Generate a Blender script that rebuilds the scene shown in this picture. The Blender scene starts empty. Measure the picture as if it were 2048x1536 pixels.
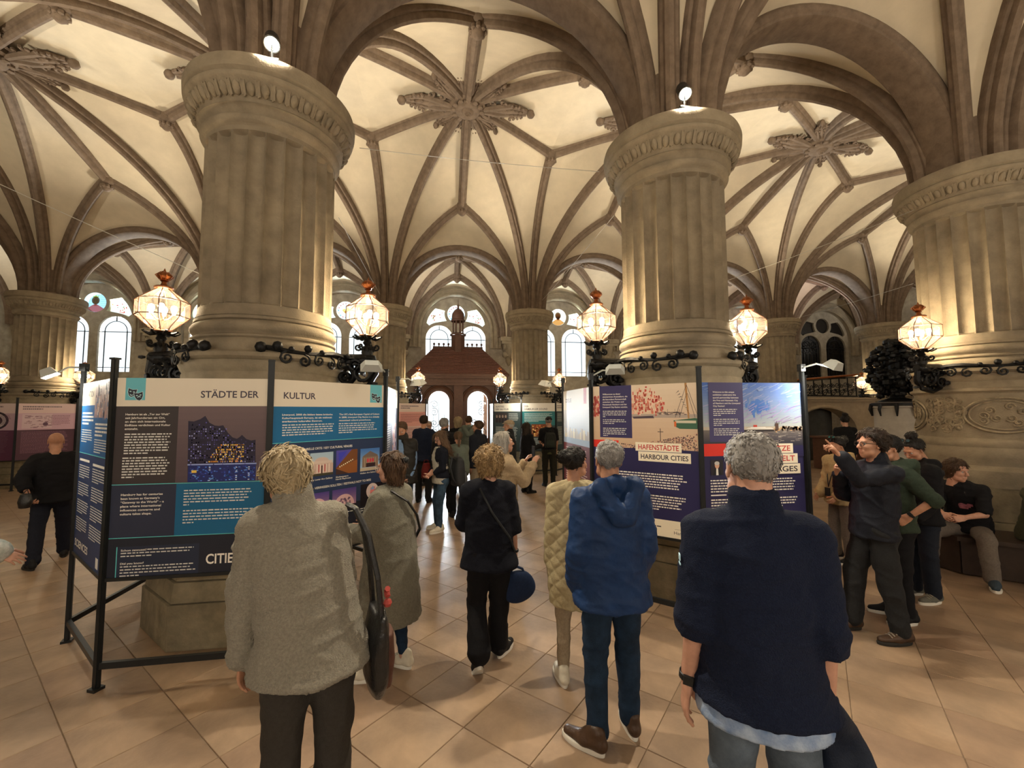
import bpy, bmesh, math, random
import numpy as np
from mathutils import Vector, Matrix, Euler
SC = bpy.context.scene
COL = SC.collection
PI = math.pi
random.seed(7)
# ---------------------------------------------------------------- camera, sky, exposure
cd = bpy.data.cameras.new('camera'); cam = bpy.data.objects.new('camera', cd); COL.objects.link(cam)
cd.sensor_width = 36.0; cd.lens = 36.0 * 840.2 / 2048.0; cd.clip_start = 0.05; cd.clip_end = 200
TH = 0.159
cam.matrix_world = (Matrix.Translation((1.9268, -4.9546, 2.0)) @ Matrix.Rotation(-TH, 4, 'Z')
                    @ Matrix.Rotation(PI / 2 + 0.066, 4, 'X') @ Matrix.Rotation(-0.004, 4, 'Z'))
SC.camera = cam
w = bpy.data.worlds.new('world'); SC.world = w; w.use_nodes = True
bg = w.node_tree.nodes['Background']; bg.inputs[0].default_value = (0.80, 0.92, 1.0, 1); bg.inputs[1].default_value = 1.15
SC.view_settings.view_transform = 'Standard'; SC.view_settings.look = 'None'; SC.view_settings.gamma = 1
SC.view_settings.use_curve_mapping = False
SC.view_settings.exposure = 0.75
SC.cycles.use_denoising = True
WARM = (1.0, 0.80, 0.54); UPW = (1.0, 0.89, 0.71)
S = 4.843; D = 9.316; YW = 14.2; ZC = 5.42      # bay width, nave depth, window wall, top of capitals
def light(name, kind, loc, power, col=WARM, size=0.1, aim=None, spot=None, blend=0.6):
    l = bpy.data.lights.new(name, kind); l.energy = power; l.color = col
    if kind in ('POINT', 'SPOT'): l.shadow_soft_size = size
    if kind == 'AREA': l.size = size
    if spot: l.spot_size = math.radians(spot); l.spot_blend = blend
    o = bpy.data.objects.new(name, l); COL.objects.link(o); o.location = loc
    if aim is not None: o.rotation_euler = (Vector(aim) - Vector(loc)).to_track_quat('-Z', 'Y').to_euler()
    return o
# added fill lights behind the visitor and floodlights on the capitals that wash the vaults
LIGHTS = []
# ---------------------------------------------------------------- materials
MATS = {}
def mat(name, col, rough=0.6, var=0.0, scale=6.0, bump=0.0, bscale=40.0, metal=0.0, col2=None, spec=0.35, emit=None, estr=0.0, sheen=0.0, stretch=None, stain=0.0):
    if name in MATS: return MATS[name]
    m = bpy.data.materials.new(name); m.use_nodes = True; nt = m.node_tree; N = nt.nodes; L = nt.links
    b = N['Principled BSDF']
    b.inputs['Roughness'].default_value = rough; b.inputs['Metallic'].default_value = metal
    b.inputs['Specular IOR Level'].default_value = spec
    if sheen: b.inputs['Sheen Weight'].default_value = sheen
    c = (*col, 1)
    tc = N.new('ShaderNodeTexCoord'); src = tc.outputs['Object']
    if stretch:
        mp = N.new('ShaderNodeMapping'); mp.inputs['Scale'].default_value = stretch; L.new(src, mp.inputs[0]); src = mp.outputs[0]
    n = N.new('ShaderNodeTexNoise'); n.inputs['Scale'].default_value = scale; n.inputs['Detail'].default_value = 5; n.inputs['Roughness'].default_value = 0.62
    L.new(src, n.inputs['Vector'])
    r = N.new('ShaderNodeValToRGB'); e = r.color_ramp.elements
    c2 = col2 if col2 else tuple(x * (1 - var) for x in col)
    c1 = col if col2 else tuple(min(1, x * (1 + var * 0.6)) for x in col)
    e[0].position = 0.32; e[0].color = (*c2, 1); e[1].position = 0.68; e[1].color = (*c1, 1)
    L.new(n.outputs['Fac'], r.inputs[0]); out = r.outputs[0]
    if stain:
        n3 = N.new('ShaderNodeTexNoise'); n3.inputs['Scale'].default_value = 0.9; n3.inputs['Detail'].default_value = 6; L.new(tc.outputs['Object'], n3.inputs['Vector'])
        r3 = N.new('ShaderNodeValToRGB'); r3.color_ramp.elements[0].position = 0.35; r3.color_ramp.elements[1].position = 0.6
        r3.color_ramp.elements[0].color = (1 - stain, 1 - stain, 1 - stain * 0.9, 1); r3.color_ramp.elements[1].color = (1, 1, 1, 1)
        mx = N.new('ShaderNodeMixRGB'); mx.blend_type = 'MULTIPLY'; mx.inputs[0].default_value = 1
        L.new(n3.outputs['Fac'], r3.inputs[0]); L.new(out, mx.inputs[1]); L.new(r3.outputs[0], mx.inputs[2]); out = mx.outputs[0]
    L.new(out, b.inputs['Base Color'])
    if bump:
        n2 = N.new('ShaderNodeTexNoise'); n2.inputs['Scale'].default_value = bscale; n2.inputs['Detail'].default_value = 4
        L.new(src, n2.inputs['Vector'])
        bp = N.new('ShaderNodeBump'); bp.inputs['Strength'].default_value = bump; bp.inputs['Distance'].default_value = 0.02
        L.new(n2.outputs['Fac'], bp.inputs['Height']); L.new(bp.outputs[0], b.inputs['Normal'])
    if emit:
        b.inputs['Emission Color'].default_value = (*emit, 1); b.inputs['Emission Strength'].default_value = estr
    MATS[name] = m; return m
def srgb(r, g, b):
    f = lambda c: (c / 255 / 12.92) if c / 255 <= 0.04045 else ((c / 255 + 0.055) / 1.055) ** 2.4
    return (f(r), f(g), f(b))
def glassmat(name, tint, gloss=0.12, attr=None, milk=0.0):
    if name in MATS: return MATS[name]
    m = bpy.data.materials.new(name); m.use_nodes = True; nt = m.node_tree; N = nt.nodes; L = nt.links
    N.remove(N['Principled BSDF']); o = N['Material Output']
    t = N.new('ShaderNodeBsdfTransparent'); t.inputs[0].default_value = (*tint, 1)
    g = N.new('ShaderNodeBsdfGlossy'); g.inputs['Roughness'].default_value = 0.08
    fr = N.new('ShaderNodeFresnel'); fr.inputs[0].default_value = 1.45
    ad = N.new('ShaderNodeMath'); ad.operation = 'MULTIPLY'; ad.inputs[1].default_value = gloss * 8
    mx = N.new('ShaderNodeMixShader'); L.new(fr.outputs[0], ad.inputs[0]); L.new(ad.outputs[0], mx.inputs[0])
    L.new(t.outputs[0], mx.inputs[1]); L.new(g.outputs[0], mx.inputs[2]); L.new(mx.outputs[0], o.inputs[0])
    if attr:
        a = N.new('ShaderNodeVertexColor'); a.layer_name = attr; L.new(a.outputs[0], t.inputs[0])
    if milk:
        tr = N.new('ShaderNodeBsdfTranslucent'); tr.inputs[0].default_value = (1, .95, .82, 1); mk = N.new('ShaderNodeMixShader'); mk.inputs[0].default_value = milk
        L.new(mx.outputs[0], mk.inputs[1]); L.new(tr.outputs[0], mk.inputs[2]); L.new(mk.outputs[0], o.inputs[0])
    MATS[name] = m; return m
def inkmat(name, rough):
    m = bpy.data.materials.new(name); m.use_nodes = True; N = m.node_tree.nodes; b = N['Principled BSDF']
    a = N.new('ShaderNodeVertexColor'); a.layer_name = 'Col'; m.node_tree.links.new(a.outputs[0], b.inputs['Base Color'])
    b.inputs['Roughness'].default_value = rough; b.inputs['Specular IOR Level'].default_value = 0.3
    MATS[name] = m; return m
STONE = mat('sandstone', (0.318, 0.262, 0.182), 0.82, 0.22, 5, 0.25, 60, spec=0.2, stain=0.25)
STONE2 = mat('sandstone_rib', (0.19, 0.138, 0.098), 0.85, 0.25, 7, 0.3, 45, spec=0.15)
WEB = mat('vault_plaster', (0.62, 0.53, 0.385), 0.9, 0.07, 3, 0.12, 30, spec=0.1, stain=0.1)
WALL = mat('ashlar', (0.40, 0.35, 0.27), 0.85, 0.25, 4, 0.3, 40, spec=0.2, stain=0.25)
CARVE = mat('carved_stone', (0.33, 0.268, 0.18), 0.85, 0.35, 12, 0.6, 25, spec=0.2)
PLINTH = mat('plinth_stone', (0.30, 0.25, 0.16), 0.8, 0.3, 6, 0.4, 30, spec=0.2, stain=0.35)
WOOD = mat('dark_oak', (0.085, 0.035, 0.02), 0.5, 0.35, 8, 0.2, 30, stretch=(1, 1, 6), spec=0.4)
IRON = mat('wrought_iron', (0.012, 0.012, 0.013), 0.45, 0.3, 20, 0.2, 80, metal=0.6, spec=0.5)
COPPER = mat('copper', (0.42, 0.16, 0.065), 0.32, 0.25, 15, metal=1.0)
BLACK = mat('black_aluminium', (0.018, 0.02, 0.022), 0.4, 0.1, 20, metal=0.3)
BULB = mat('bulb', (1, 0.9, 0.7), 0.5, emit=(1.0, 0.86, 0.62), estr=30)
LED = mat('spot_lens', (1, 1, 0.95), 0.5, emit=(1.0, 0.93, 0.78), estr=120)
GLASS = glassmat('clear_glass', (0.93, 0.95, 0.93))
LGLASS = glassmat('lantern_glass', (0.97, 0.95, 0.88), 0.05, milk=.03)
FRAMEM = mat('lantern_copper', (0.13, 0.05, 0.022), 0.4, 0.25, 15, metal=.7)
SGLASS = glassmat('stained_glass', (1, 1, 1), 0.05, 'Col')
LEAD = mat('window_bar', (0.02, 0.02, 0.025), 0.5)
WHITE = mat('white_plastic', (0.6, 0.6, 0.58), 0.5)
INK = inkmat('print', 0.45)
PAPER = mat('panel_board', (0.62, 0.60, 0.55), 0.55)
# ---------------------------------------------------------------- mesh helpers
class MB:
    def __init__(s): s.v = []; s.f = []; s.c = []; s.mi = []
    def add(s, vs, fs, col=None, mi=0):
        o = len(s.v); s.v += [tuple(p) for p in vs]
        for f in fs: s.f.append(tuple(i + o for i in f)); s.c.append(col); s.mi.append(mi)
    def box(s, c, d, rz=0.0, col=None, M=None, mi=0):
        x, y, z = d[0] / 2, d[1] / 2, d[2] / 2
        vs = [Vector((i * x, j * y, k * z)) for i in (-1, 1) for j in (-1, 1) for k in (-1, 1)]
        R = M if M else Matrix.Rotation(rz, 3, 'Z')
        s.add([R @ v + Vector(c) for v in vs], [(0, 1, 3, 2), (4, 6, 7, 5), (0, 4, 5, 1), (2, 3, 7, 6), (0, 2, 6, 4), (1, 5, 7, 3)], col, mi)
    def bar(s, a, b, w, h=None, mi=0):
        a = Vector(a); b = Vector(b); d = b - a; L = d.length
        if L < 1e-6: return
        q = d.to_track_quat('X', 'Z').to_matrix()
        s.box((a + b) / 2, (L, w, h or w), M=q, mi=mi)
    def lathe(s, prof, n=32, c=(0, 0, 0), a0=0.0, a1=2 * PI, mi=0, rfun=None):
        full = abs(a1 - a0 - 2 * PI) < 1e-6; m = n if full else n + 1
        o = len(s.v); k = len(prof)
        for j in range(m):
            a = a0 + (a1 - a0) * j / n
            for r, z in prof:
                rr = rfun(r, z, a) if rfun else r
                s.v.append((c[0] + rr * math.cos(a), c[1] + rr * math.sin(a), c[2] + z))
        for j in range(n):
            j2 = (j + 1) % m
            for i in range(k - 1):
                s.f.append((o + j * k + i, o + j2 * k + i, o + j2 * k + i + 1, o + j * k + i + 1)); s.c.append(None); s.mi.append(mi)
    def tube(s, pts, r, n=8, cap=True, mi=0, flat=None):
        pts = [Vector(p) for p in pts]; m = len(pts)
        if not hasattr(r, '__len__'): r = [r] * m
        o = len(s.v); up = Vector((0, 0, 1)); prev = None
        for i, p in enumerate(pts):
            t = (pts[min(i + 1, m - 1)] - pts[max(i - 1, 0)]).normalized()
            if prev is None:
                u = t.cross(up)
                if u.length < 0.05: u = t.cross(Vector((0, 1, 0)))
            else: u = prev - t * prev.dot(t)
            u.normalize(); prev = u; v = t.cross(u)
            for j in range(n):
                a = 2 * PI * j / n
                s.v.append(tuple(p + (u * math.cos(a) * (flat or 1) + v * math.sin(a)) * r[i]))
        for i in range(m - 1):
            for j in range(n):
                s.f.append((o + i * n + j, o + i * n + (j + 1) % n, o + (i + 1) * n + (j + 1) % n, o + (i + 1) * n + j)); s.c.append(None); s.mi.append(mi)
        if cap:
            s.f.append(tuple(o + j for j in range(n - 1, -1, -1))); s.c.append(None); s.mi.append(mi)
            s.f.append(tuple(o + (m - 1) * n + j for j in range(n))); s.c.append(None); s.mi.append(mi)
    def ball(s, c, r, n=8, mi=0):
        if not hasattr(r, '__len__'): r = (r, r, r)
        o = len(s.v); k = n // 2
        for i in range(k + 1):
            t = PI * i / k
            for j in range(n):
                a = 2 * PI * j / n
                s.v.append((c[0] + r[0] * math.sin(t) * math.cos(a), c[1] + r[1] * math.sin(t) * math.sin(a), c[2] + r[2] * math.cos(t)))
        for i in range(k):
            for j in range(n):
                s.f.append((o + i * n + j, o + (i + 1) * n + j, o + (i + 1) * n + (j + 1) % n, o + i * n + (j + 1) % n)); s.c.append(None); s.mi.append(mi)
    def sweep(s, prof, path, side, down, closed=True, cap=True, mi=0):
        o = len(s.v); k = len(prof); m = len(path)
        for p, a, b in zip(path, side, down):
            for x, y in prof: s.v.append(tuple(Vector(p) + a * x + b * y))
        for i in range(m - 1):
            for j in range(k if closed else k - 1):
                s.f.append((o + i * k + j, o + i * k + (j + 1) % k, o + (i + 1) * k + (j + 1) % k, o + (i + 1) * k + j)); s.c.append(None); s.mi.append(mi)
        if cap and closed:
            s.f.append(tuple(o + j for j in range(k - 1, -1, -1))); s.c.append(None); s.mi.append(mi)
            s.f.append(tuple(o + (m - 1) * k + j for j in range(k))); s.c.append(None); s.mi.append(mi)
    def prism(s, poly, z0, z1, M=None, col=None, mi=0):
        n = len(poly); vs = [Vector((x, y, z0)) for x, y in poly] + [Vector((x, y, z1)) for x, y in poly]
        if M: vs = [M @ v for v in vs]
        s.add(vs, [tuple(range(n - 1, -1, -1)), tuple(range(n, 2 * n))] + [(i, (i + 1) % n, n + (i + 1) % n, n + i) for i in range(n)], col, mi)
    def mesh(s, name, smooth=None):
        me = bpy.data.meshes.new(name); me.from_pydata(s.v, [], s.f)
        if any(c is not None for c in s.c):
            at = me.color_attributes.new('Col', 'FLOAT_COLOR', 'CORNER'); dat = np.ones((len(me.loops), 4), np.float32); i = 0
            for f, c in zip(s.f, s.c):
                dat[i:i + len(f), :3] = c if c is not None else (1, 1, 1); i += len(f)
            at.data.foreach_set('color', dat.ravel())
        if any(s.mi): me.polygons.foreach_set('material_index', s.mi)
        if smooth is not None:
            me.polygons.foreach_set('use_smooth', [True] * len(me.polygons))
            if smooth < 179: me.set_sharp_from_angle(angle=math.radians(smooth))
        me.update(); return me
    def build(s, name, m, parent=None, smooth=None, loc=None, kind=None):
        me = s.mesh(name, smooth)
        for x in (m if isinstance(m, (list, tuple)) else [m]): me.materials.append(x)
        return obj(name, me, parent, loc, kind)
def obj(name, me, parent=None, loc=None, kind=None):
    o = bpy.data.objects.new(name, me); COL.objects.link(o)
    if parent: o.parent = parent
    if loc is not None: o.location = loc
    if kind: o['kind'] = kind
    return o
def empty(name, loc=(0, 0, 0), rz=0.0): 
    o = bpy.data.objects.new(name, None); COL.objects.link(o); o.location = loc; o.rotation_euler = (0, 0, rz); o.empty_display_size = 0.2; return o
def tag(o, label, cat, group=None):
    o['label'] = label; o['category'] = cat
    if group: o['group'] = group
    return o
def copy_tree(o, parent=None, loc=None, rz=None):
    c = o.copy(); COL.objects.link(c); c.parent = parent
    if loc is not None: c.location = loc
    if rz is not None: c.rotation_euler = (0, 0, rz)
    for ch in o.children: copy_tree(ch, c)
    return c
def shape2d(outer, holes, depth, bevel=0.0):
    """flat plate with holes in x-z, thickness depth along +y from 0"""
    cu = bpy.data.curves.new('plate', 'CURVE'); cu.dimensions = '2D'; cu.fill_mode = 'BOTH'; cu.extrude = depth / 2
    for pts in [outer] + holes:
        sp = cu.splines.new('POLY'); sp.points.add(len(pts) - 1)
        for p, q in zip(sp.points, pts): p.co = (q[0], q[1], 0, 1)
        sp.use_cyclic_u = True
    o = bpy.data.objects.new('plate', cu); COL.objects.link(o)
    dg = bpy.context.evaluated_depsgraph_get(); me = bpy.data.meshes.new_from_object(o.evaluated_get(dg))
    bpy.data.objects.remove(o); bpy.data.curves.remove(cu)
    n = len(me.vertices); co = np.empty(n * 3, np.float32); me.vertices.foreach_get('co', co); co = co.reshape(-1, 3)
    out = np.stack([co[:, 0], depth / 2 - co[:, 2], co[:, 1]], 1); me.vertices.foreach_set('co', out.ravel()); me.update(); return me
def arc(cx, cz, r, a0, a1, n): return [(cx + r * math.cos(a0 + (a1 - a0) * i / n), cz + r * math.sin(a0 + (a1 - a0) * i / n)) for i in range(n + 1)]
def spiral(c, r0, r1, turns, a0, n=18):
    return [(c[0] + (r0 + (r1 - r0) * i / n) * math.cos(a0 + turns * 2 * PI * i / n), c[1] + (r0 + (r1 - r0) * i / n) * math.sin(a0 + turns * 2 * PI * i / n)) for i in range(n + 1)]
# ================================================================ FLOOR
fl = MB(); fl.box((4, -0.5, -0.088), (64, 34, 0.16)); floor = fl.build('floor', mat('floor_mortar', (0.29, 0.21, 0.14), 0.8, 0.2, 20), kind='structure')
SLAB = mat('floor_slab', (0.33, 0.225, 0.145), 0.42, 0.28, 3.5, 0.12, 25, spec=0.4, stain=0.22)
HD = 0.3545                                          # half diagonal of a square slab laid cornerwise
def slab_mesh(k):
    rr = random.Random(k); g = 0.003; h = HD - g; t = 0.0
    m = MB(); b = 0.003
    top = [(0, -h + b), (h - b, 0), (0, h - b), (-h + b, 0)]; bot = [(0, -h), (h, 0), (0, h), (-h, 0)]
    m.add([(x, y, 0) for x, y in top] + [(x, y, -0.003) for x, y in bot] + [(x, y, -0.012) for x, y in bot],
          [(0, 1, 2, 3)] + [(i, 4 + i, 4 + (i + 1) % 4, (i + 1) % 4) for i in range(4)] + [(4 + i, 8 + i, 8 + (i + 1) % 4, 4 + (i + 1) % 4) for i in range(4)])
    me = m.mesh('floor_slab'); return me
SLABS = []
base_cols = [(0.33, 0.225, 0.145), (0.35, 0.24, 0.155), (0.31, 0.21, 0.135), (0.34, 0.235, 0.155), (0.325, 0.215, 0.14)]
for k, c in enumerate(base_cols):
    me = slab_mesh(k); me.materials.append(mat('floor_slab_%d' % k, c, 0.40 + 0.03 * k, 0.26, 3.0, 0.12, 25, spec=0.4, stain=0.2)); SLABS.append(me)
cells = []
for i in range(-60, 90):
    for j in range(-20, 44):
        x = 2.06 + HD * i; y = -2.13 + HD * j + HD
        if (i + j) % 2: continue
        if -16 < x < 24 and -4.6 < y < 13.9:
            dx, dy = x - 1.927, y + 4.955
            X = dx * math.cos(TH) - dy * math.sin(TH); Y = dx * math.sin(TH) + dy * math.cos(TH)
            if Y > 1.6 and abs(X) / Y < 1.42: cells.append((Y, x, y))
cells.sort()
rest = MB()
for n, (Y, x, y) in enumerate(cells):
    if n < 295:
        o = obj('floor_slab', SLABS[random.randrange(5)], floor, (x, y, random.uniform(-0.0012, 0.0)))
    else:
        h = HD - 0.004; rest.add([(x, y - h, 0), (x + h, y, 0), (x, y + h, 0), (x - h, y, 0)], [(0, 1, 2, 3)])
rest.build('far_floor_slabs', SLAB, floor, kind='stuff')
# ================================================================ VAULTS
ceiling = empty('ceiling'); ceiling['kind'] = 'structure'
RIBP = [(x * .9, y * .95) for x, y in [(-.135, -.06), (-.135, .05), (-.115, .085), (-.075, .095), (-.075, .145), (-.055, .19), (0, .215), (.055, .19), (.075, .145), (.075, .095), (.115, .085), (.135, .05), (.135, -.06)]]
def rib_pts(c, e, z1, phim, n=16, r0=0.42, z0=ZC):
    c = Vector((*c, 0)); e = Vector((*e, 0)); d = (e - c).normalized(); a = c + d * r0; out = []
    pm = math.radians(phim)
    for i in range(n + 1):
        t = (i / n) ** 0.85 * pm
        u = (1 - math.cos(t)) / (1 - math.cos(pm)); zz = math.sin(t) / math.sin(pm)
        p = a.lerp(e, u); p.z = z0 + (z1 - z0) * zz; out.append(p)
    return out
def rib_mesh(pts, prof=RIBP, sc=1.0):
    m = MB(); side = []; down = []; n = len(pts)
    pl = (pts[-1] - pts[0]); pl.z = 0; pl.normalize(); sv = pl.cross(Vector((0, 0, 1)))
    for i in range(n):
        t = (pts[min(i + 1, n - 1)] - pts[max(i - 1, 0)]).normalized(); d = sv.cross(t)
        if d.z > 0.2 or (abs(d.z) < 0.2 and d.dot(pl) < 0): d = -d
        side.append(sv); down.append(d)
    m.sweep([(x * sc, y * sc) for x, y in prof], pts, side, down); return m.mesh('rib', 40)
def patch(m, c1, c2, ns, bulge):
    n = len(c1); o = len(m.v)
    for i in range(n):
        for j in range(ns + 1):
            s = j / ns; p = c1[i].lerp(c2[i], s); p.z += bulge * math.sin(PI * s) * min(1, 2 * i / n); m.v.append(tuple(p))
    for i in range(n - 1):
        for j in range(ns):
            k = o + i * (ns + 1) + j; m.f.append((k, k + 1, k + ns + 2, k + ns + 1)); m.c.append(None); m.mi.append(0)
ZB, ZJ, ZT = 9.42, 8.45, 9.28
def bay_meshes(d, ya, yb, zb, zj, zt, tj, oy=0.0):
    """one bay between x=0..S, depth d; returns web mesh and list of (mesh) ribs, local origin at bay corner"""
    web = MB(); ribs = []; R = 2.15; mx, my = S / 2, d / 2
    for sx in (0, 1):
        for sy in (0, 1):
            cx, cy = S * sx, d * sy
            jy = tj if sy == 0 else d - tj
            Dg = rib_pts((cx, cy), (mx, my), zb, 80)
            T = rib_pts((cx, cy), (mx, jy), zj, 66)
            j2 = my - oy if sy == 0 else my + oy; Tr = rib_pts((cx, cy), (cx, j2), zt, 78)
            yo = ya if sy == 0 else d - yb
            A = []
            n = 16
            for i in range(n + 1):
                a = PI / 2 * (i / n) ** 0.85; x = mx + (-1 if sx == 0 else 1) * R * math.cos(a); A.append(Vector((x, yo, ZC + 0.08 + R * math.sin(a))))
            patch(web, A, T, 6, 0.03); patch(web, T, Dg, 7, 0.10); patch(web, Dg, Tr, 7, 0.08)
            ribs += [rib_mesh(Dg), rib_mesh(T, sc=0.9)]
            if sx == 0: ribs.append(rib_mesh(Tr))
    ridge = [((mx, tj, zj), (mx, my, zb)), ((mx, d - tj, zj), (mx, my, zb))]
    for q in ((-oy, oy) if oy else (0,)): ridge += [((0, my + q, zt), (mx, my, zb)), ((S, my + q, zt), (mx, my, zb))]
    for a, b in ridge:
        a, b = Vector(a), Vector(b); pts = [a.lerp(b, i / 8) + Vector((0, 0, 0.05 * math.sin(PI * i / 8))) for i in range(9)]; ribs.append(rib_mesh(pts))
    if oy:
        for cx in (0, S): patch(web, [Vector((cx, my - oy, zt)).lerp(Vector((mx, my, zb)), i / 8) for i in range(9)], [Vector((cx, my + oy, zt)).lerp(Vector((mx, my, zb)), i / 8) for i in range(9)], 6, 0.05)
    wm = web.mesh('vault_web', 30); wm.materials.append(WEB)
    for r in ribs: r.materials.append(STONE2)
    return wm, ribs
# carved leaf bracket between the ribs of a keystone, foliage boss and small bosses
def leaf_bracket():
    m = MB()
    for sgn in (-1, 1):
        m.tube([(0.30 + 0.0, 0.03 * sgn, -0.10), (0.55, 0.10 * sgn, -0.06), (0.85, 0.13 * sgn, 0.0), (1.12, 0.06 * sgn, 0.0)], [0.05, 0.06, 0.05, 0.035], 6)
        for k, (r, a) in enumerate(((0.48, 0.19), (0.68, 0.21), (0.88, 0.19), (1.02, 0.14))):
            pts = [(r + 0.075 * (1 - i / 14) * math.cos(1.8 * PI * i / 14 + 2.2), sgn * (a + 0.075 * (1 - i / 14) * math.sin(1.8 * PI * i / 14 + 2.2)), -0.05 + 0.02 * (k % 2)) for i in range(14)]
            m.tube(pts, 0.026, 5)
        for k in range(5): m.ball((0.4 + 0.15 * k, sgn * (0.05 + 0.02 * (k % 2)), -0.05), (0.05, 0.035, 0.04), 6)
    m.ball((1.20, 0, -0.02), (0.085, 0.085, 0.08), 8)
    m.tube([(0.2, 0, -0.03), (0.7, 0, -0.02), (1.15, 0, 0.02)], [0.08, 0.07, 0.04], 8)
    me = m.mesh('leaf_bracket', 50); me.materials.append(STONE2); return me
LEAFB = leaf_bracket()
def boss_mesh():
    m = MB(); m.lathe([(0.0, -0.20), (0.06, -0.21), (0.10, -0.19), (0.13, -0.15), (0.20, -0.17), (0.26, -0.14), (0.28, -0.08), (0.34, -0.09), (0.39, -0.05), (0.40, 0.06), (0.34, 0.20), (0.0, 0.22)], 24)
    for k in range(12):
        a = k * PI / 6; m.ball((0.30 * math.cos(a), 0.30 * math.sin(a), -0.12), (0.065, 0.065, 0.05), 6)
    for k in range(6):
        a = k * PI / 3; m.tube([(0.05 * math.cos(a + t), 0.05 * math.sin(a + t), -0.20 - 0.01 * t) for t in (0, 0.5, 1, 1.5)], 0.02, 5)
    me = m.mesh('keystone_boss', 45); me.materials.append(STONE2); return me
BOSS = boss_mesh()
def knob_mesh():
    m = MB(); m.lathe([(0, -0.30), (0.05, -0.29), (0.10, -0.24), (0.12, -0.17), (0.10, -0.12), (0.15, -0.09), (0.17, -0.02), (0.16, 0.08), (0, 0.1)], 14)
    for k in range(8):
        a = k * PI / 4; m.ball((0.11 * math.cos(a), 0.11 * math.sin(a), -0.17), (0.05, 0.05, 0.06), 6)
    me = m.mesh('pendant_boss', 45); me.materials.append(STONE2); return me
KNOB = knob_mesh()
main = bay_meshes(D, 0.20, 0.20, ZB, ZJ, ZT, 1.51, 1.45)
aisle = bay_meshes(YW - D, 0.20, -0.06, 8.30, 7.95, 7.95, 1.15)
def join_ribs(ribs):
    v = []; f = []
    for r in ribs:
        o = len(v); v += [tuple(q.co) for q in r.vertices]; f += [tuple(i + o for i in p.vertices) for p in r.polygons]
    me = bpy.data.meshes.new('outer_ribs'); me.from_pydata(v, [], f); me.polygons.foreach_set('use_smooth', [True] * len(f)); me.set_sharp_from_angle(angle=.7); me.materials.append(STONE2); return me
JOINED = {}
def place_bay(ms, x, y, d, zb, zj, zt, tj, brackets, joined=False):
    wm, ribs = ms
    obj('vault_web', wm, ceiling, (x, y, 0))
    if joined:
        if id(ms) not in JOINED: JOINED[id(ms)] = join_ribs(ribs)
        obj('outer_ribs', JOINED[id(ms)], ceiling, (x, y, 0), kind='stuff')
    else:
        for r in ribs: obj('rib', r, ceiling, (x, y, 0))
    b = obj('keystone_boss', BOSS, ceiling, (x + S / 2, y + d / 2, zb - 0.14)); b.scale = (1.12, 1.12, 1.0) if brackets else (.6, .6, .7)
    if brackets:
        for k in range(10):
            a = [0, 76, 104, 180, 134, 256, 284, 46, 226, 314][k]
            l = obj('leaf_bracket', LEAFB, ceiling, (x + S / 2, y + d / 2, zb - 0.05)); l.rotation_euler = (0, 0.06, math.radians(a))
            l.scale = (1.28, 1.1, 1.3) if a in (0, 180) else (0.92, 0.72, 1.1)
    for px, py, pz in ((S / 2, tj, zj), (S / 2, d - tj, zj)) + (((0, d / 2 - 1.45, zt), (0, d / 2 + 1.45, zt)) if d > 6 else ((0, d / 2, zt),)):
        obj('pendant_boss', KNOB, ceiling, (x + px, y + py, pz - 0.08))
for i in range(-3, 5): place_bay(main, i * S, 0, D, ZB, ZJ, ZT, 1.51, i in (-2, -1, 0, 1, 2))
for i in range(-3, 5): place_bay(main, i * S, -D, D, ZB, ZJ, ZT, 1.51, False, i not in (-1, 0, 1, 2))
for i in range(-3, 5): place_bay(aisle, i * S, D, YW - D, 8.30, 7.95, 7.95, 1.15, False, i == 4)
# arcade arches
ARP = [(0, -.19), (0, .19), (.02, .225), (.055, .23), (.07, .255), (.11, .27), (.155, .26), (.18, .23), (.21, .22), (.21, -.22), (.18, -.23), (.155, -.26), (.11, -.27), (.07, -.255), (.055, -.23), (.02, -.225)]
def arch_mesh(R=1.97, zc=ZC + 0.08, prof=ARP, n=40):
    m = MB(); path = []; s1 = []; d1 = []
    for i in range(n + 1):
        a = PI - PI * i / n; rad = Vector((math.cos(a), 0, math.sin(a))); path.append(Vector((S / 2, 0, zc)) + rad * R); s1.append(rad); d1.append(Vector((0, 1, 0)))
    m.sweep(prof, path, s1, d1)
    for x in (S / 2 - R, S / 2 + R):                      # stilted feet
        sg = -1 if x < S / 2 else 1
        m.sweep(prof, [Vector((x, 0, ZC)), Vector((x, 0, zc))], [Vector((sg, 0, 0))] * 2, [Vector((0, 1, 0))] * 2)
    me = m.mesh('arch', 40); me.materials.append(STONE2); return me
ARCH = arch_mesh()
for i in range(-3, 5):
    for y in (0, D): obj('arch', ARCH, ceiling, (i * S, y, 0))
# solid cores above the capitals
core = MB(); core.lathe([(0.0, ZC), (0.60, ZC), (0.58, ZC + .08), (0.52, ZC + 0.12), (0.50, ZC + 1.5), (0.62, ZC + 2.2), (0.0, ZC + 2.2)], 20)
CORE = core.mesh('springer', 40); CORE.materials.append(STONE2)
for i in range(-3, 6):
    for y in (0, D): obj('springer', CORE, ceiling, (i * S, y, 0))
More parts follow.
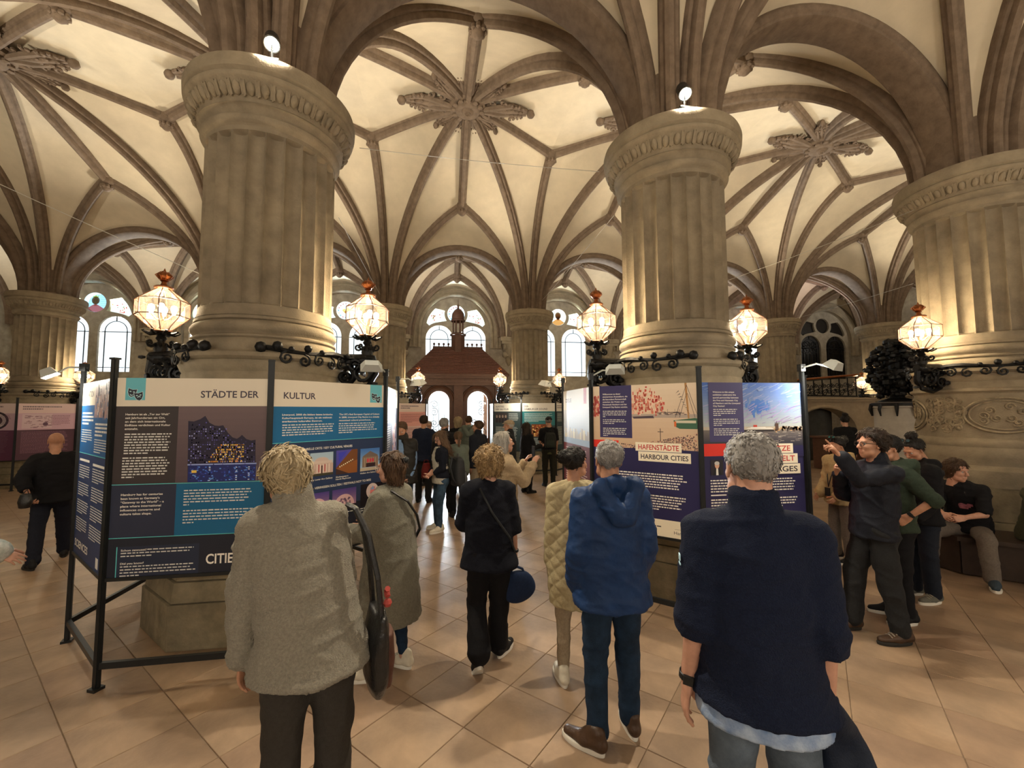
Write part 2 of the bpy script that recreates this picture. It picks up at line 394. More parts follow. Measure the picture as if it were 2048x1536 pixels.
# ================================================================ COLUMNS
NF = 24
def flute(r, z, a):
    if 2.99 < z < 4.84 and 0.60 < r < 0.66:
        u = (a * NF / (2 * PI)) % 1.0
        w = min(u, 1 - u)
        ed = 1.0
        if z < 3.06 or z > 4.78: ed = 0.0
        return r - 0.064 * ed * max(0.0, 1 - ((u - 0.5) / 0.49) ** 2) ** 0.6
    return r
PROF_SHAFT = [(0.66, 2.94), (0.645, 2.975), (0.637, 3.00), (0.635, 3.05), (0.635, 3.075), (0.635, 4.76), (0.635, 4.785), (0.635, 4.83), (0.66, 4.86)]
PROF_BASE = [(0.64, 2.95), (0.665, 2.93), (0.665, 2.905), (0.645, 2.895), (0.675, 2.88), (0.695, 2.85), (0.695, 2.82), (0.675, 2.79), (0.66, 2.78), (0.655, 2.765), (0.69, 2.745), (0.69, 2.73), (0.67, 2.715),
             (0.685, 2.70), (0.705, 2.66), (0.705, 2.60), (0.72, 2.585), (0.79, 2.58), (0.815, 2.56), (0.815, 2.525), (0.79, 2.50), (0.77, 2.495), (0.775, 2.47), (0.755, 2.42), (0.735, 2.39), (0.745, 2.375), (0.745, 2.31), (0.75, 2.30), (0.785, 2.285), (0.785, 2.255), (0.75, 2.235), (0.74, 2.22)]
PROF_DRUM = [(0.74, 2.22), (0.735, 2.1), (0.735, 1.75), (0.745, 1.62)]
PROF_FOOT = [(0.745, 1.62), (0.78, 1.60), (0.80, 1.57), (0.80, 1.53), (0.785, 1.50), (0.80, 1.47), (0.82, 1.42), (0.82, 1.36), (0.79, 1.30), (0.79, 1.26), (0.86, 1.20), (0.87, 1.12), (0.84, 1.05), (0.83, 0.98), (0.60, 0.98)]
PROF_CAP = [(0.64, 4.84), (0.67, 4.86), (0.685, 4.885), (0.685, 4.915), (0.665, 4.93), (0.66, 4.95), (0.685, 4.985), (0.70, 5.005), (0.715, 5.01), (0.70, 5.03), (0.715, 5.06), (0.745, 5.10), (0.785, 5.16), (0.80, 5.19), (0.82, 5.20), (0.83, 5.22), (0.83, 5.24), (0.815, 5.255), (0.845, 5.28), (0.85, 5.37), (0.835, 5.42), (0.5, 5.43)]
def octo(apo): 
    r = apo / math.cos(PI / 8); return [(r * math.cos(PI / 8 + k * PI / 4), r * math.sin(PI / 8 + k * PI / 4)) for k in range(8)]
def column_meshes():
    out = {}
    m = MB(); m.lathe(PROF_SHAFT, NF * 12, rfun=flute); out['shaft'] = (m.mesh('shaft', 24), STONE)
    m = MB(); m.lathe(PROF_BASE, 72); out['base'] = (m.mesh('base', 40), STONE)
    m = MB(); m.lathe(PROF_CAP, 72)
    out['capital'] = (m.mesh('capital', 40), STONE)
    m = MB()
    for k in range(38):
        a = 2 * PI * k / 38; c, s = math.cos(a), math.sin(a)
        M = Matrix.Rotation(a, 3, 'Z') @ Matrix.Rotation(math.radians(38), 3, 'Y')
        o = len(m.v); m.ball((0, 0, 0), (0.034, 0.040, 0.066), 8)
        for q in range(o, len(m.v)): m.v[q] = tuple(M @ Vector(m.v[q]) + Vector((0.757 * c, 0.757 * s, 5.115)))
        a2 = a + PI / 38; c, s = math.cos(a2), math.sin(a2)
        m.bar((0.725 * c, 0.725 * s, 5.055), (0.79 * c, 0.79 * s, 5.17), 0.016, 0.022)
        for dl in (-0.064, 0.064):
            a3 = a + dl; m.bar((0.73 * math.cos(a3 * 1.0), 0.73 * math.sin(a3), 5.065), (0.793 * math.cos(a3), 0.793 * math.sin(a3), 5.18), 0.012, 0.03)
    out['egg_and_dart_band'] = (m.mesh('egg_and_dart_band', 50), STONE)
    m = MB(); m.lathe(PROF_DRUM, 64); out['pedestal_drum'] = (m.mesh('pedestal_drum', 40), STONE)
    # carved relief on the drum: oval cartouches with scrolling foliage between
    m = MB(); R = 0.74
    def wrap(u, z, h): a = u / R; return ((R + h) * math.cos(a), (R + h) * math.sin(a), z)
    rr = random.Random(3); per = 2 * PI * R
    for q in range(4):
        u0 = per * (q + 0.5) / 4; 
        for k, (ra, rb, w) in enumerate(((0.36, 0.23, 0.016), (0.31, 0.19, 0.010))):
            m.tube([wrap(u0 + ra * math.cos(t), 1.93 + rb * math.sin(t), 0.008) for t in [2 * PI * i / 40 for i in range(41)]], w, 6, cap=False)
        for k in range(9):
            uu = u0 + rr.uniform(-.2, .2); zz = 1.93 + rr.uniform(-.11, .11); a0 = rr.uniform(0, 6)
            m.tube([wrap(x, z, 0.006) for x, z in spiral((uu, zz), 0.055, 0.012, 1.3, a0, 12)], 0.010, 5)
        u1 = per * q / 4
        for k in range(44):
            uu = u1 + rr.uniform(-.20, .20); zz = rr.uniform(1.72, 2.14); a0 = rr.uniform(0, 6)
            m.tube([wrap(x, z, 0.006) for x, z in spiral((uu, zz), rr.uniform(.04, .075), 0.012, rr.choice((-1.3, 1.3)), a0, 12)], rr.uniform(.009, .015), 5)
        for k in range(16):
            a = wrap(u1 + rr.uniform(-.2, .2), rr.uniform(1.70, 2.15), 0.004); m.ball(a, rr.uniform(.015, .032), 6)
    out['carved_relief'] = (m.mesh('carved_relief', 60), CARVE)
    m = MB(); m.lathe(PROF_FOOT, 64); out['pedestal_foot'] = (m.mesh('pedestal_foot', 40), STONE)
    def ring(z0, z1, a0, a1):
        m = MB(); p0 = octo(a0); p1 = octo(a1); n = 8
        m.add([(x, y, z0) for x, y in p0] + [(x, y, z1) for x, y in p1], [(i, (i + 1) % n, n + (i + 1) % n, n + i) for i in range(n)] + [tuple(range(n, 2 * n))])
        return m
    out['plinth_course'] = (ring(0.0, 0.375, 0.885, 0.885).mesh('plinth_course'), PLINTH)
    out['plinth_course#2'] = (ring(0.383, 0.545, 0.865, 0.845).mesh('plinth_course'), PLINTH)
    out['plinth_course#3'] = (ring(0.553, 1.0, 0.825, 0.815).mesh('plinth_course'), PLINTH)
    for me, mm in out.values(): me.materials.append(mm)
    return out
CM = column_meshes()
def column(x, y, label):
    r = empty('column', (x, y, 0)); tag(r, label, 'column', 'fluted columns of the hall')
    for n, (me, mm) in CM.items(): obj(n.split('#')[0], me, r)
    return r
colA = column(0, 0, 'massive fluted sandstone column rising behind the white-headed theatre mask boards')
colB = column(S, 0, 'massive fluted sandstone column rising behind the harbour boards')
colC = column(2 * S, 0, 'fluted sandstone column with the carved pedestal where visitors sit at the right edge')
column(-2 * S, D, 'distant fluted column above the pink boards at the left edge')
column(0, D, 'distant fluted column just left of the wooden entrance porch')
column(S, D, 'distant fluted column just right of the wooden entrance porch')
column(3 * S, D, 'distant fluted column left of the staircase railing')
column(4 * S, D, 'distant fluted column with a carved pedestal right of the staircase railing')
for i in (-3, -1, 2, 5):                                   # piers hidden from here behind the near columns
    pass
# ================================================================ WALLS
def arch_outline(x0, x1, z0, zs, r=None, n=20):
    cx = (x0 + x1) / 2; r = (x1 - x0) / 2
    return [(x0, z0)] + [(cx - r * math.cos(PI * i / n), zs + r * math.sin(PI * i / n)) for i in range(n + 1)] + [(x1, z0)]
wb = empty('wall_window', (0, YW, 0)); wb['kind'] = 'structure'
WIN = {}
def wall_bay(kind):
    c = S / 2
    outer = [(0, 0), (S, 0), (S, 8.6), (0, 8.6)]
    holes = [arch_outline(c - 1.55, c + 1.55, 3.45, 5.72)]
    if kind == 'door': holes.append([(c - 1.25, 0.02), (c - 1.25, 3.2), (c + 1.25, 3.2), (c + 1.25, 0.02)])
    me = shape2d(outer, holes, 0.5); me.materials.append(WALL); return me
WM = {k: wall_bay(k) for k in ('plain', 'door')}
def tracery():
    c = 0.0; outer = arch_outline(-1.55, 1.55, 3.45, 5.72)
    l1 = arch_outline(-1.36, -0.16, 3.68, 5.36); l2 = arch_outline(0.16, 1.36, 3.68, 5.36)
    circ = [(0.40 * math.cos(2 * PI * i / 28), 6.50 + 0.40 * math.sin(2 * PI * i / 28)) for i in range(28)]
    def lun(sg):
        p = [(sg * x, z) for x, z in arc(0, 5.72, 1.38, math.radians(14), math.radians(47), 8)]
        p += [(sg * x, z) for x, z in arc(0, 6.50, 0.53, math.radians(15), math.radians(-38), 6)]
        p += [(sg * x, z) for x, z in arc(0.76, 5.36, 0.73, math.radians(80), math.radians(52), 5)]
        return p
    L1, L2 = lun(1), lun(-1)
    me = shape2d(outer, [l1, l2, circ, L1, L2], 0.22); me.materials.append(WALL)
    return me, l1, l2, circ, L1, L2
TRM, LAN1, LAN2, CIRC, LU1, LU2 = tracery()
def flatpoly(poly, y, col=None, m=None):
    m = m or MB(); m.add([(x, y, z) for x, z in poly], [tuple(range(len(poly)))], col); return m
def sur_mesh():
    m = MB(); n = 32
    for R, prof in ((1.55, [(0, 0), (0, -.10), (.06, -.16), (.12, -.16), (.14, -.10), (.20, -.13), (.28, -.22), (.34, -.22), (.36, -.16), (.44, -.20), (.50, -.20), (.52, 0)]),):
        path = []; sd = []; dn = []
        path.append(Vector((-R, 0, 4.9))); sd.append(Vector((-1, 0, 0))); dn.append(Vector((0, 1, 0)))
        for i in range(n + 1):
            a = PI - PI * i / n; rad = Vector((math.cos(a), 0, math.sin(a))); path.append(Vector((0, 0, 5.72)) + rad * R); sd.append(rad); dn.append(Vector((0, 1, 0)))
        path.append(Vector((R, 0, 4.9))); sd.append(Vector((1, 0, 0))); dn.append(Vector((0, 1, 0)))
        m.sweep(prof, path, sd, dn)
    me = m.mesh('arch_moulding', 40); me.materials.append(STONE); return me
SURR = sur_mesh()
def corbel_mesh():
    m = MB()
    m.prism([(-.42, 0), (.42, 0), (.42, -.42), (-.42, -.42)], 5.22, 5.42); m.prism([(-.36, 0), (.36, 0), (.36, -.36), (-.36, -.36)], 5.10, 5.22)
    for sx in (-1, 1):
        m.tube([(sx * 0.22, -0.28 + 0.09 * (1 - i / 20) * math.cos(4.2 * PI * i / 20), 4.95 + 0.10 * (1 - i / 20) * math.sin(4.2 * PI * i / 20)) for i in range(21)], 0.05, 6)
        m.ball((sx * .2, -.16, 4.62), (.14, .14, .16), 8)
    m.lathe([(0.0, 4.1), (0.06, 4.15), (0.12, 4.3), (0.16, 4.5), (0.26, 4.75), (0.36, 5.1), (0, 5.1)], 16)
    for k in range(7): m.ball((0.2 * math.cos(k), -0.12 - 0.1 * math.sin(k * 2.1) ** 2, 4.4 + 0.09 * k), 0.08, 6)
    me = m.mesh('corbel', 45); me.materials.append(STONE); return me
CORB = corbel_mesh()
barm = MB()
for cx in (-0.76, 0.76):
    for x in (-0.40, 0.40): barm.bar((cx + x, 0.12, 3.68), (cx + x, 0.12, 5.36), 0.028)
    for z in (3.86, 5.32): barm.bar((cx - 0.60, 0.12, z), (cx + 0.60, 0.12, z), 0.03)
    barm.tube([(cx + x, 0.12, z) for x, z in arc(0, 5.36, 0.40, 0, PI, 14)], 0.016, 5); barm.bar((cx, 0.12, 5.76), (cx, 0.12, 5.96), 0.028)
BARM = barm.mesh('glazing_bars'); BARM.materials.append(LEAD)
DARKG = mat('dark_window_glass', (0.012, 0.010, 0.009), 0.25, spec=0.5)
def stained(kind):
    m = MB(); y = 0.13
    if kind == 'portrait': cs = [(0.35, 0.62, 0.85), (0.75, 0.15, 0.12), (0.72, 0.48, 0.34)]
    elif kind == 'beard': cs = [(0.75, 0.80, 0.72), (0.75, 0.33, 0.10), (0.55, 0.32, 0.2)]
    else: cs = [(0.70, 0.84, 0.90), (0.85, 0.60, 0.18), (0.85, 0.72, 0.4)]
    flatpoly(CIRC, y, cs[0], m)
    cl = lambda p: [(x, z) for x, z in p]
    if kind in ('portrait', 'beard'):
        body = [(x * 0.98, 6.50 + 0.39 * math.sin(t)) for t, x in [(PI + PI * i / 14, 0.39 * math.cos(PI + PI * i / 14)) for i in range(15)]]
        body = [(x, z) for x, z in body if z < 6.33] + [(0.16, 6.36), (0.06, 6.42), (-0.06, 6.42), (-0.16, 6.36)]
        flatpoly(body, y - 0.002, cs[1], m)
        head = [(0.105 * math.cos(2 * PI * i / 16), 6.56 + 0.14 * math.sin(2 * PI * i / 16)) for i in range(16)]
        hair = [(0.145 * math.cos(2 * PI * i / 16), 6.585 + 0.165 * math.sin(2 * PI * i / 16)) for i in range(16)]
        flatpoly(hair, y - 0.003, (0.22, 0.12, 0.06), m); flatpoly(head, y - 0.004, cs[2], m)
        flatpoly([(-.05, 6.36), (.05, 6.36), (.045, 6.46), (-.045, 6.46)], y - 0.0045, cs[2], m)
        if kind == 'portrait':
            flatpoly([(-.09, 6.70), (.09, 6.70), (.11, 6.80), (.05, 6.75), (0, 6.82), (-.05, 6.75), (-.11, 6.80)], y - 0.005, (0.85, 0.65, 0.1), m)
        else:
            flatpoly([(-.10, 6.54), (.10, 6.54), (.07, 6.42), (0, 6.37), (-.07, 6.42)], y - 0.005, (0.25, 0.13, 0.07), m)
        for sx in (-1, 1): flatpoly([(sx * .03, 6.575), (sx * .065, 6.575), (sx * .065, 6.59), (sx * .03, 6.59)], y - 0.006, (0.08, 0.05, 0.04), m)
        flatpoly([(-.012, 6.55), (.012, 6.55), (.006, 6.585), (-.006, 6.585)], y - 0.006, (0.5, 0.3, 0.2), m)
        for k in range(6):
            z = 6.28 + 0.09 * k; w = math.sqrt(max(0, .155 - (z - 6.5) ** 2)); flatpoly([(-w, z), (-.17, z), (-.17, z + .008), (-w, z + .008)], y - 0.001, (0.15, 0.35, 0.55), m); flatpoly([(.17, z), (w, z), (w, z + .008), (.17, z + .008)], y - 0.001, (0.15, 0.35, 0.55), m)
    else:
        rr = random.Random(5)
        for k in range(16):
            a = 2 * PI * k / 16; r = 0.29; flatpoly([(r * math.cos(a + t) * q, 6.5 + r * math.sin(a + t) * q) for t, q in ((-.1, 1), (.1, 1), (.1, 1.15), (-.1, 1.15))], y - 0.002, rr.choice(((.2, .45, .5), (.85, .6, .2), (.7, .2, .15))), m)
        flatpoly([(-.16, 6.52), (-.05, 6.60), (0, 6.52), (.06, 6.62), (.17, 6.55), (.06, 6.44), (-.02, 6.36), (-.1, 6.44)], y - 0.002, cs[1], m)
        flatpoly([(-.05, 6.47), (.05, 6.47), (.03, 6.40), (-.03, 6.40)], y - 0.003, (0.7, .25, .1), m)
    rr = random.Random(8)
    for LU in (LU1, LU2):
        flatpoly(LU, y, (0.72, 0.80, 0.66), m)
        cx = sum(p[0] for p in LU) / len(LU); cz = sum(p[1] for p in LU) / len(LU)
        for k in range(14):
            px, pz = rr.choice(LU); t = rr.uniform(.25, .8); qx, qz = cx + (px - cx) * t, cz + (pz - cz) * t; a = rr.uniform(0, 6); s = rr.uniform(.03, .06)
            flatpoly([(qx + s * math.cos(a), qz + s * math.sin(a)), (qx + s * .5 * math.cos(a + 1.6), qz + s * .5 * math.sin(a + 1.6)), (qx - s * math.cos(a), qz - s * math.sin(a)), (qx + s * .5 * math.cos(a - 1.6), qz + s * .5 * math.sin(a - 1.6))], y - 0.002 - 0.0003 * k, rr.choice(((.75, .08, .08), (.7, .3, .12), (.3, .4, .15), (.8, .15, .1))), m)
    return m
for n, (i, kind) in enumerate(((-3, 'portrait'), (-2, 'emblem'), (-1, 'emblem'), (0, 'emblem'), (1, 'beard'), (2, 'emblem'), (3, 'portrait'), (4, 'dark'))):
    o = obj('ashlar', WM['door' if i == 0 else 'plain'], wb, (i * S, 0, 0))
    obj('corbel', CORB, wb, (i * S, 0, 0))
    wnd = empty('window_%d' % (n + 1), ((i + .5) * S, YW, 0)); wnd['kind'] = 'structure'
    obj('tracery', TRM, wnd, (0, 0.10, 0)); obj('arch_moulding', SURR, wnd); obj('glazing_bars', BARM, wnd, (0, 0.06, 0))
    for LN in (LAN1, LAN2):
        flatpoly(LN, 0.2).build('pane', DARKG if kind == 'dark' else GLASS, wnd)
    if kind == 'dark': 
        flatpoly(CIRC, 0.2).build('pane', DARKG, wnd); flatpoly(LU1, .2).build('pane', DARKG, wnd); flatpoly(LU2, .2).build('pane', DARKG, wnd)
    else: stained(kind).build('stained_pane', SGLASS, wnd)
    if kind == 'dark':
        g = MB()
        for cx in (-.76, .76):
            for q in range(4):
                g.tube([(x, 0.1, z) for x, z in spiral((cx + (-.25 if q % 2 else .25), 5.2 + .28 * (q // 2)), .24, .03, 1.6, q * 1.3)], .018, 5)
            for x in (-.35, -.12, .12, .35): g.bar((cx + x, .1, 3.7), (cx + x, .1, 5.0), .03)
        g.build('iron_grille', IRON, wnd)
wl = MB(); wl.box((-3.04 * S, 2.4, 4.9), (0.4, 24.4, 10)); wl.build('wall_left', WALL, kind='structure')
wr = MB(); wr.box((5.04 * S, 2.4, 4.9), (0.4, 24.4, 10)); wr.build('wall_right', WALL, kind='structure')
wk = MB(); wk.box((4, -D - 0.3, 5), (60, 0.4, 10)); wk.build('wall_rear', WALL, kind='structure')
# ================================================================ LANTERNS
def lantern_parts():
    R = 0.235; out = []
    lev = [(0.06, 0.225), (R, 0.085), (R, -0.075), (0.075, -0.225)]
    P = lambda k, l: Vector((lev[l][0] * math.cos(PI / 8 + k * PI / 4), lev[l][0] * math.sin(PI / 8 + k * PI / 4), lev[l][1]))
    f = MB()
    for k in range(8):
        for l in range(3): f.bar(P(k, l), P(k, l + 1), 0.0075)
        for l in range(4): f.bar(P(k, l), P(k + 1, l), 0.008)
    f.lathe([(0.0, 0.255), (0.075, 0.252), (0.088, 0.242), (0.082, 0.228), (0.065, 0.222), (0, 0.222)], 16)
    f.lathe([(0, -0.222), (0.085, -0.222), (0.095, -0.235), (0.07, -0.25), (0, -0.25)], 16)
    out.append(('lantern_frame', f.mesh('lantern_frame', 30), FRAMEM))
    fin = MB(); fin.lathe([(0.045, 0.25), (0.028, 0.275), (0.022, 0.30), (0.04, 0.31), (0.03, 0.32), (0.055, 0.335), (0.068, 0.36), (0.06, 0.385), (0.035, 0.405), (0.012, 0.415), (0.01, 0.43), (0, 0.455)], 16)
    for k in range(8):
        a = k * PI / 4; fin.tube([(0.04 * math.cos(a), 0.04 * math.sin(a), 0.325), (0.078 * math.cos(a), 0.078 * math.sin(a), 0.365), (0.03 * math.cos(a), 0.03 * math.sin(a), 0.41)], 0.006, 5)
    out.append(('finial', fin.mesh('finial', 40), COPPER))
    panes = []
    for k in range(8):
        for l in range(3):
            q = [P(k, l), P(k + 1, l), P(k + 1, l + 1), P(k, l + 1)]; m = MB(); m.add(q, [(0, 3, 2, 1)]); panes.append(m)
    pm = []
    for m in panes: pm.append(('pane', m.mesh('pane'), LGLASS))
    bulbs = []
    for k in range(4):
        a = k * PI / 2 + 0.4; m = MB(); c = (0.095 * math.cos(a), 0.095 * math.sin(a), 0.0)
        m.lathe([(0, -0.05), (0.016, -0.045), (0.018, -0.02), (0.026, 0.0), (0.03, 0.02), (0.022, 0.045), (0, 0.055)], 10, c); bulbs.append(('bulb', m.mesh('bulb', 60), BULB))
    h = MB(); h.tube([(0, 0, -0.22), (0, 0, -0.1)], 0.02, 8)
    for k in range(4):
        a = k * PI / 2 + 0.4; h.tube([(0, 0, -0.12), (0.05 * math.cos(a), 0.05 * math.sin(a), -0.10), (0.095 * math.cos(a), 0.095 * math.sin(a), -0.045)], 0.009, 6)
    out.append(('lamp_holder', h.mesh('lamp_holder', 50), COPPER))
    # iron bracket: collar of leaves, stem, scrolls and two arms that clasp the column (column lies at -x, 1.05 away)
    b = MB()
    b.lathe([(0.0, -0.245), (0.06, -0.25), (0.035, -0.28), (0.05, -0.31), (0.03, -0.34), (0.045, -0.38), (0.065, -0.42), (0.05, -0.47), (0, -0.48)], 12)
    for k in range(8):
        a = k * PI / 4; c, s = math.cos(a), math.sin(a)
        b.tube([(0.05 * c, 0.05 * s, -0.25), (0.11 * c, 0.11 * s, -0.262), (0.15 * c, 0.15 * s, -0.245), (0.155 * c, 0.155 * s, -0.232)], [0.02, 0.018, 0.012, 0.016], 5)
    for k in range(6):
        a = k * PI / 3; c, s = math.cos(a), math.sin(a)
        pts = [(0.05 * c, 0.05 * s, -0.42)] + [((0.10 + 0.045 * (1 - i / 12) * math.cos(PI + 2.6 * PI * i / 12)) * c, (0.10 + 0.045 * (1 - i / 12) * math.cos(PI + 2.6 * PI * i / 12)) * s, -0.36 + 0.045 * (1 - i / 12) * math.sin(PI + 2.6 * PI * i / 12)) for i in range(13)]
        b.tube(pts, 0.012, 5)
    rr = random.Random(11)
    b.tube([(0.10, 0, -0.50), (0.02, 0, -0.52), (-0.12, 0, -0.50), (-0.30, 0, -0.49)], [0.05, 0.085, 0.06, 0.05], 8)
    for k in range(4): b.lathe([(0.06, -0.012), (0.085, 0), (0.06, 0.012)], 12, (0.02 - 0.09 * k, 0, -0.50))
    for y in (-0.09, 0.09, 0):
        for (cx, cz, r, t, a0) in ((-0.02, -0.66, 0.12, 1.5, 1.3), (-0.22, -0.70, 0.10, -1.5, 1.8), (-0.12, -0.58, 0.07, 1.4, 0.2)):
            b.tube([(x, y * 0.8, z) for x, z in spiral((cx, cz), r, 0.015, t, a0, 18)], 0.017, 5)
    b.tube([(0.08, 0, -0.53), (0.10, 0, -0.66), (0.02, 0, -0.80), (-0.14, 0, -0.84), (-0.30, 0, -0.78)], [0.04, 0.035, 0.03, 0.03, 0.025], 6)
    for k in range(22):
        b.ball((rr.uniform(-0.28, 0.1), rr.uniform(-0.12, 0.12), rr.uniform(-0.80, -0.47)), (rr.uniform(.02, .05), rr.uniform(.02, .05), rr.uniform(.015, .04)), 6)
    for sg in (-1, 1):
        pts = [((-1.05 + 0.79 * math.cos(t)), sg * 0.79 * math.sin(t), -0.505 + 0.02 * math.sin(t * 6)) for t in [0.05 + 1.22 * i / 12 for i in range(13)]]
        b.tube([(-0.2, sg * 0.02, -0.50)] + pts, [0.035] * 5 + [0.028] * 9, 6)
        for i, (t, r) in enumerate(((0.55, 0.03), (0.75, 0.04), (0.95, 0.03), (1.10, 0.05), (1.27, 0.055))):
            b.ball((-1.05 + 0.80 * math.cos(t), sg * 0.80 * math.sin(t), -0.49 + 0.02 * (i % 2)), r, 8)
        for k in range(5):
            t = 0.2 + 0.2 * k; cx, cy = -1.05 + 0.81 * math.cos(t), sg * 0.81 * math.sin(t)
            b.tube([(cx - x * math.sin(t), cy + sg * x * math.cos(t), z) for x, z in spiral((0, -0.575 - 0.02 * (k % 2)), 0.065, 0.012, 1.4 * (1 if k % 2 else -1), 1.5, 12)], 0.013, 5)
    out.append(('iron_bracket', b.mesh('iron_bracket', 50), IRON))
    return out, pm, bulbs
LP, LPANES, LBULBS = lantern_parts()
for n, me, m in LP + LPANES + LBULBS: me.materials.append(m)
gl = MB()
for k in range(8):
    for l in range(3):
        lev = [(0.06, 0.225), (0.235, 0.085), (0.235, -0.075), (0.075, -0.225)]
        P = lambda k, l: Vector((lev[l][0] * math.cos(PI / 8 + k * PI / 4), lev[l][0] * math.sin(PI / 8 + k * PI / 4), lev[l][1]))
        gl.add([P(k, l), P(k + 1, l), P(k + 1, l + 1), P(k, l + 1)], [(0, 3, 2, 1)])
GLALL = gl.mesh('glass'); GLALL.materials.append(LGLASS)
LANT_W = 50.0
def lantern(x, y, rz, label, near=True, power=None):
    r = empty('lantern', (x, y, 3.1), rz); tag(r, label, 'lantern', 'copper column lanterns')
    for n, me, m in LP: obj(n, me, r)
    for n, me, m in (LPANES if near else [('glass', GLALL, None)]): obj(n, me, r)
    for n, me, m in LBULBS: obj(n, me, r)
    light('lantern_or_fill_light', 'POINT', (x, y, 3.1), power or LANT_W, WARM, 0.09)
    return r
lantern(-1.05, 0, PI, 'glowing octagonal copper lantern left of the near left column')
lantern(1.05, 0, 0, 'glowing octagonal copper lantern right of the near left column, above the KULTUR board')
lantern(S - 1.05, 0, PI, 'glowing octagonal copper lantern left of the middle column')
lantern(S + 1.05, 0, 0, 'glowing octagonal copper lantern right of the middle column')
lantern(2 * S - 1.05, 0, PI, 'glowing octagonal copper lantern beside the black iron flower urn at the right edge')
lantern(-2 * S + 1.05, D, 0, 'small distant copper lantern behind the left corner of the mask boards', False)
lantern(-2 * S - 1.05, D, PI, 'bright small lantern cut by the left edge of the picture', False)
lantern(1.05, D, 0, 'small distant lantern at the left eave of the wooden porch', False)
lantern(S - 1.05, D, PI, 'small distant lantern at the right eave of the wooden porch', False)
lantern(S + 1.05, D, 0, 'small distant lantern in front of the window with the bearded head', False)
lantern(4 * S - 1.05, D, PI, 'small distant lantern by the end of the staircase railing', False)
# ================================================================ SPOTLIGHTS ON THE CAPITALS
def spotlight(x, y, z, aim, label, power):
    r = empty('spotlight', (x, y, z)); tag(r, label, 'spotlight', 'spotlights on the capitals')
    q = (Vector(aim) - Vector((x, y, z))).to_track_quat('Z', 'Y').to_matrix()
    def put(m, name, mm):
        for i, v in enumerate(m.v): m.v[i] = tuple(q @ Vector(v))
        return m.build(name, mm, r, 40)
    m = MB(); m.lathe([(0, -0.16), (0.05, -0.16), (0.065, -0.14), (0.07, 0.0), (0.075, 0.03), (0.065, 0.03), (0.06, 0.005), (0, 0.005)], 20); put(m, 'housing', BLACK)
    m = MB(); m.lathe([(0, 0.012), (0.045, 0.012), (0.055, 0.008)], 20); put(m, 'lens', LED)
    m = MB(); m.tube([(0, 0, -0.02), (0, 0.02, -0.16)], 0.012, 6); m.box((0, 0.03, -0.19), (0.16, 0.14, 0.02)); m.build('yoke', BLACK, r)
    l = light('spot_beam', 'SPOT', Vector((x, y, z)) + q @ Vector((0, 0, 0.06)), power, (1.0, 0.88, 0.68), 0.05, aim, 115, 0.7)
    return r
SPOT_W = 520.0
spotlight(0.23, -0.74, 5.62, (1.6, -4.2, 0.2), 'dazzling white spotlight on the near left capital', SPOT_W)
spotlight(S - 0.22, -0.74, 5.64, (4.2, -4.2, 0.2), 'dazzling white spotlight on the middle capital', SPOT_W)
# ================================================================ WOODEN PORCH
porch = empty('entrance_porch', (S / 2 + 0.05, 12.0, 0)); tag(porch, 'dark wooden entrance porch with hipped shingle roof and little cupola', 'porch')
m = MB()
for sx in (-1, 1):
    m.box((sx * 1.62, 0.0, 1.6), (0.30, 0.30, 3.2)); m.box((sx * 1.62, -0.02, 0.15), (0.38, 0.38, 0.3)); m.box((sx * 1.62, -0.02, 2.2), (0.36, 0.36, 0.10))
    m.box((sx * 1.66, 1.1, 1.6), (0.10, 1.95, 3.2))
m.box((0, 0, 1.53), (0.36, 0.2, 3.06)); m.build('post_and_side_frame', WOOD, porch)
m = MB()
for k, (z0, z1, ex) in enumerate(((3.05, 3.16, .06), (3.16, 3.26, .10), (3.26, 3.32, .06), (3.32, 3.42, .18), (3.42, 3.50, .24))):
    m.box((0, 1.0 - ex / 2, (z0 + z1) / 2), (3.56 + 2 * ex, 2.2 + ex, z1 - z0))
for k in range(22): m.box((-1.7 + 3.4 * k / 21, -0.17, 3.29), (0.07, 0.08, 0.05))
m.build('cornice', WOOD, porch)
SHING = mat('roof_shingle', (0.13, 0.055, 0.040), 0.6, 0.3, 14, 0.3, 60)
m = MB(); e0, e1 = 2.02, 1.02; zr0, zr1 = 3.50, 4.68; y0, y1, yr = -0.25, 2.15, 0.95
bm_ = [(-e0, y0, zr0), (e0, y0, zr0), (e0, y1, zr0), (-e0, y1, zr0), (-e1, yr - .1, zr1), (e1, yr - .1, zr1), (e1, yr + .1, zr1), (-e1, yr + .1, zr1)]
m.add(bm_, [(0, 1, 5, 4), (1, 2, 6, 5), (2, 3, 7, 6), (3, 0, 4, 7), (4, 5, 6, 7), (3, 2, 1, 0)]); roof = m.build('roof', SHING, porch)
for k in range(16):                                                # courses of shingles
    t0 = k / 16; t1 = (k + 1) / 16; m = MB()
    def rp(t, off): 
        x = e0 + (e1 - e0) * t; return x, y0 + (yr - .1 - y0) * t - off, zr0 + (zr1 - zr0) * t + off * 0.8
    a, b = rp(t0, 0.022), rp(t1, 0.006)
    m.add([(-a[0], a[1], a[2]), (a[0], a[1], a[2]), (b[0], b[1], b[2]), (-b[0], b[1], b[2])], [(0, 1, 2, 3)])
    c0, c1 = rp(t0, 0.0), rp(t0, 0.022); m.add([(-c0[0], c0[1], c0[2]), (c0[0], c0[1], c0[2]), (c1[0], c1[1], c1[2]), (-c1[0], c1[1], c1[2])], [(0, 1, 2, 3)])
    m.build('shingle_course', SHING, roof)
m = MB(); m.box((0, yr, 4.72), (2.1, 0.14, 0.10))
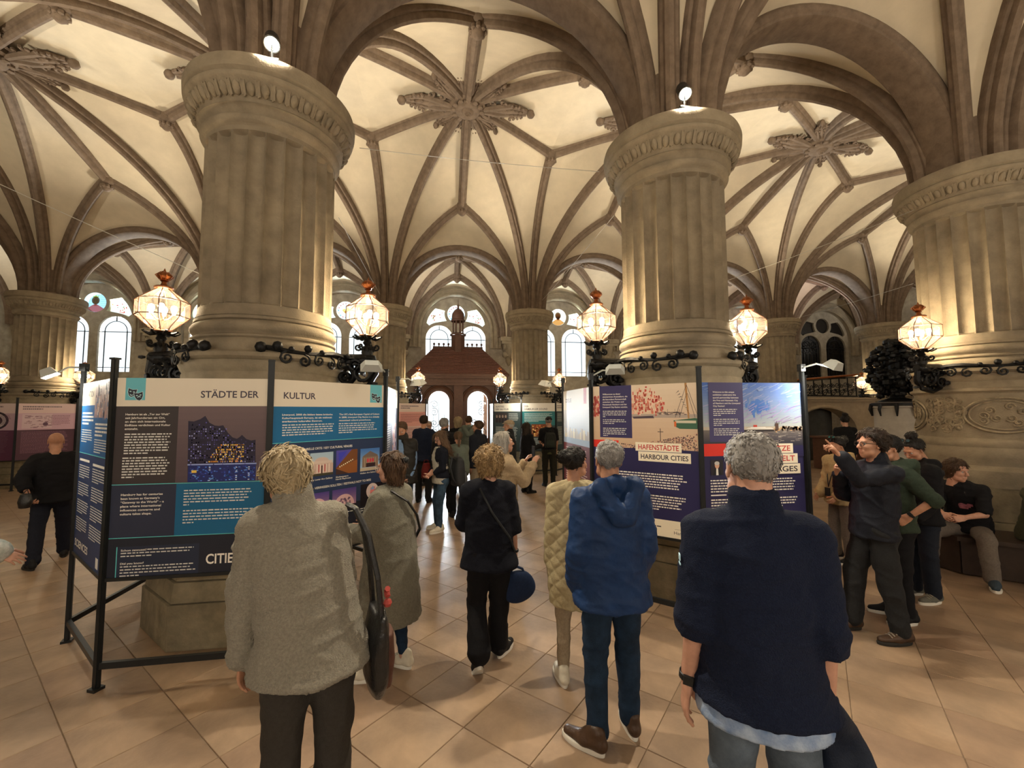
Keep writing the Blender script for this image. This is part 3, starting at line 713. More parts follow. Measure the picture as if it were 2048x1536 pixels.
for k in range(11):
    x = -1.0 + 0.2 * k
    if abs(x) > .3: m.lathe([(0.0, 0), (0.02, 0), (0.02, .06), (0.045, .09), (0.05, .12), (0.03, .16), (0, .17)], 8, (x, yr, 4.76))
m.build('ridge_cresting', WOOD, porch)
m = MB(); m.prism([(0.30 * math.cos(PI / 8 + k * PI / 4), yr + .30 * math.sin(PI / 8 + k * PI / 4)) for k in range(8)], 4.45, 5.25)
m.lathe([(0.36, 5.25), (0.36, 5.30), (0.28, 5.33), (0.24, 5.36)], 8, (0, yr, 0), PI / 8, PI / 8 + 2 * PI)
for k in range(8):
    a = PI / 8 + k * PI / 4; m.tube([(0.22 * math.cos(a), yr + .22 * math.sin(a), 5.33), (0.22 * math.cos(a), yr + .22 * math.sin(a), 5.85)], 0.03, 6)
m.lathe([(0.30, 5.85), (0.32, 5.90), (0.27, 5.95), (0.27, 6.05), (0.25, 6.2), (0.16, 6.34), (0.05, 6.42), (0.04, 6.5), (0.06, 6.54), (0.03, 6.58), (0.012, 6.62), (0.0, 6.95)], 16, (0, yr, 0))
m.build('cupola', WOOD, porch, 40)
for sx in (-1, 1):                                                 # two arched leaves with bright glazing
    me = shape2d([(0.17, 0.03), (1.48, 0.03), (1.48, 3.05), (0.17, 3.05)], [arch_outline(0.36, 1.18, 0.95, 2.42)], 0.10); me.materials.append(WOOD)
    d = obj('door_leaf', me, porch, (0, 0.08, 0))
    if sx < 0: d.scale = (-1, 1, 1)
    flatpoly(arch_outline(0.36, 1.18, 0.95, 2.42), 0.06).build('pane', GLASS, d)
    m = MB()
    for q, (cx, cz) in enumerate(((0.95, 2.3), (0.95, 2.0), (0.62, 1.6), (0.95, 1.55), (0.6, 1.25), (0.95, 1.2))):
        m.tube([(x, 0.03, z) for x, z in spiral((cx, cz), .17, .02, 1.6, q * 1.1)], .012, 5)
    for x in (0.55, 0.77, 0.99): m.bar((x, .03, .95), (x, .03, 2.5 if x == 0.77 else 1.9), .016)
    m.build('iron_grille', IRON, d)
    m = MB(); pth = []; sd = []
    for i in range(21):
        a = PI - PI * i / 20; v = Vector((math.cos(a), 0, math.sin(a))); pth.append(Vector((0.77, 0, 2.42)) + v * 0.52); sd.append(v)
    m.sweep([(0, 0), (0, -.08), (.05, -.11), (.09, -.08), (.12, -.10), (.15, 0)], pth, sd, [Vector((0, 1, 0))] * 21); m.build('arch_moulding', WOOD, d, 40)
    m = MB(); m.box((0.77, -0.02, 0.5), (0.8, 0.03, 0.6)); m.box((0.77, -0.04, 0.5), (0.62, 0.03, 0.42)); m.build('lower_panel', WOOD, d)
    m = MB(); m.tube([(0.26, -0.02, 1.1), (0.26, -0.07, 1.13), (0.26, -0.07, 1.32), (0.26, -0.02, 1.35)], .012, 6); m.build('handle', COPPER, d)
# ================================================================ STAIRCASE SIDE
STL = mat('stair_stone', (0.47, 0.38, 0.27), 0.8, 0.12, 5, 0.15, 40, stain=0.15)
sw = empty('staircase_wall', (0, D - 0.2, 0)); tag(sw, 'cream stone staircase wall with a segmental arch under the iron railing', 'staircase')
ar = [(15.0, 0.02)] + [(16.35 + 1.35 * math.cos(PI - PI * i / 16), 1.20 + 0.90 * math.sin(PI - PI * i / 16)) for i in range(17)] + [(17.7, 0.02)]
me = shape2d([(14.9, 0), (18.9, 0), (18.9, 2.42), (14.9, 2.42)], [ar], 0.45); me.materials.append(STL); obj('wall_body', me, sw)
m = MB(); m.box((16.9, .2, 2.46), (4.1, .62, .08)); m.box((16.9, .2, 2.38), (4.0, .56, .06)); m.build('coping', STL, sw)
m = MB(); pth = [Vector((x, 0, z)) for x, z in ar[1:-1]]; sd = [(Vector((p.x - 16.35, 0, (p.z - 1.2) * 1.4))).normalized() for p in pth]
m.sweep([(0, 0), (0, -.05), (.05, -.07), (.09, -.03), (.12, 0)], pth, sd, [Vector((0, 1, 0))] * len(pth)); m.build('arch_moulding', STL, sw, 40)
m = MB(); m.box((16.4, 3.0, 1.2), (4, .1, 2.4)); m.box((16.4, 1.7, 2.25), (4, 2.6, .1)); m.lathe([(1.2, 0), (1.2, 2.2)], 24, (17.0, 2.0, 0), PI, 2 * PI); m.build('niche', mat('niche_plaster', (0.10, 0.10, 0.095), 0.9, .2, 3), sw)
rl = empty('staircase_railing', (0, D - 0.15, 2.5)); tag(rl, 'black wrought iron railing with copper handrail on the staircase wall', 'railing')
m = MB(); m.bar((15.2, 0, .08), (17.9, 0, .05), .05); m.bar((15.2, 0, .60), (17.9, 0, .81), .03)
m.build('rail_bars', IRON, rl)
m = MB(); m.tube([(15.2, 0, .66), (17.95, 0, .90)], .045, 8); m.build('handrail', COPPER, rl)
for k in range(7):
    m = MB(); x = 15.4 + .38 * k; h = .30 + .03 * k
    for q, (dx, dz, r, t) in enumerate(((-.08, .18, .13, 1.6), (.10, .36, .12, -1.6), (-.09, .46, .09, 1.4), (.1, .15, .09, 1.5))): m.tube([(a, 0, b) for a, b in spiral((x + dx, dz + .03 * k * (q % 2)), r, .02, t, q)], .016, 5)
    m.bar((x + .19, 0, .05), (x + .19, 0, .62 + .03 * k), .03); m.ball((x, 0, .3), .05, 6); m.build('scroll_panel', IRON, rl, 50)
pst = empty('stair_pillar', (14.5, 5.0, 0)); tag(pst, 'plain grey stone drum pillar under the black iron flower urn', 'pillar')
GRY = mat('grey_stone', (0.40, 0.37, 0.33), .8, .12, 5, .15, 40)
m = MB(); m.lathe([(0.62, 0), (0.62, .3), (0.56, .38), (0.54, .45), (0.53, 2.05), (0.56, 2.08), (0.56, 2.18), (0.50, 2.22), (0, 2.22)], 40); m.build('drum', GRY, pst, 40)
urn = empty('iron_flower_urn', (14.5, 5.0, 2.22)); tag(urn, 'large black wrought iron urn of leaves and flowers on the grey pillar', 'urn')
m = MB(); m.lathe([(0.45, 0), (0.40, .06), (0.18, .12), (0.14, .22), (0.22, .32), (0.40, .5), (0.5, .75), (0.46, .9), (0, .95)], 20); m.build('urn_body', IRON, urn, 40)
m = MB(); rr = random.Random(21)
for k in range(300):
    a = rr.uniform(0, 2 * PI); z = rr.uniform(.2, 1.75); R = (0.62 * math.sin(PI * min(1, max(.06, (z + .10) / 1.95))) ** .6) * rr.uniform(.6, 1.08)
    c = (R * math.cos(a), R * math.sin(a), z)
    m.ball(c, (rr.uniform(.06, .13), rr.uniform(.06, .13), rr.uniform(.05, .11)), 6)
    if k % 2 == 0: m.tube([c, (c[0] * 1.12, c[1] * 1.12, c[2] + .06), (c[0] * 1.2, c[1] * 1.2, c[2] + .02)], [.04, .03, .015], 5)
m.build('iron_foliage', IRON, urn, 60)
m = MB(); m.tube([(0, 0, .2), (0, 0, 1.45)], .16, 10); m.build('core_stem', IRON, urn)
m = MB(); m.lathe([(0.57, -.10), (0.60, -.08), (0.60, -.03), (0.57, -.01)], 30)
for k in range(10):
    a = k * PI / 5; m.tube([(.58 * math.cos(a), .58 * math.sin(a), -.05), (.62 * math.cos(a), .62 * math.sin(a), -.2), (.58 * math.cos(a), .58 * math.sin(a), -.38)], [.05, .04, .015], 6)
m.build('iron_collar', IRON, urn, 50)
dk = empty('counter_desk', (15.8, 7.6, 0)); tag(dk, 'dark wooden counter desk in front of the staircase arch', 'desk')
m = MB(); m.box((0, 0, 1.10), (2.6, .8, .06)); m.build('desk_top', WOOD, dk)
m = MB(); m.box((0, .05, .55), (2.4, .6, 1.04)); m.build('body', WOOD, dk)
for k in range(4):
    m = MB(); m.box((-.9 + .6 * k, -.26, .55), (.5, .03, .8)); m.box((-.9 + .6 * k, -.28, .55), (.38, .02, .66)); m.build('panel', WOOD, dk)
# bench round the right-hand pedestal
bn = empty('octagonal_bench', (2 * S, 0, 0)); tag(bn, 'low dark wooden bench wrapped around the right-hand pedestal', 'bench')
BW = mat('bench_wood', (0.035, 0.020, 0.014), .5, .3, 8, .1, 30)
po, pi_ = octo(1.62), octo(0.93)
for k in range(8):
    k2 = (k + 1) % 8
    m = MB(); m.prism([pi_[k], po[k], po[k2], pi_[k2]], .42, .47); m.build('seat_board', BW, bn)
    m = MB(); q0, q1 = octo(1.52)[k], octo(1.52)[k2]; m.bar((*q0, .22), (*q1, .22), .04, .40); m.build('front_board', BW, bn)
# ================================================================ TENSION WIRES
WIRE = mat('steel_wire', (0.55, 0.53, 0.48), .4, metal=.6)
def wire(a, b, label):
    m = MB(); a = Vector(a); b = Vector(b); m.tube([a.lerp(b, i / 6) - Vector((0, 0, .02 * math.sin(PI * i / 6))) for i in range(7)], .0038, 5)
    o = m.build('tension_wire', WIRE); tag(o, label, 'wire', 'thin tension wires'); return o
wire((-0.66, 0.1, 3.495), (-4.15, 0.1, 5.085), 'thin steel wire falling from the upper left edge to the near left column')
wire((0.62, 0.35, 4.40), (-0.10, 8.53, 5.70), 'thin steel wire from the near left column to the column left of the porch')
wire((S - 0.64, 0.35, 4.68), (S + 0.27, 8.50, 5.70), 'thin steel wire from the middle column to the column right of the porch')
wire((0.86, 0.3, 5.28), (S - 0.86, 0.3, 5.255), 'nearly level thin wire between the two near capitals')
wire((S + 0.66, 0.1, 3.69), (2 * S - 0.86, 0.1, 4.98), 'thin wire rising from the middle column to the right-hand capital')
wire((2 * S - 0.70, 0.3, 3.93), (3 * S + 0.10, D - 0.86, 5.38), 'thin wire slanting past the right-hand vault to the column left of the staircase')
# ================================================================ EXHIBITION STANDS
SD = 1.106; AP = SD * 1.2071; ZTOP = 2.27
CORN = [(-AP, -SD / 2), (-SD / 2, -AP), (SD / 2, -AP), (AP, -SD / 2), (AP, SD / 2), (SD / 2, AP), (-SD / 2, AP), (-AP, SD / 2)]
_FONT = {}
def text_mesh(txt, bold):
    k = (txt, bold)
    if k in _FONT: return _FONT[k]
    cu = bpy.data.curves.new('t', 'FONT'); cu.body = txt; cu.size = 1.0; cu.resolution_u = 3; cu.offset = 0.018 if bold else 0.0
    o = bpy.data.objects.new('t', cu); COL.objects.link(o)
    dg = bpy.context.evaluated_depsgraph_get(); me = bpy.data.meshes.new_from_object(o.evaluated_get(dg))
    vs = [(v.co.x, v.co.y) for v in me.vertices]; fs = [tuple(p.vertices) for p in me.polygons]
    bpy.data.objects.remove(o); bpy.data.curves.remove(cu); bpy.data.meshes.remove(me)
    _FONT[k] = (vs, fs); return vs, fs
class Print:
    """flat print on a board: x = u to the right, z = -v downwards, stacked in thin layers in front of y = 0"""
    def __init__(s): s.m = {}; s.n = 0
    def g(s, part): return s.m.setdefault(part, MB())
    def y(s): s.n += 1; return -0.0006 - 0.00002 * s.n
    def poly(s, part, pts, col, y=None): s.g(part).add([(u, s.y() if y is None else y, -v) for u, v in pts][::-1] if False else [(u, (y if y is not None else s.y()), -v) for u, v in pts], [tuple(range(len(pts)))], srgb(*col))
    def flat(s, part, pts, col):
        y = s.y(); p = [(u, y, -v) for u, v in pts]
        a = sum(pts[i][0] * pts[(i + 1) % len(pts)][1] - pts[(i + 1) % len(pts)][0] * pts[i][1] for i in range(len(pts)))
        s.g(part).add(p if a < 0 else p[::-1], [tuple(range(len(p)))], srgb(*col))
    def rect(s, part, u0, v0, u1, v1, col): s.flat(part, [(u0, v0), (u1, v0), (u1, v1), (u0, v1)], col)
    def grad(s, part, u0, v0, u1, v1, c0, c1, n=12):
        y = s.y(); m = s.g(part)
        for i in range(n):
            a = v0 + (v1 - v0) * i / n; b = v0 + (v1 - v0) * (i + 1) / n; t = i / (n - 1); c = srgb(*[c0[k] + (c1[k] - c0[k]) * t for k in range(3)])
            m.add([(u0, y, -b), (u1, y, -b), (u1, y, -a), (u0, y, -a)], [(0, 1, 2, 3)], c)
    def text(s, part, txt, u, v, w=None, h=0.03, col=(240, 238, 230), bold=True, align='l', slope=0):
        """v = baseline, h = capital height; w stretches the line to that width"""
        vs, fs = text_mesh(txt, bold)
        if not vs: return
        x0 = min(p[0] for p in vs); x1 = max(p[0] for p in vs); k = h / 0.70; kx = (w / (x1 - x0)) if w else k
        y = s.y(); m = s.g(part); o = len(m.v); c = srgb(*col)
        m.add([(u + (p[0] - x0) * kx, y, -v + p[1] * k) for p in vs], fs, c)
    def lines(s, part, u0, v0, u1, n, dv, h, col=(215, 215, 212), seed=1, last=0.5):
        rr = random.Random(seed); y = s.y(); m = s.g(part); c = srgb(*col)
        for i in range(n):
            e = u1 - (u1 - u0) * (rr.uniform(0, .12) if i < n - 1 else 1 - last); u = u0; v = v0 + dv * i
            while u < e - 0.004:
                wd = min(rr.uniform(.012, .042), e - u); m.add([(u, y, -v - h), (u + wd, y, -v - h), (u + wd, y, -v), (u, y, -v)], [(0, 1, 2, 3)], c); u += wd + 0.007
    def dots(s, part, n, fn, seed=1):
        rr = random.Random(seed)
        y = s.y(); m = s.g(part)
        for i in range(n):
            r = fn(rr)
            if not r: continue
            u, v, a, b, col = r; m.add([(u, y - 0.00001, -v - b), (u + a, y - 0.00001, -v - b), (u + a, y - 0.00001, -v), (u, y - 0.00001, -v)], [(0, 1, 2, 3)], srgb(*col))
    def out(s, parent):
        for k, m in s.m.items(): m.build(k, INK, parent, kind='stuff' if k in ('body_text', 'photograph') else None)
def masks(P, u0, v0, w, h):
    P.rect('theme_icon', u0, v0, u0 + w, v0 + h, (104, 188, 204))
    for cx, cy, sg in ((u0 + w * .33, v0 + h * .66, 1), (u0 + w * .68, v0 + h * .82, -1)):
        a = w * .20; k = math.radians(10 * sg); R = lambda x, y: (cx + x * math.cos(k) - y * math.sin(k), cy + x * math.sin(k) + y * math.cos(k))
        sh = [(-1.1, -1.05), (0, -.8), (1.1, -1.05), (1.0, .1), (.6, .9), (0, 1.25), (-.6, .9), (-1.0, .1)]
        P.flat('theme_icon', [R(a * x * 1.12, a * y * 1.12) for x, y in sh], (200, 225, 228)); P.flat('theme_icon', [R(a * x, a * y) for x, y in sh], (38, 44, 58))
        for q in (-1, 1): P.flat('theme_icon', [R(a * (q * .45 + .28 * math.cos(t)), a * (-.25 + .16 * math.sin(t))) for t in [PI * i / 4 for i in range(8)]], (180, 215, 220))
        P.flat('theme_icon', [R(a * x, a * (.45 + sg * z)) for x, z in ((-.5, 0), (0, .22), (.5, 0), (.3, .35), (0, .48), (-.3, .35))], (180, 215, 220))
CREAM = (228, 219, 202); NAVY = (44, 50, 72); BLUE = (26, 100, 148); TEAL = (96, 200, 205); WHT = (238, 234, 226)
# ---- STAEDTE DER
def face_cities(P):
    W = 1.066; P.rect('ground_print', 0, 0, W, 1.483, CREAM); P.rect('ground_print', 0, .217, W, .81, (58, 51, 53))
    P.grad('photograph', .43, .217, W, .80, (112, 94, 98), (86, 72, 80))
    roof = [(.501, .331), (.54, .335), (.585, .318), (.619, .292), (.65, .345), (.69, .368), (.72, .372), (.749, .366), (.785, .425), (.82, .462), (.851, .473), (.87, .46), (.887, .443), (.92, .476), (.955, .488), (.987, .482)]
    P.flat('photograph', roof + [(.996, .802), (.515, .801)], (38, 33, 58)); P.rect('photograph', .515, .672, .996, .80, (34, 44, 108)); P.rect('photograph', .51, .662, 1.0, .672, (150, 168, 226))
    def lit(rr):
        u = rr.uniform(.51, .98); v = rr.uniform(.33, .66); i = min(range(len(roof)), key=lambda k: abs(roof[k][0] - u))
        if v < roof[i][1] + .02: return None
        return (round(u / .016) * .016, round(v / .017) * .017, .008, .009, rr.choice(((96, 88, 170), (120, 118, 210), (70, 66, 120), (170, 175, 235), (60, 55, 100))))
    P.dots('photograph', 420, lit, 3)
    for k in range(8):
        v = .515 + .018 * k; a = .724 - .012 * k; P.dots('photograph', 16, lambda rr: (a + rr.uniform(0, .17 + .012 * k), v, .011, .011, rr.choice(((240, 190, 80), (250, 215, 120), (225, 150, 70)))), 10 + k)
    P.dots('photograph', 130, lambda rr: (rr.uniform(.52, .98), rr.uniform(.68, .79), .012, .008, rr.choice(((60, 90, 200), (80, 130, 230), (50, 60, 150), (110, 160, 240)))), 5)
    for u in (.66, .85, .94): P.dots('photograph', 7, lambda rr: (u, .69 + .016 * rr.randrange(7), .012, .007, (205, 215, 240)), int(u * 100))
    P.rect('photograph', .54, .71, .575, .73, (235, 200, 90))
    for u in (1.0, 1.02, 1.035): P.rect('photograph', u, .69 - (u - 1) * 2, u + .003, .80, (150, 140, 140))
    P.dots('photograph', 14, lambda rr: (rr.uniform(1.0, 1.05), rr.uniform(.73, .79), .02, .006, (205, 190, 130)), 7)
    P.rect('ground_print', 0, .81, .44, 1.197, NAVY); P.rect('ground_print', .44, .81, W, 1.197, (22, 98, 142)); P.rect('ground_print', 0, 1.197, W, 1.483, (34, 38, 52)); P.rect('ground_print', .06, 1.262, .617, 1.483, (40, 48, 70))
    P.rect('accent_lines', 0, .803, W, .808, TEAL); P.rect('accent_lines', 0, 1.196, W, 1.201, TEAL); P.rect('accent_lines', .06, 1.262, .066, 1.483, TEAL)
    masks(P, .061, 0, .135, .17); P.text('headline', 'STÄDTE DER', .581, .150, .418, .052, (76, 70, 82))
    for i, t in enumerate(('Hamburg ist als „Tor zur Welt“', 'seit Jahrhunderten ein Ort,', 'an dem sich internationale', 'Einflüsse verdichten und Kultur', 'entsteht.')): P.text('body_text', t, .070, .285 + .0275 * i, [.30, .27, .275, .31, .09][i], .0145, WHT)
    P.lines('body_text', .072, .424, .395, 8, .0205, .0095, seed=1); P.lines('body_text', .066, .603, .39, 8, .0205, .0095, seed=2, last=.25)
    for i, t in enumerate(('Hamburg has for centuries', 'been known as Germany’s', '“Gateway to the World” – a', 'place where international', 'influences converge and', 'culture takes shape.')): P.text('body_text', t, .070, .888 + .0285 * i, [.28, .26, .29, .272, .265, .21][i], .0155, WHT)
    P.lines('body_text', .494, .858, .98, 6, .0215, .0085, seed=3, last=.08); P.lines('body_text', .494, 1.01, 1.0, 5, .0225, .0085, seed=4, last=.15)
    P.text('body_text', 'Schon gewusst?', .09, 1.296, .17, .014, WHT); P.lines('body_text', .265, 1.284, .58, 1, .02, .008, seed=5, last=1); P.lines('body_text', .09, 1.306, .6, 2, .022, .008, seed=6, last=.4)
    P.text('body_text', 'Did you know?', .09, 1.392, .155, .014, WHT); P.lines('body_text', .09, 1.404, .6, 4, .022, .008, seed=7, last=.25)
    P.text('english_headline', 'CITIES OF', .667, 1.418, .36, .072, (244, 240, 232))
def venue(P, u0, v0, u1, v1, k):
    w, h = u1 - u0, v1 - v0; X = lambda x, y: (u0 + w * x, v0 + h * y)
    F = lambda pts, c: P.flat('photograph', [X(x, y) for x, y in pts], c); B = lambda x0, y0, x1, y1, c: P.rect('photograph', u0 + w * x0, v0 + h * y0, u0 + w * x1, v0 + h * y1, c)
    if k == 0:
        P.grad('photograph', u0, v0, u1, v1, (170, 195, 215), (205, 212, 215)); F([(.2 + .3 * (1 - math.cos(t)), .36 - .16 * math.sin(t)) for t in [PI * i / 10 for i in range(11)]], (214, 190, 180)); B(.08, .36, .95, .48, (220, 200, 188)); B(0, .48, 1, .92, (206, 178, 166))
        for i in range(5): B(.28 + .13 * i, .50, .33 + .13 * i, .88, (232, 214, 202))
        B(.36, .52, .40, .84, (190, 70, 70)); B(.62, .52, .66, .84, (190, 70, 70)); B(.48, .56, .54, .9, (70, 40, 40)); B(0, .90, 1, 1, (70, 68, 50))
    elif k == 1:
        B(0, 0, 1, 1, (150, 92, 48)); F([(0, 0), (.72, 0), (0, .72)], (84, 78, 170)); F([(.72, 0), (1, 0), (1, .45), (0, .75), (0, .72)], (120, 74, 42)); F([(0, .75), (.6, 1), (0, 1)], (72, 50, 44))
        for i in range(8): B(.15 + .085 * i, .66 - .035 * i, .20 + .085 * i, .71 - .035 * i, (250, 240, 205))
        F([(.1, .1), (.5, .05), (.12, .5)], (66, 70, 190))
    elif k == 2:
        P.grad('photograph', u0, v0, u1, v1, (70, 120, 190), (180, 205, 225)); F([(.12, .34), (.5, .12), (.9, .32), (.9, .38), (.12, .40)], (120, 104, 96)); B(.1, .38, .93, .84, (140, 118, 100))
        for i in range(6): B(.2 + .11 * i, .42, .25 + .11 * i, .82, (172, 150, 126))
        for i in range(3): B(.34 + .13 * i, .46, .43 + .13 * i, .62, (214, 60, 80))
        B(.3, .66, .78, .84, (56, 36, 40)); B(0, .86, 1, 1, (196, 182, 160))
    elif k == 3:
        P.grad('photograph', u0, v0, u1, v1, (86, 70, 140), (200, 150, 160)); F([(.5 + .42 * math.cos(t), .75 - .5 * math.sin(t)) for t in [PI * i / 12 for i in range(13)]], (226, 186, 190)); P.dots('photograph', 26, lambda rr: (u0 + w * rr.uniform(.25, .75), v0 + h * rr.uniform(.4, .72), w * .06, h * .07, (130, 100, 130)), 4); B(0, .76, 1, 1, (30, 24, 36))
    else:
        B(0, 0, 1, 1, (24, 18, 28)); F([(.5 + .26 * math.cos(t), .36 + .36 * math.sin(t)) for t in [2 * PI * i / 20 for i in range(20)]], (222, 205, 205)); F([(.42, .2), (.6, .16), (.66, .42), (.5, .62), (.4, .45)], (226, 130, 130)); F([(.4, .3), (.52, .12), (.6, .3)], (140, 170, 215)); B(.44, .5, .52, .95, (190, 60, 70)); F([(.48 + .06 * math.cos(t), .5 + .06 * math.sin(t)) for t in [2 * PI * i / 10 for i in range(10)]], (80, 40, 44))
def face_culture(P):
    W = 1.066; P.rect('ground_print', 0, 0, W, 1.483, CREAM); P.rect('ground_print', 0, .22, W, .517, (30, 106, 156)); P.rect('ground_print', 0, .517, W, 1.483, (42, 58, 92)); P.rect('accent_lines', 0, .514, W, .519, TEAL)
    P.rect('ground_print', 0, 1.10, W, 1.483, (34, 38, 52)); masks(P, .904, 0, .136, .175); P.text('headline', 'KULTUR', .082, .154, .272, .052, (76, 70, 82))
    for i, t in enumerate(('Liverpool, 2008 die bislang letzte britische', 'Kulturhauptstadt Europas, ist ein weltweit', 'anerkanntes kulturelles Zentrum.')): P.text('body_text', t, .075, .294 + .0275 * i, [.44, .435, .345][i], .0145, WHT)
    for i, t in enumerate(('The UK’s final European Capital of Culture', 'in 2008, Liverpool City Region is a globally', 'recognised cultural powerhouse.')): P.text('body_text', t, .580, .294 + .0275 * i, [.435, .435, .34][i], .0145, WHT)
    P.lines('body_text', .078, .368, .541, 5, .0205, .0085, seed=8, last=.8); P.lines('body_text', .578, .368, .988, 5, .0205, .0085, seed=9, last=.35)
    P.text('body_text', 'WICHTIGE KULTURELLE ORTE / KEY CULTURAL VENUES', .075, .590, .645, .019, WHT)
    for k, (a, b, c, d) in enumerate(((.075, .620, .275, .82), (.318, .620, .531, .82), (.560, .614, .776, .83), (.808, .618, 1.024, .83))): venue(P, a, b, c, d, (2, 0, 1, 2)[k])
    P.text('body_text', 'Lady Lever Art Gallery', .318, .856, .21, .013, WHT); P.text('body_text', 'Shakespeare', .56, .858, .125, .013, WHT); P.text('body_text', 'North Playhouse', .56, .878, .15, .013, WHT); P.text('body_text', 'Walker Art Gallery', .808, .855, .175, .013, WHT)
    P.text('body_text', 'VERPASSEN SOLLTEN / FESTIVALS NOT TO MISS', .365, .930, .565, .019, WHT)
    venue(P, .53, .965, .77, 1.16, 3); venue(P, .817, .955, 1.078, 1.16, 4); venue(P, .29, .965, .50, 1.16, 3)
    P.lines('body_text', .53, 1.175, .77, 2, .02, .008, seed=10); P.lines('body_text', .817, 1.175, 1.05, 2, .02, .008, seed=11)
    P.text('english_headline', 'CULTURE', .08, 1.418, .36, .072, (244, 240, 232))
def face_innovation(P):
    W = 1.066; P.rect('ground_print', 0, 0, W, 1.483, CREAM); P.rect('ground_print', 0, .20, W, .615, (30, 92, 150)); P.rect('ground_print', 0, .615, W, 1.483, (36, 58, 102)); P.rect('accent_lines', 0, .612, W, .618, TEAL)
    P.text('headline', 'INNOVATION', .03, .128, .42, .05, (76, 70, 82)); P.grad('photograph', .50, 0, W, .305, (205, 190, 190), (150, 130, 140))
    P.dots('photograph', 60, lambda rr: (rr.uniform(.52, 1.0), rr.uniform(.01, .27), rr.uniform(.01, .05), rr.uniform(.02, .08), rr.choice(((225, 215, 215), (120, 100, 110), (90, 110, 150), (190, 150, 140)))), 3)
    for c, (u0, u1) in enumerate(((.05, .48), (.56, 1.0))):
        P.lines('body_text', u0, .26 + .09 * c, u1, 4, .03, .016, WHT, seed=20 + c, last=.6); P.lines('body_text', u0, .41 + .07 * c, u1, 6, .02, .009, seed=22 + c)
        P.rect('body_text', u0, .665 + .015 * c, u1 - .05, .685 + .015 * c, WHT)
        for k in range(4): P.lines('body_text', u0, .72 + .15 * k, u1, 6, .02, .009, seed=24 + c + 3 * k)
    P.text('headline', 'SCIENCES', .05, 1.42, .5, .06, (244, 240, 232)); P.rect('accent_lines', .84, 1.38, .92, 1.46, (225, 225, 222))
def face_festival(P):
    W = 1.066; P.rect('ground_print', 0, 0, W, 1.483, (222, 226, 228)); P.rect('ground_print', 0, .22, W, 1.483, (78, 84, 112)); P.rect('theme_icon', .12, .02, .26, .19, (120, 190, 210)); P.text('headline', 'THEATER', .62, .10, .36, .035, (76, 70, 82)); P.text('headline', 'KULTUR', .62, .155, .3, .035, (76, 70, 82))
    P.lines('body_text', .1, .28, .42, 4, .03, .016, WHT, seed=31, last=.4); P.lines('body_text', .1, .42, .42, 11, .024, .010, seed=32)
    P.flat('photograph', [(.62, .36), (.8, .30), (.92, .42), (.86, .58), (.94, .74), (.8, .88), (.6, .80), (.66, .62), (.56, .5)], (196, 176, 196)); P.dots('photograph', 40, lambda rr: (rr.uniform(.6, .9), rr.uniform(.36, .84), .05, .04, rr.choice(((230, 150, 140), (120, 110, 170), (235, 225, 225)))), 3)
    P.flat('photograph', [(.4, 1.0), (W, .82), (W, 1.483), (.4, 1.483)], (205, 205, 208)); P.dots('photograph', 30, lambda rr: (rr.uniform(.5, 1), rr.uniform(1.05, 1.4), .05, .03, (110, 110, 125)), 6)
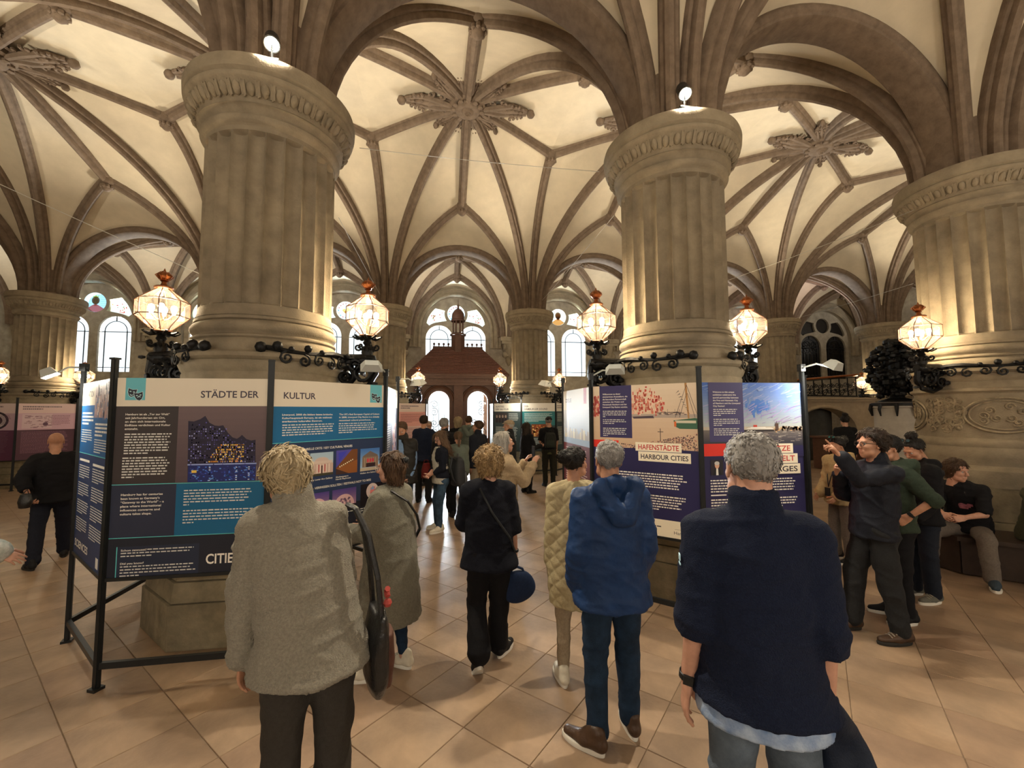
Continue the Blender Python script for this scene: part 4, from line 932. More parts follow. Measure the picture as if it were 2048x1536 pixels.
# ---- harbour stand
INDIGO = (44, 42, 84); RED = (226, 58, 48)
def face_harbour(P):
    W = 1.066; P.rect('ground_print', 0, 0, W, 1.483, (236, 226, 206)); P.grad('photograph', 0, .0, W, .645, (222, 204, 182), (206, 176, 148)); P.rect('photograph', .43, .30, W, .335, (176, 160, 150))
    P.dots('photograph', 230, lambda rr: (lambda a, r: (.56 + r * .19 * math.cos(a) * 1.0, .21 - abs(r * .21 * math.sin(a)) + rr.uniform(0, .10), rr.uniform(.006, .02), rr.uniform(.01, .035), rr.choice(((214, 90, 80), (230, 130, 110), (226, 160, 140), (196, 70, 66), (236, 196, 176)))))(rr.uniform(0, 6.3), rr.random() ** .5), 3)
    P.dots('photograph', 60, lambda rr: (rr.uniform(0, .07), rr.uniform(.1, .3), .014, .03, rr.choice(((214, 90, 80), (190, 80, 90), (226, 160, 140)))), 4)
    P.flat('photograph', [(.44, .325), (.65, .315), (.66, .34), (.45, .345)], (86, 74, 84)); P.dots('photograph', 40, lambda rr: (rr.uniform(.68, .95), .285 + rr.uniform(-.01, .015), rr.uniform(.01, .03), .008, (110, 96, 96)), 6)
    for u in (.74, .79, .86, .90): P.rect('photograph', u, .25, u + .003, .29, (110, 96, 96))
    P.flat('photograph', [(.845, .36), (1.04, .335), (1.066, .34), (1.066, .44), (.9, .44), (.86, .42)], (66, 104, 84)); P.rect('photograph', .86, .36, 1.05, .385, (205, 200, 180)); P.rect('photograph', .85, .37, .87, .42, (214, 110, 60))
    P.flat('photograph', [(.955, .0), (.975, .0), (.992, .34), (.978, .34)], (176, 130, 80))
    for k in range(9): P.flat('photograph', [(.87 + .012 * k, .10 + .02 * k), (.90 + .012 * k, .07 + .028 * k), (.902 + .012 * k, .078 + .028 * k)], (70, 64, 66)); 
    for a, b in (((.97, .02), (.86, .33)), ((.972, .02), (1.06, .30)), ((.97, .10), (.90, .33)), ((.98, .10), (1.04, .33))): P.flat('photograph', [a, (a[0] + .004, a[1]), (b[0] + .004, b[1]), b], (80, 72, 72))
    P.dots('photograph', 520, lambda rr: (lambda u: (u, .645 - (.03 + .22 * max(0, u - .42)) * rr.random() ** 1.0, .010, .010, rr.choice(((150, 110, 100), (96, 76, 80), (206, 170, 150), (120, 90, 96), (180, 120, 110), (70, 60, 72)))))(rr.uniform(.43, 1.05)), 8)
    P.dots('photograph', 90, lambda rr: (rr.uniform(.0, .46), .60 + .04 * rr.random(), .012, .010, rr.choice(((150, 110, 100), (60, 50, 60), (206, 170, 150)))), 9)
    P.rect('photograph', .713, .44, .719, .56, (74, 60, 60)); P.rect('photograph', .69, .47, .745, .476, (74, 60, 60))
    P.rect('ground_print', .08, .0, .432, .545, (62, 58, 100)); P.rect('ground_print', 0, .572, .285, .65, RED); P.rect('ground_print', 0, .645, W, 1.322, INDIGO)
    P.rect('ground_print', 0, .572, .285, .648, RED)
    for i, t in enumerate(('Willkommen zu dieser', 'einzigartigen Ausstellung, die', 'die besondere Partnerschaft', 'zwischen der Freien und', 'Hansestadt Hamburg und der', 'Liverpool City Region würdigt.')): P.text('body_text', t, .115, .095 + .0275 * i, [.20, .275, .262, .235, .268, .275][i], .0145, WHT)
    P.lines('body_text', .115, .265, .39, 4, .019, .008, seed=41, last=.1); P.lines('body_text', .115, .355, .37, 3, .019, .008, seed=42); P.lines('body_text', .115, .445, .38, 5, .019, .008, seed=43, last=.2)
    P.rect('headline', .463, .582, .912, .669, (240, 230, 208)); P.rect('english_headline', .491, .674, .994, .768, (240, 230, 208)); P.text('headline', 'HAFENSTÄDTE', .492, .653, .395, .050, (196, 66, 62)); P.text('english_headline', 'HARBOUR CITIES', .516, .745, .455, .046, (56, 52, 60))
    P.lines('body_text', .08, .885, .965, 6, .0255, .0115, WHT, seed=44, last=.9); P.lines('body_text', .08, 1.095, .965, 6, .0255, .0115, WHT, seed=45, last=.68)
    P.rect('ground_print', 0, 1.322, W, 1.483, (240, 230, 208)); P.text('logo', 'Hamburg', .82, 1.446, .165, .030, (70, 66, 66), False)
    for k in range(3): P.rect('logo', .888 + .0155 * k, 1.362 - (.010 if k == 1 else 0), .899 + .0155 * k, 1.392, RED)
    P.rect('logo', .886, 1.378, .932, 1.396, RED); P.flat('logo', [(.900, 1.397), (.905, 1.386), (.913, 1.386), (.918, 1.397)], (240, 230, 208)); P.rect('logo', .83, 1.396, .97, 1.3985, (120, 110, 108)); P.lines('logo', .45, 1.385, .73, 2, .03, .012, (90, 84, 84), seed=46)
def face_treasures(P):
    W = 1.066; P.rect('ground_print', 0, 0, W, 1.483, INDIGO); P.grad('photograph', 0, 0, W, .42, (70, 108, 190), (178, 186, 190), 16)
    rr = random.Random(5)
    for k in range(60):                                        # deep blue patch, then thin streaks of cloud
        a = rr.uniform(0, 6.28); r = rr.random() ** .5; t = r; P.flat('photograph', [(.58 + .15 * r * math.cos(a) + .05 * (1 - r) * math.cos(q), .23 + .10 * r * math.sin(a) + .035 * math.sin(q)) for q in [2 * PI * i / 9 for i in range(9)]], (58 + 26 * t, 106 + 20 * t, 190 + 4 * t)) if k < 26 else None
    for k in range(150):
        u = rr.uniform(.0, 1.0); v = rr.uniform(.02, .40); L = rr.uniform(.03, .13); w = rr.uniform(.003, .010); m_ = .35 + .5 * rr.random(); b = 70 + 90 * v / .42; c = (b + (205 - b) * m_ * .6, 118 + (212 - 118) * m_ * .6, 190 + 25 * m_ * .6); d = L * rr.uniform(.2, .6); u2 = min(W, u + L)
        P.flat('photograph', [(u, v), (u2, max(.004, v - d)), (u2, max(.008, v - d + w)), (u, v + w)], c)
    P.rect('photograph', 0, .42, W, .45, (196, 186, 170)); P.grad('photograph', 0, .45, W, .605, (120, 112, 108), (50, 50, 66)); P.rect('photograph', .30, .452, .75, .468, (40, 36, 40)); P.flat('photograph', [(.45, .445), (.48, .43), (.72, .43), (.75, .447)], (226, 222, 214)); P.rect('photograph', .53, .405, .57, .43, (196, 70, 60)); P.rect('photograph', .50, .425, .66, .435, (236, 232, 226))
    P.dots('photograph', 40, lambda rr: (rr.uniform(.74, 1.05), rr.uniform(.415, .455), rr.uniform(.01, .03), rr.uniform(.01, .03), rr.choice(((90, 70, 60), (186, 150, 110), (60, 50, 48)))), 6); P.rect('photograph', .765, .39, .80, .455, (84, 64, 56)); P.rect('photograph', .78, .37, .785, .40, (84, 64, 56)); P.rect('photograph', .805, .375, .81, .40, (84, 64, 56))
    P.dots('photograph', 70, lambda rr: (rr.uniform(.45, 1.04), rr.uniform(.47, .58), rr.uniform(.02, .05), .004, rr.choice(((190, 180, 168), (86, 82, 90), (140, 132, 130)))), 7)
    P.rect('ground_print', .07, 0, .43, .56, (74, 70, 116)); P.rect('photograph', 0, .605, W, .70, (52, 50, 84)); P.rect('ground_print', 0, .605, W, .71, INDIGO); P.rect('ground_print', 0, .577, .232, .692, RED)
    for i, t in enumerate(('Welcome to this unique', 'exhibition celebrating the', 'special partnership between', 'the Free and Hanseatic City', 'of Hamburg and the Liverpool', 'City Region!')): P.text('body_text', t, .115, .098 + .0265 * i, [.225, .242, .268, .262, .285, .12][i], .014, WHT)
    P.lines('body_text', .115, .252, .37, 4, .0185, .008, seed=51, last=.3); P.lines('body_text', .115, .345, .40, 4, .0185, .008, seed=52, last=.3); P.lines('body_text', .115, .435, .40, 4, .0185, .008, seed=53, last=.9)
    for (a, b, c, d, t, col, w) in ((.52, .585, .947, .677, 'SCHÄTZE', (196, 66, 62), .36), (.50, .682, .993, .773, 'DER WELT', (196, 66, 62), .42), (.44, .778, 1.017, .873, 'HERITAGES', (56, 52, 60), .50)):
        P.rect('headline', a, b, c, d, (240, 230, 208)); P.text('headline', t, c - .03 - w, d - .022, w, .050, col)
    P.rect('photograph', .068, .727, .198, .868, (44, 40, 50)); P.flat('photograph', [(.09, .868), (.10, .815), (.133, .80), (.166, .815), (.178, .868)], (30, 30, 36)); P.flat('photograph', [(.122, .868), (.125, .805), (.143, .805), (.146, .868)], (232, 232, 230)); P.flat('photograph', [(.134 + .024 * math.cos(t), .775 + .033 * math.sin(t)) for t in [2 * PI * i / 12 for i in range(12)]], (214, 166, 140)); P.flat('photograph', [(.134 + .026 * math.cos(t), .758 + .018 * math.sin(t)) for t in [2 * PI * i / 12 for i in range(12)]], (200, 198, 196))
    P.lines('body_text', .062, .912, .46, 5, .0255, .0115, WHT, seed=54, last=.6); P.rect('body_text', .062, 1.047, .22, 1.058, WHT); P.lines('body_text', .062, 1.090, .46, 5, .0255, .0115, WHT, seed=55, last=.3); P.rect('body_text', .062, 1.225, .17, 1.236, WHT)
    P.lines('body_text', .56, .912, .97, 5, .0255, .0115, WHT, seed=56, last=.9); P.lines('body_text', .56, 1.09, .97, 4, .0255, .0115, WHT, seed=57, last=.6); P.rect('ground_print', 0, 1.322, W, 1.483, (240, 230, 208))
def face_skyline(P):
    W = 1.066; P.rect('ground_print', 0, 0, W, 1.483, (226, 222, 214)); P.grad('photograph', 0, .25, W, .62, (206, 208, 212), (170, 186, 206)); P.text('headline', 'ZIELE', .10, .15, .26, .045, (110, 104, 118)); P.rect('theme_icon', .834, 0, .934, .18, (178, 74, 76))
    rr = random.Random(2)
    for k in range(26):
        u = .06 + .037 * k; h = rr.uniform(.04, .13) if k != 4 else .22; P.rect('photograph', u, .56 - h + .04, u + .028, .60, rr.choice(((214, 206, 190), (190, 184, 178), (224, 214, 186), (170, 160, 156))))
    P.rect('photograph', 0, .60, W, .67, (150, 170, 196)); P.rect('ground_print', 0, .67, W, 1.483, (104, 52, 58)); P.lines('body_text', .1, .72, .95, 24, .028, .011, (216, 196, 190), seed=61)
def face_red(P):
    W = 1.066; P.rect('ground_print', 0, 0, W, 1.483, (216, 206, 196)); P.rect('ground_print', 0, .315, W, 1.483, (196, 36, 44)); P.text('headline', 'WIRTSCHAFT', .1, .2, .8, .07, (90, 80, 84)); P.lines('body_text', .12, .40, .95, 20, .045, .018, (236, 206, 200), seed=62)
def face_far(head, body, ink, seed, title=None, photo=None, bottom=None):
    def fn(P):
        W = 1.066; P.rect('ground_print', 0, 0, W, 1.483, head); P.rect('ground_print', 0, .26, W, 1.483, body)
        if bottom: P.rect('ground_print', 0, .70, W, 1.483, bottom)
        if title:
            for i, t in enumerate(title): P.text('headline' if i == 0 else 'second_headline', t, .07, .13 + .085 * i, None, .055, (90, 84, 90))
        else: P.lines('headline', .08, .07, .8, 2, .06, .03, (120, 104, 116), seed=seed)
        if photo == 'band':
            P.rect('photograph', .05, .30, .55, .62, (60, 54, 54))
            for k in range(4): P.flat('photograph', [(.12 + .12 * k + .035 * math.cos(t), .42 + .05 * math.sin(t)) for t in [2 * PI * i / 10 for i in range(10)]], (150, 130, 116)); P.rect('photograph', .08 + .12 * k, .47, .16 + .12 * k, .62, (36, 32, 36))
        elif photo == 'stage':
            P.rect('photograph', .30, .66, .95, 1.05, (120, 62, 34)); P.dots('photograph', 60, lambda rr: (rr.uniform(.32, .9), rr.uniform(.68, 1.0), .05, .05, rr.choice(((206, 130, 70), (170, 80, 40), (235, 190, 120)))), 3)
        elif photo == 'notes':
            P.rect('photograph', .08, .28, .62, .66, (222, 196, 206)); P.dots('photograph', 40, lambda rr: (rr.uniform(.1, .55), rr.uniform(.3, .64), rr.uniform(.03, .12), .012, (150, 110, 130)), 4); P.flat('photograph', [(.5 + .05 * math.cos(t), .55 + .05 * math.sin(t)) for t in [2 * PI * i / 10 for i in range(10)]], (110, 80, 100))
        elif photo == 'record':
            for r, c in ((.30, (60, 50, 62)), (.24, (200, 190, 195)), (.16, (40, 34, 42)), (.05, (190, 180, 190))): P.flat('photograph', [(.62 + r * math.cos(t), .45 + r * .8 * math.sin(t)) for t in [2 * PI * i / 20 for i in range(20)]], c)
        P.lines('body_text', .6 if photo in ('band', 'notes') else .08, .32, .98, 8, .035, .014, ink, seed=seed + 1); P.lines('body_text', .08, 1.10 if photo == 'stage' else .75, .95, 9 if photo == 'stage' else 16, .036, .014, ink, seed=seed + 2)
    return fn
def stand(col, label, faces, posts=range(8), blank=True):
    cx, cy = col; r = empty('exhibition_stand', (cx, cy, 0)); tag(r, label, 'display stand')
    for k in posts:
        m = MB(); x, y = CORN[k]; a = math.atan2(y, x); h = 2.41
        m.box((x, y, h / 2), (.034, .034, h), rz=a); 
        for q in (-1, 1): m.box((x - q * .018 * math.sin(a), y + q * .018 * math.cos(a), h / 2), (.024, .010, h), rz=a)
        m.box((x, y, h + .006), (.05, .05, .014), rz=a); m.box((x, y, .01), (.07, .07, .02), rz=a); m.build('post', BLACK, r)
    for k in range(8):
        if k not in posts or (k + 1) % 8 not in posts: continue
        m = MB(); a, b = CORN[k], CORN[(k + 1) % 8]; m.bar((*a, .17), (*b, .17), .03, .045); m.build('bottom_rail', BLACK, r)
        m = MB(); m.bar((*a, .775), (*b, .775), .02, .025); m.build('panel_rail', BLACK, r)
    for k, fn in faces.items():
        a, b = CORN[k], CORN[(k + 1) % 8]; ang = math.atan2(b[1] - a[1], b[0] - a[0])
        m = MB(); m.box((SD / 2, .010, -.7415), (1.066, .018, 1.483)); p = m.build('panel', PAPER, r); p.location = (*a, ZTOP); p.rotation_euler = (0, 0, ang)
        P = Print(); fn(P)
        for mm in P.m.values():
            mm.v = [(x + .02, y, z) for x, y, z in mm.v]
        P.out(p)
    return r
stand((0, 0), 'octagonal black-framed stand with the STÄDTE DER KULTUR boards around the near left column', {0: face_innovation, 1: face_cities, 2: face_culture, 3: face_festival, 7: face_far((200, 205, 210), (70, 80, 110), WHT, 70)})
stand((S, 0), 'octagonal black-framed stand with the HARBOUR CITIES boards around the middle column', {7: face_skyline, 0: face_harbour, 1: face_treasures, 2: face_red, 3: face_red, 6: face_far((226, 222, 214), (80, 90, 120), WHT, 72)})
PK = (226, 190, 196)
stand((-2 * S, D), 'far stand with pink and purple music boards at the left edge', {1: face_far((226, 206, 206), (196, 168, 186), (120, 90, 110), 80, photo='record', bottom=(96, 58, 84)), 2: face_far((232, 206, 206), (214, 176, 196), (150, 110, 130), 82, photo='notes', bottom=(92, 62, 78)), 3: face_far((150, 170, 200), (60, 66, 110), WHT, 84), 0: face_far((226, 206, 206), (120, 70, 130), WHT, 86)})
stand((0, D), 'far stand with the pale pink board left of the porch', {1: face_far((232, 214, 204), (226, 170, 164), (150, 80, 84), 88, bottom=(220, 190, 184)), 2: face_far((232, 214, 204), (228, 168, 160), (150, 80, 84), 90, bottom=(226, 196, 190)), 3: face_far((150, 190, 210), (120, 150, 180), WHT, 92)})
stand((S, D), 'far stand with dark green music boards right of the porch', {0: face_far((226, 222, 210), (52, 66, 68), (190, 196, 190), 94, ('AUFSTIEG', 'DER FAB FOUR'), 'band'), 1: face_far((230, 224, 212), (44, 116, 122), (206, 222, 220), 96, ('DER', 'HAMBURGER SOUND'), 'stage', (50, 66, 72)), 2: face_far((226, 222, 210), (50, 72, 80), (200, 206, 200), 98), 7: face_far((190, 205, 220), (150, 180, 205), WHT, 99)})
# clip-on lamps that light the boards
LAMPH = mat('lamp_head', (0.42, 0.44, 0.42), .5); 
def clip_lamp(p, head, out, label, glow=True, power=6):
    """p: clamp point on a post, head: lamp head position, out: direction the head points"""
    r = empty('clip_lamp', p); tag(r, label, 'lamp', 'clip-on lamps of the stands'); p = Vector(p); h = Vector(head) - p
    m = MB(); mid = h * .5 + Vector((0, 0, .04)); m.tube([(0, 0, 0), mid, h], .009, 6); m.build('arm', LAMPH, r)
    m = MB(); m.box((0, 0, 0), (.05, .05, .07)); m.build('clamp', BLACK, r)
    o = Vector(out).normalized(); q = o.to_track_quat('Z', 'Y').to_matrix()
    m = MB(); m.add([q @ Vector(v) + h for v in ((-.10, -.055, .0), (.10, -.055, .0), (.10, .055, .0), (-.10, .055, .0), (-.06, -.035, -.07), (.06, -.035, -.07), (.06, .035, -.07), (-.06, .035, -.07))], [(4, 7, 6, 5), (0, 1, 5, 4), (1, 2, 6, 5), (2, 3, 7, 6), (3, 0, 4, 7)]); m.build('lamp_head', LAMPH, r)
    if glow:
        m = MB(); m.add([q @ Vector(v) + h for v in ((-.085, -.045, -.005), (.085, -.045, -.005), (.085, .045, -.005), (-.085, .045, -.005))], [(0, 1, 2, 3)]); m.build('lens', LED, r)
        light('clip_lamp_beam', 'SPOT', p + h + o * .03, power, (1, .9, .75), .04, p + h + o, 110)
clip_lamp((S + SD / 2, -AP, 2.42), (S + SD / 2 + .12, -AP - .22, 2.40), (-.3, .7, -1), 'grey clip-on lamp glowing at the right post of the harbour boards', power=10)
clip_lamp((-AP, -SD / 2, 2.42), (-AP - .16, -SD / 2 - .12, 2.33), (.5, .3, -1), 'bright clip-on lamp glowing beside the left edge of the mask boards', power=10)
clip_lamp((AP, -SD / 2, 2.40), (AP - .10, -SD / 2 - .25, 2.42), (-.2, .9, -.9), 'grey clip-on lamp head above the KULTUR board', False)
clip_lamp((S - AP, -SD / 2, 2.38), (S - AP + .22, -SD / 2 - .15, 2.43), (.4, .9, -.9), 'grey clip-on lamp head above the harbour photograph', False)
clip_lamp((AP, SD / 2, 2.42), (AP + .25, SD / 2 + .1, 2.36), (.2, .3, -1), 'glowing clip-on lamp behind the right edge of the KULTUR board')
clip_lamp((S - SD / 2, D - AP, 2.42), (S - SD / 2 - .3, D - AP - .35, 2.42), (.4, .8, -1), 'small glowing lamp left of the HAMBURGER SOUND board')
clip_lamp((S - AP, SD / 2, 2.42), (S - AP - .2, SD / 2 + .2, 2.36), (-.2, .2, -1), 'glowing clip-on lamp behind the skyline board')
# ================================================================ PEOPLE : fields of soft-blended limbs turned into meshes
class Field:
    def __init__(s, lo, hi, h):
        s.lo = np.array(lo, np.float32); s.h = h
        s.n = np.maximum(4, np.ceil((np.array(hi) - s.lo) / h).astype(int) + 1)
        s.F = np.full(s.n, 0.5, np.float32)
        s.ax = [s.lo[i] + h * np.arange(s.n[i], dtype=np.float32) for i in range(3)]
    def sl(s, lo, hi):
        a = np.clip(np.floor((np.array(lo) - s.lo) / s.h).astype(int), 0, s.n - 1); b = np.clip(np.ceil((np.array(hi) - s.lo) / s.h).astype(int) + 1, 1, s.n)
        S_ = tuple(slice(int(i), int(max(i + 1, j))) for i, j in zip(a, b))
        return S_, s.ax[0][S_[0]][:, None, None], s.ax[1][S_[1]][None, :, None], s.ax[2][S_[2]][None, None, :]
    def mix(s, S_, d, k, op):
        A = s.F[S_]
        if op == 'add':
            if k > 0: t = np.clip(.5 + .5 * (A - d) / k, 0, 1); r = A + (d - A) * t - k * t * (1 - t)
            else: r = np.minimum(A, d)
        else:
            d = -d
            if k > 0: t = np.clip(.5 - .5 * (A - d) / k, 0, 1); r = A + (d - A) * t + k * t * (1 - t)
            else: r = np.maximum(A, d)
        s.F[S_] = r
    def cap(s, a, b, ra, rb=None, k=.02, op='add', sq=(1, 1, 1)):
        """tapered capsule; sq stretches space (flattened limbs)"""
        rb = ra if rb is None else rb; a = np.array(a, np.float32); b = np.array(b, np.float32); R = max(ra, rb); q = np.array(sq, np.float32); e = R * q + k + .02
        S_, X, Y, Z = s.sl(np.minimum(a, b) - e, np.maximum(a, b) + e)
        X, Y, Z = X / q[0], Y / q[1], Z / q[2]; A = a / q; B = b / q; d = B - A; L = float(d @ d) + 1e-9
        t = np.clip(((X - A[0]) * d[0] + (Y - A[1]) * d[1] + (Z - A[2]) * d[2]) / L, 0, 1)
        D_ = np.sqrt((X - A[0] - t * d[0]) ** 2 + (Y - A[1] - t * d[1]) ** 2 + (Z - A[2] - t * d[2]) ** 2) - (ra + (rb - ra) * t)
        s.mix(S_, D_ * float(min(q)), k, op)
    def ell(s, c, r, k=.02, op='add'):
        c = np.array(c); r = np.array(r, np.float32); e = r + k + .02; S_, X, Y, Z = s.sl(c - e, c + e)
        q = np.sqrt(((X - c[0]) / r[0]) ** 2 + ((Y - c[1]) / r[1]) ** 2 + ((Z - c[2]) / r[2]) ** 2)
        s.mix(S_, (q - 1) * float(r.min()), k, op)
    def loft(s, st, k=.02, op='add', pw=2.0):
        """stack of horizontal ellipses (z, cx, cy, rx, ry)"""
        st = sorted(st); z = np.array([q[0] for q in st]); R = max(max(q[3], q[4]) for q in st)
        lo = (min(q[1] for q in st) - R - k - .03, min(q[2] for q in st) - R - k - .03, z[0] - k - .03); hi = (max(q[1] for q in st) + R + k + .03, max(q[2] for q in st) + R + k + .03, z[-1] + k + .03)
        S_, X, Y, Z = s.sl(lo, hi); zz = Z.ravel(); I = [np.interp(zz, z, [q[i] for q in st])[None, None, :].astype(np.float32) for i in range(1, 5)]
        m = np.minimum(I[2], I[3]); d = ((np.abs((X - I[0]) / I[2]) ** pw + np.abs((Y - I[1]) / I[3]) ** pw) ** (1 / pw) - 1) * m
        d = np.maximum(d, np.maximum(Z - z[-1], z[0] - Z)); s.mix(S_, d, k, op)
    def cut(s, p, n, k=.0):
        n = np.array(n, np.float32); n /= np.linalg.norm(n)
        d = (s.ax[0][:, None, None] - p[0]) * n[0] + (s.ax[1][None, :, None] - p[1]) * n[1] + (s.ax[2][None, None, :] - p[2]) * n[2]
        if k > 0: t = np.clip(.5 - .5 * (s.F - d) / k, 0, 1); s.F = s.F + (d - s.F) * t + k * t * (1 - t)
        else: s.F = np.maximum(s.F, d)
    def mesh(s):
        F = s.F; F[0] = F[-1] = .5; F[:, 0] = F[:, -1] = .5; F[:, :, 0] = F[:, :, -1] = .5
        I = F < 0; c = I.astype(np.int8); q = c[:-1] + c[1:]; q = q[:, :-1] + q[:, 1:]; q = q[:, :, :-1] + q[:, :, 1:]
        act = (q > 0) & (q < 8); ids = np.argwhere(act); n = len(ids)
        if n == 0: return np.zeros((0, 3)), np.zeros((0, 4), int)
        idx = np.full(act.shape, -1, np.int32); idx[act] = np.arange(n)
        off = np.array([(i, j, k) for i in (0, 1) for j in (0, 1) for k in (0, 1)])
        V = np.stack([F[ids[:, 0] + o[0], ids[:, 1] + o[1], ids[:, 2] + o[2]] for o in off], 1)
        P = np.zeros((n, 3), np.float32); C = np.zeros((n, 1), np.float32)
        for a in range(8):
            for b in range(a + 1, 8):
                if np.abs(off[a] - off[b]).sum() != 1: continue
                m = (V[:, a] < 0) != (V[:, b] < 0); t = np.where(m, V[:, a] / np.where(m, V[:, a] - V[:, b], 1), 0)[:, None]
                P += np.where(m[:, None], off[a] + (off[b] - off[a]) * t, 0); C += m[:, None]
        P = s.lo + s.h * (ids + P / C); Q = []
        for ax in range(3):
            sl0 = [slice(None)] * 3; sl1 = [slice(None)] * 3; sl0[ax] = slice(0, -1); sl1[ax] = slice(1, None)
            e = np.argwhere(I[tuple(sl0)] != I[tuple(sl1)]); o1, o2 = [(1, 2), (2, 0), (0, 1)][ax]
            e = e[(e[:, o1] > 0) & (e[:, o2] > 0)]
            def cell(d1, d2):
                k = e.copy(); k[:, o1] -= d1; k[:, o2] -= d2; return idx[k[:, 0], k[:, 1], k[:, 2]]
            f = np.stack([cell(1, 1), cell(0, 1), cell(0, 0), cell(1, 0)], 1); ins = I[e[:, 0], e[:, 1], e[:, 2]]
            f[~ins] = f[~ins][:, ::-1]; Q.append(f)
        Q = np.concatenate(Q); return P.astype(np.float64), Q[(Q >= 0).all(1)]
def relax(P, Q, it=1, lam=.5):
    e = np.concatenate([Q[:, [0, 1]], Q[:, [1, 2]], Q[:, [2, 3]], Q[:, [3, 0]]]); e = np.concatenate([e, e[:, ::-1]])
    for _ in range(it):
        A = np.zeros_like(P); c = np.bincount(e[:, 0], minlength=len(P))[:, None]
        for k in range(3): A[:, k] = np.bincount(e[:, 0], weights=P[e[:, 1], k], minlength=len(P))
        P = P + (A / np.maximum(c, 1) - P) * lam
    return P
def vnormals(P, Q):
    n = np.cross(P[Q[:, 2]] - P[Q[:, 0]], P[Q[:, 3]] - P[Q[:, 1]]); N = np.zeros_like(P)
    for k in range(4):
        for j in range(3): N[:, j] += np.bincount(Q[:, k], weights=n[:, j], minlength=len(P))
    return N / np.maximum(np.linalg.norm(N, axis=1, keepdims=True), 1e-9)
def wavy(P, freq, seed, n=7, an=(1, 1, 1)):
    r = np.random.RandomState(seed); out = np.zeros(len(P)); Pw = P * np.array(an)
    Pw = Pw + .03 * np.sin(Pw[:, [1, 2, 0]] * freq * .6 + seed)
    for _ in range(n): k = r.normal(size=3); k *= freq * r.uniform(.6, 1.5) / np.linalg.norm(k); out += np.sin(Pw @ k + r.uniform(0, 6.28))
    return out / n ** .5
def np_mesh(name, P, Q, m, smooth=True):
    me = bpy.data.meshes.new(name); me.from_pydata(P.tolist(), [], Q.tolist() if not isinstance(Q, list) else Q)
    if smooth: me.polygons.foreach_set('use_smooth', [True] * len(me.polygons))
    for x in (m if isinstance(m, (list, tuple)) else [m]): me.materials.append(x)
    return me
# ---- head (face +y, centre of skull at 0, height about .235) and hands, built once
def make_head(fem):
    F = Field((-.12, -.15, -.19), (.12, .16, .16), .0048); w = .93 if fem else 1.0
    F.ell((0, -.018, .035), (.076 * w, .096, .084), .01); F.ell((0, .022, -.035), (.060 * w, .066, .080), .03)
    F.cap((0, .062, -.098), (0, .060, -.092), .022 * w, .024, .03); F.cap((-.042, .035, -.075), (.042, .035, -.075), .026, .026, .03)
    F.cap((-.034 * w, .080, .026), (.034 * w, .080, .026), .012, .012, .015); F.ell((.040 * w, .058, -.022), (.026, .026, .024), .02); F.ell((-.040 * w, .058, -.022), (.026, .026, .024), .02)
    for sx in (-1, 1): F.ell((sx * .031, .098, .004), (.017, .014, .012), .012, 'sub')
    F.cap((0, .090, .012), (0, .112, -.028), .008, .0125, .008); F.cap((-.010, .100, -.032), (.010, .100, -.032), .0085, .0085, .006)
    F.cap((-.019, .083, -.061), (.019, .083, -.061), .008, .008, .006); F.cap((-.015, .083, -.071), (.015, .083, -.071), .009, .009, .005); F.cap((-.02, .0975, -.066), (.02, .0975, -.066), .0025, .0025, .003, 'sub')
    for sx in (-1, 1):
        F.cap((sx * .076 * w, -.012, .012), (sx * .078 * w, -.004, -.024), .017, .012, .008, sq=(.5, 1, 1)); F.ell((sx * .088 * w, -.006, .002), (.006, .010, .016), .004, 'sub')
    F.cap((0, -.022, -.05), (0, -.040, -.20), .054 * w, .058 * w, .02)
    P, Q = F.mesh(); return relax(P, Q, 1, .4), Q
HEADS = {f: make_head(f) for f in (False, True)}
FING = [((-.030, .085, 0), .068, .0085), ((-.010, .090, 0), .076, .0090), ((.010, .087, 0), .070, .0086), ((.029, .078, 0), .055, .0075)]
def make_hand(curl, spread=.0, point=False):
    """right hand hanging along -z: fingers towards -z, palm faces -x (towards the thigh), thumb towards +y"""
    F = Field((-.10, -.10, -.22), (.10, .12, .05), .0042)
    F.cap((0, 0, .03), (0, 0, -.01), .024, .025, .01, sq=(.8, 1.15, 1)); F.cap((0, 0, -.03), (0, .0, -.075), .034, .036, .015, sq=(.42, 1.1, 1))
    for k, (b, L, r) in enumerate(FING):
        p = np.array([0, -b[0] * 1.0, -b[1]]); a = .25; cl = curl[k] if hasattr(curl, '__len__') else curl
        d = np.array([0, spread * (1.5 - k) * .15, -1.0])
        for j, fr in enumerate((.45, .32, .26)):
            a += cl * (.55 if j == 0 else .9); v = np.array([-math.sin(a - .25), d[1], -math.cos(a - .25)]); q = p + v * L * fr * 1.05; F.cap(p, q, r * (1 - .1 * j), r * (.93 - .1 * j), .004); p = q
    p = np.array([-.004, .028, -.035]); 
    for j, (v, L, r) in enumerate((((-.35, .62, -.62), .036, .0125), ((-.45, .30, -.85), .032, .0105), ((-.45 - .3 * min(1, (curl[0] if hasattr(curl, '__len__') else curl)), .05, -.85), .026, .0090))): v = np.array(v) / np.linalg.norm(v); q = p + v * L; F.cap(p, q, r, r * .9, .008); p = q
    return F.mesh()
HANDS = {'relax': make_hand(.35, .5), 'fist': make_hand(1.05), 'hold': make_hand(.8), 'point': make_hand([0.05, 1.1, 1.15, 1.15]), 'flat': make_hand(.15, .3)}
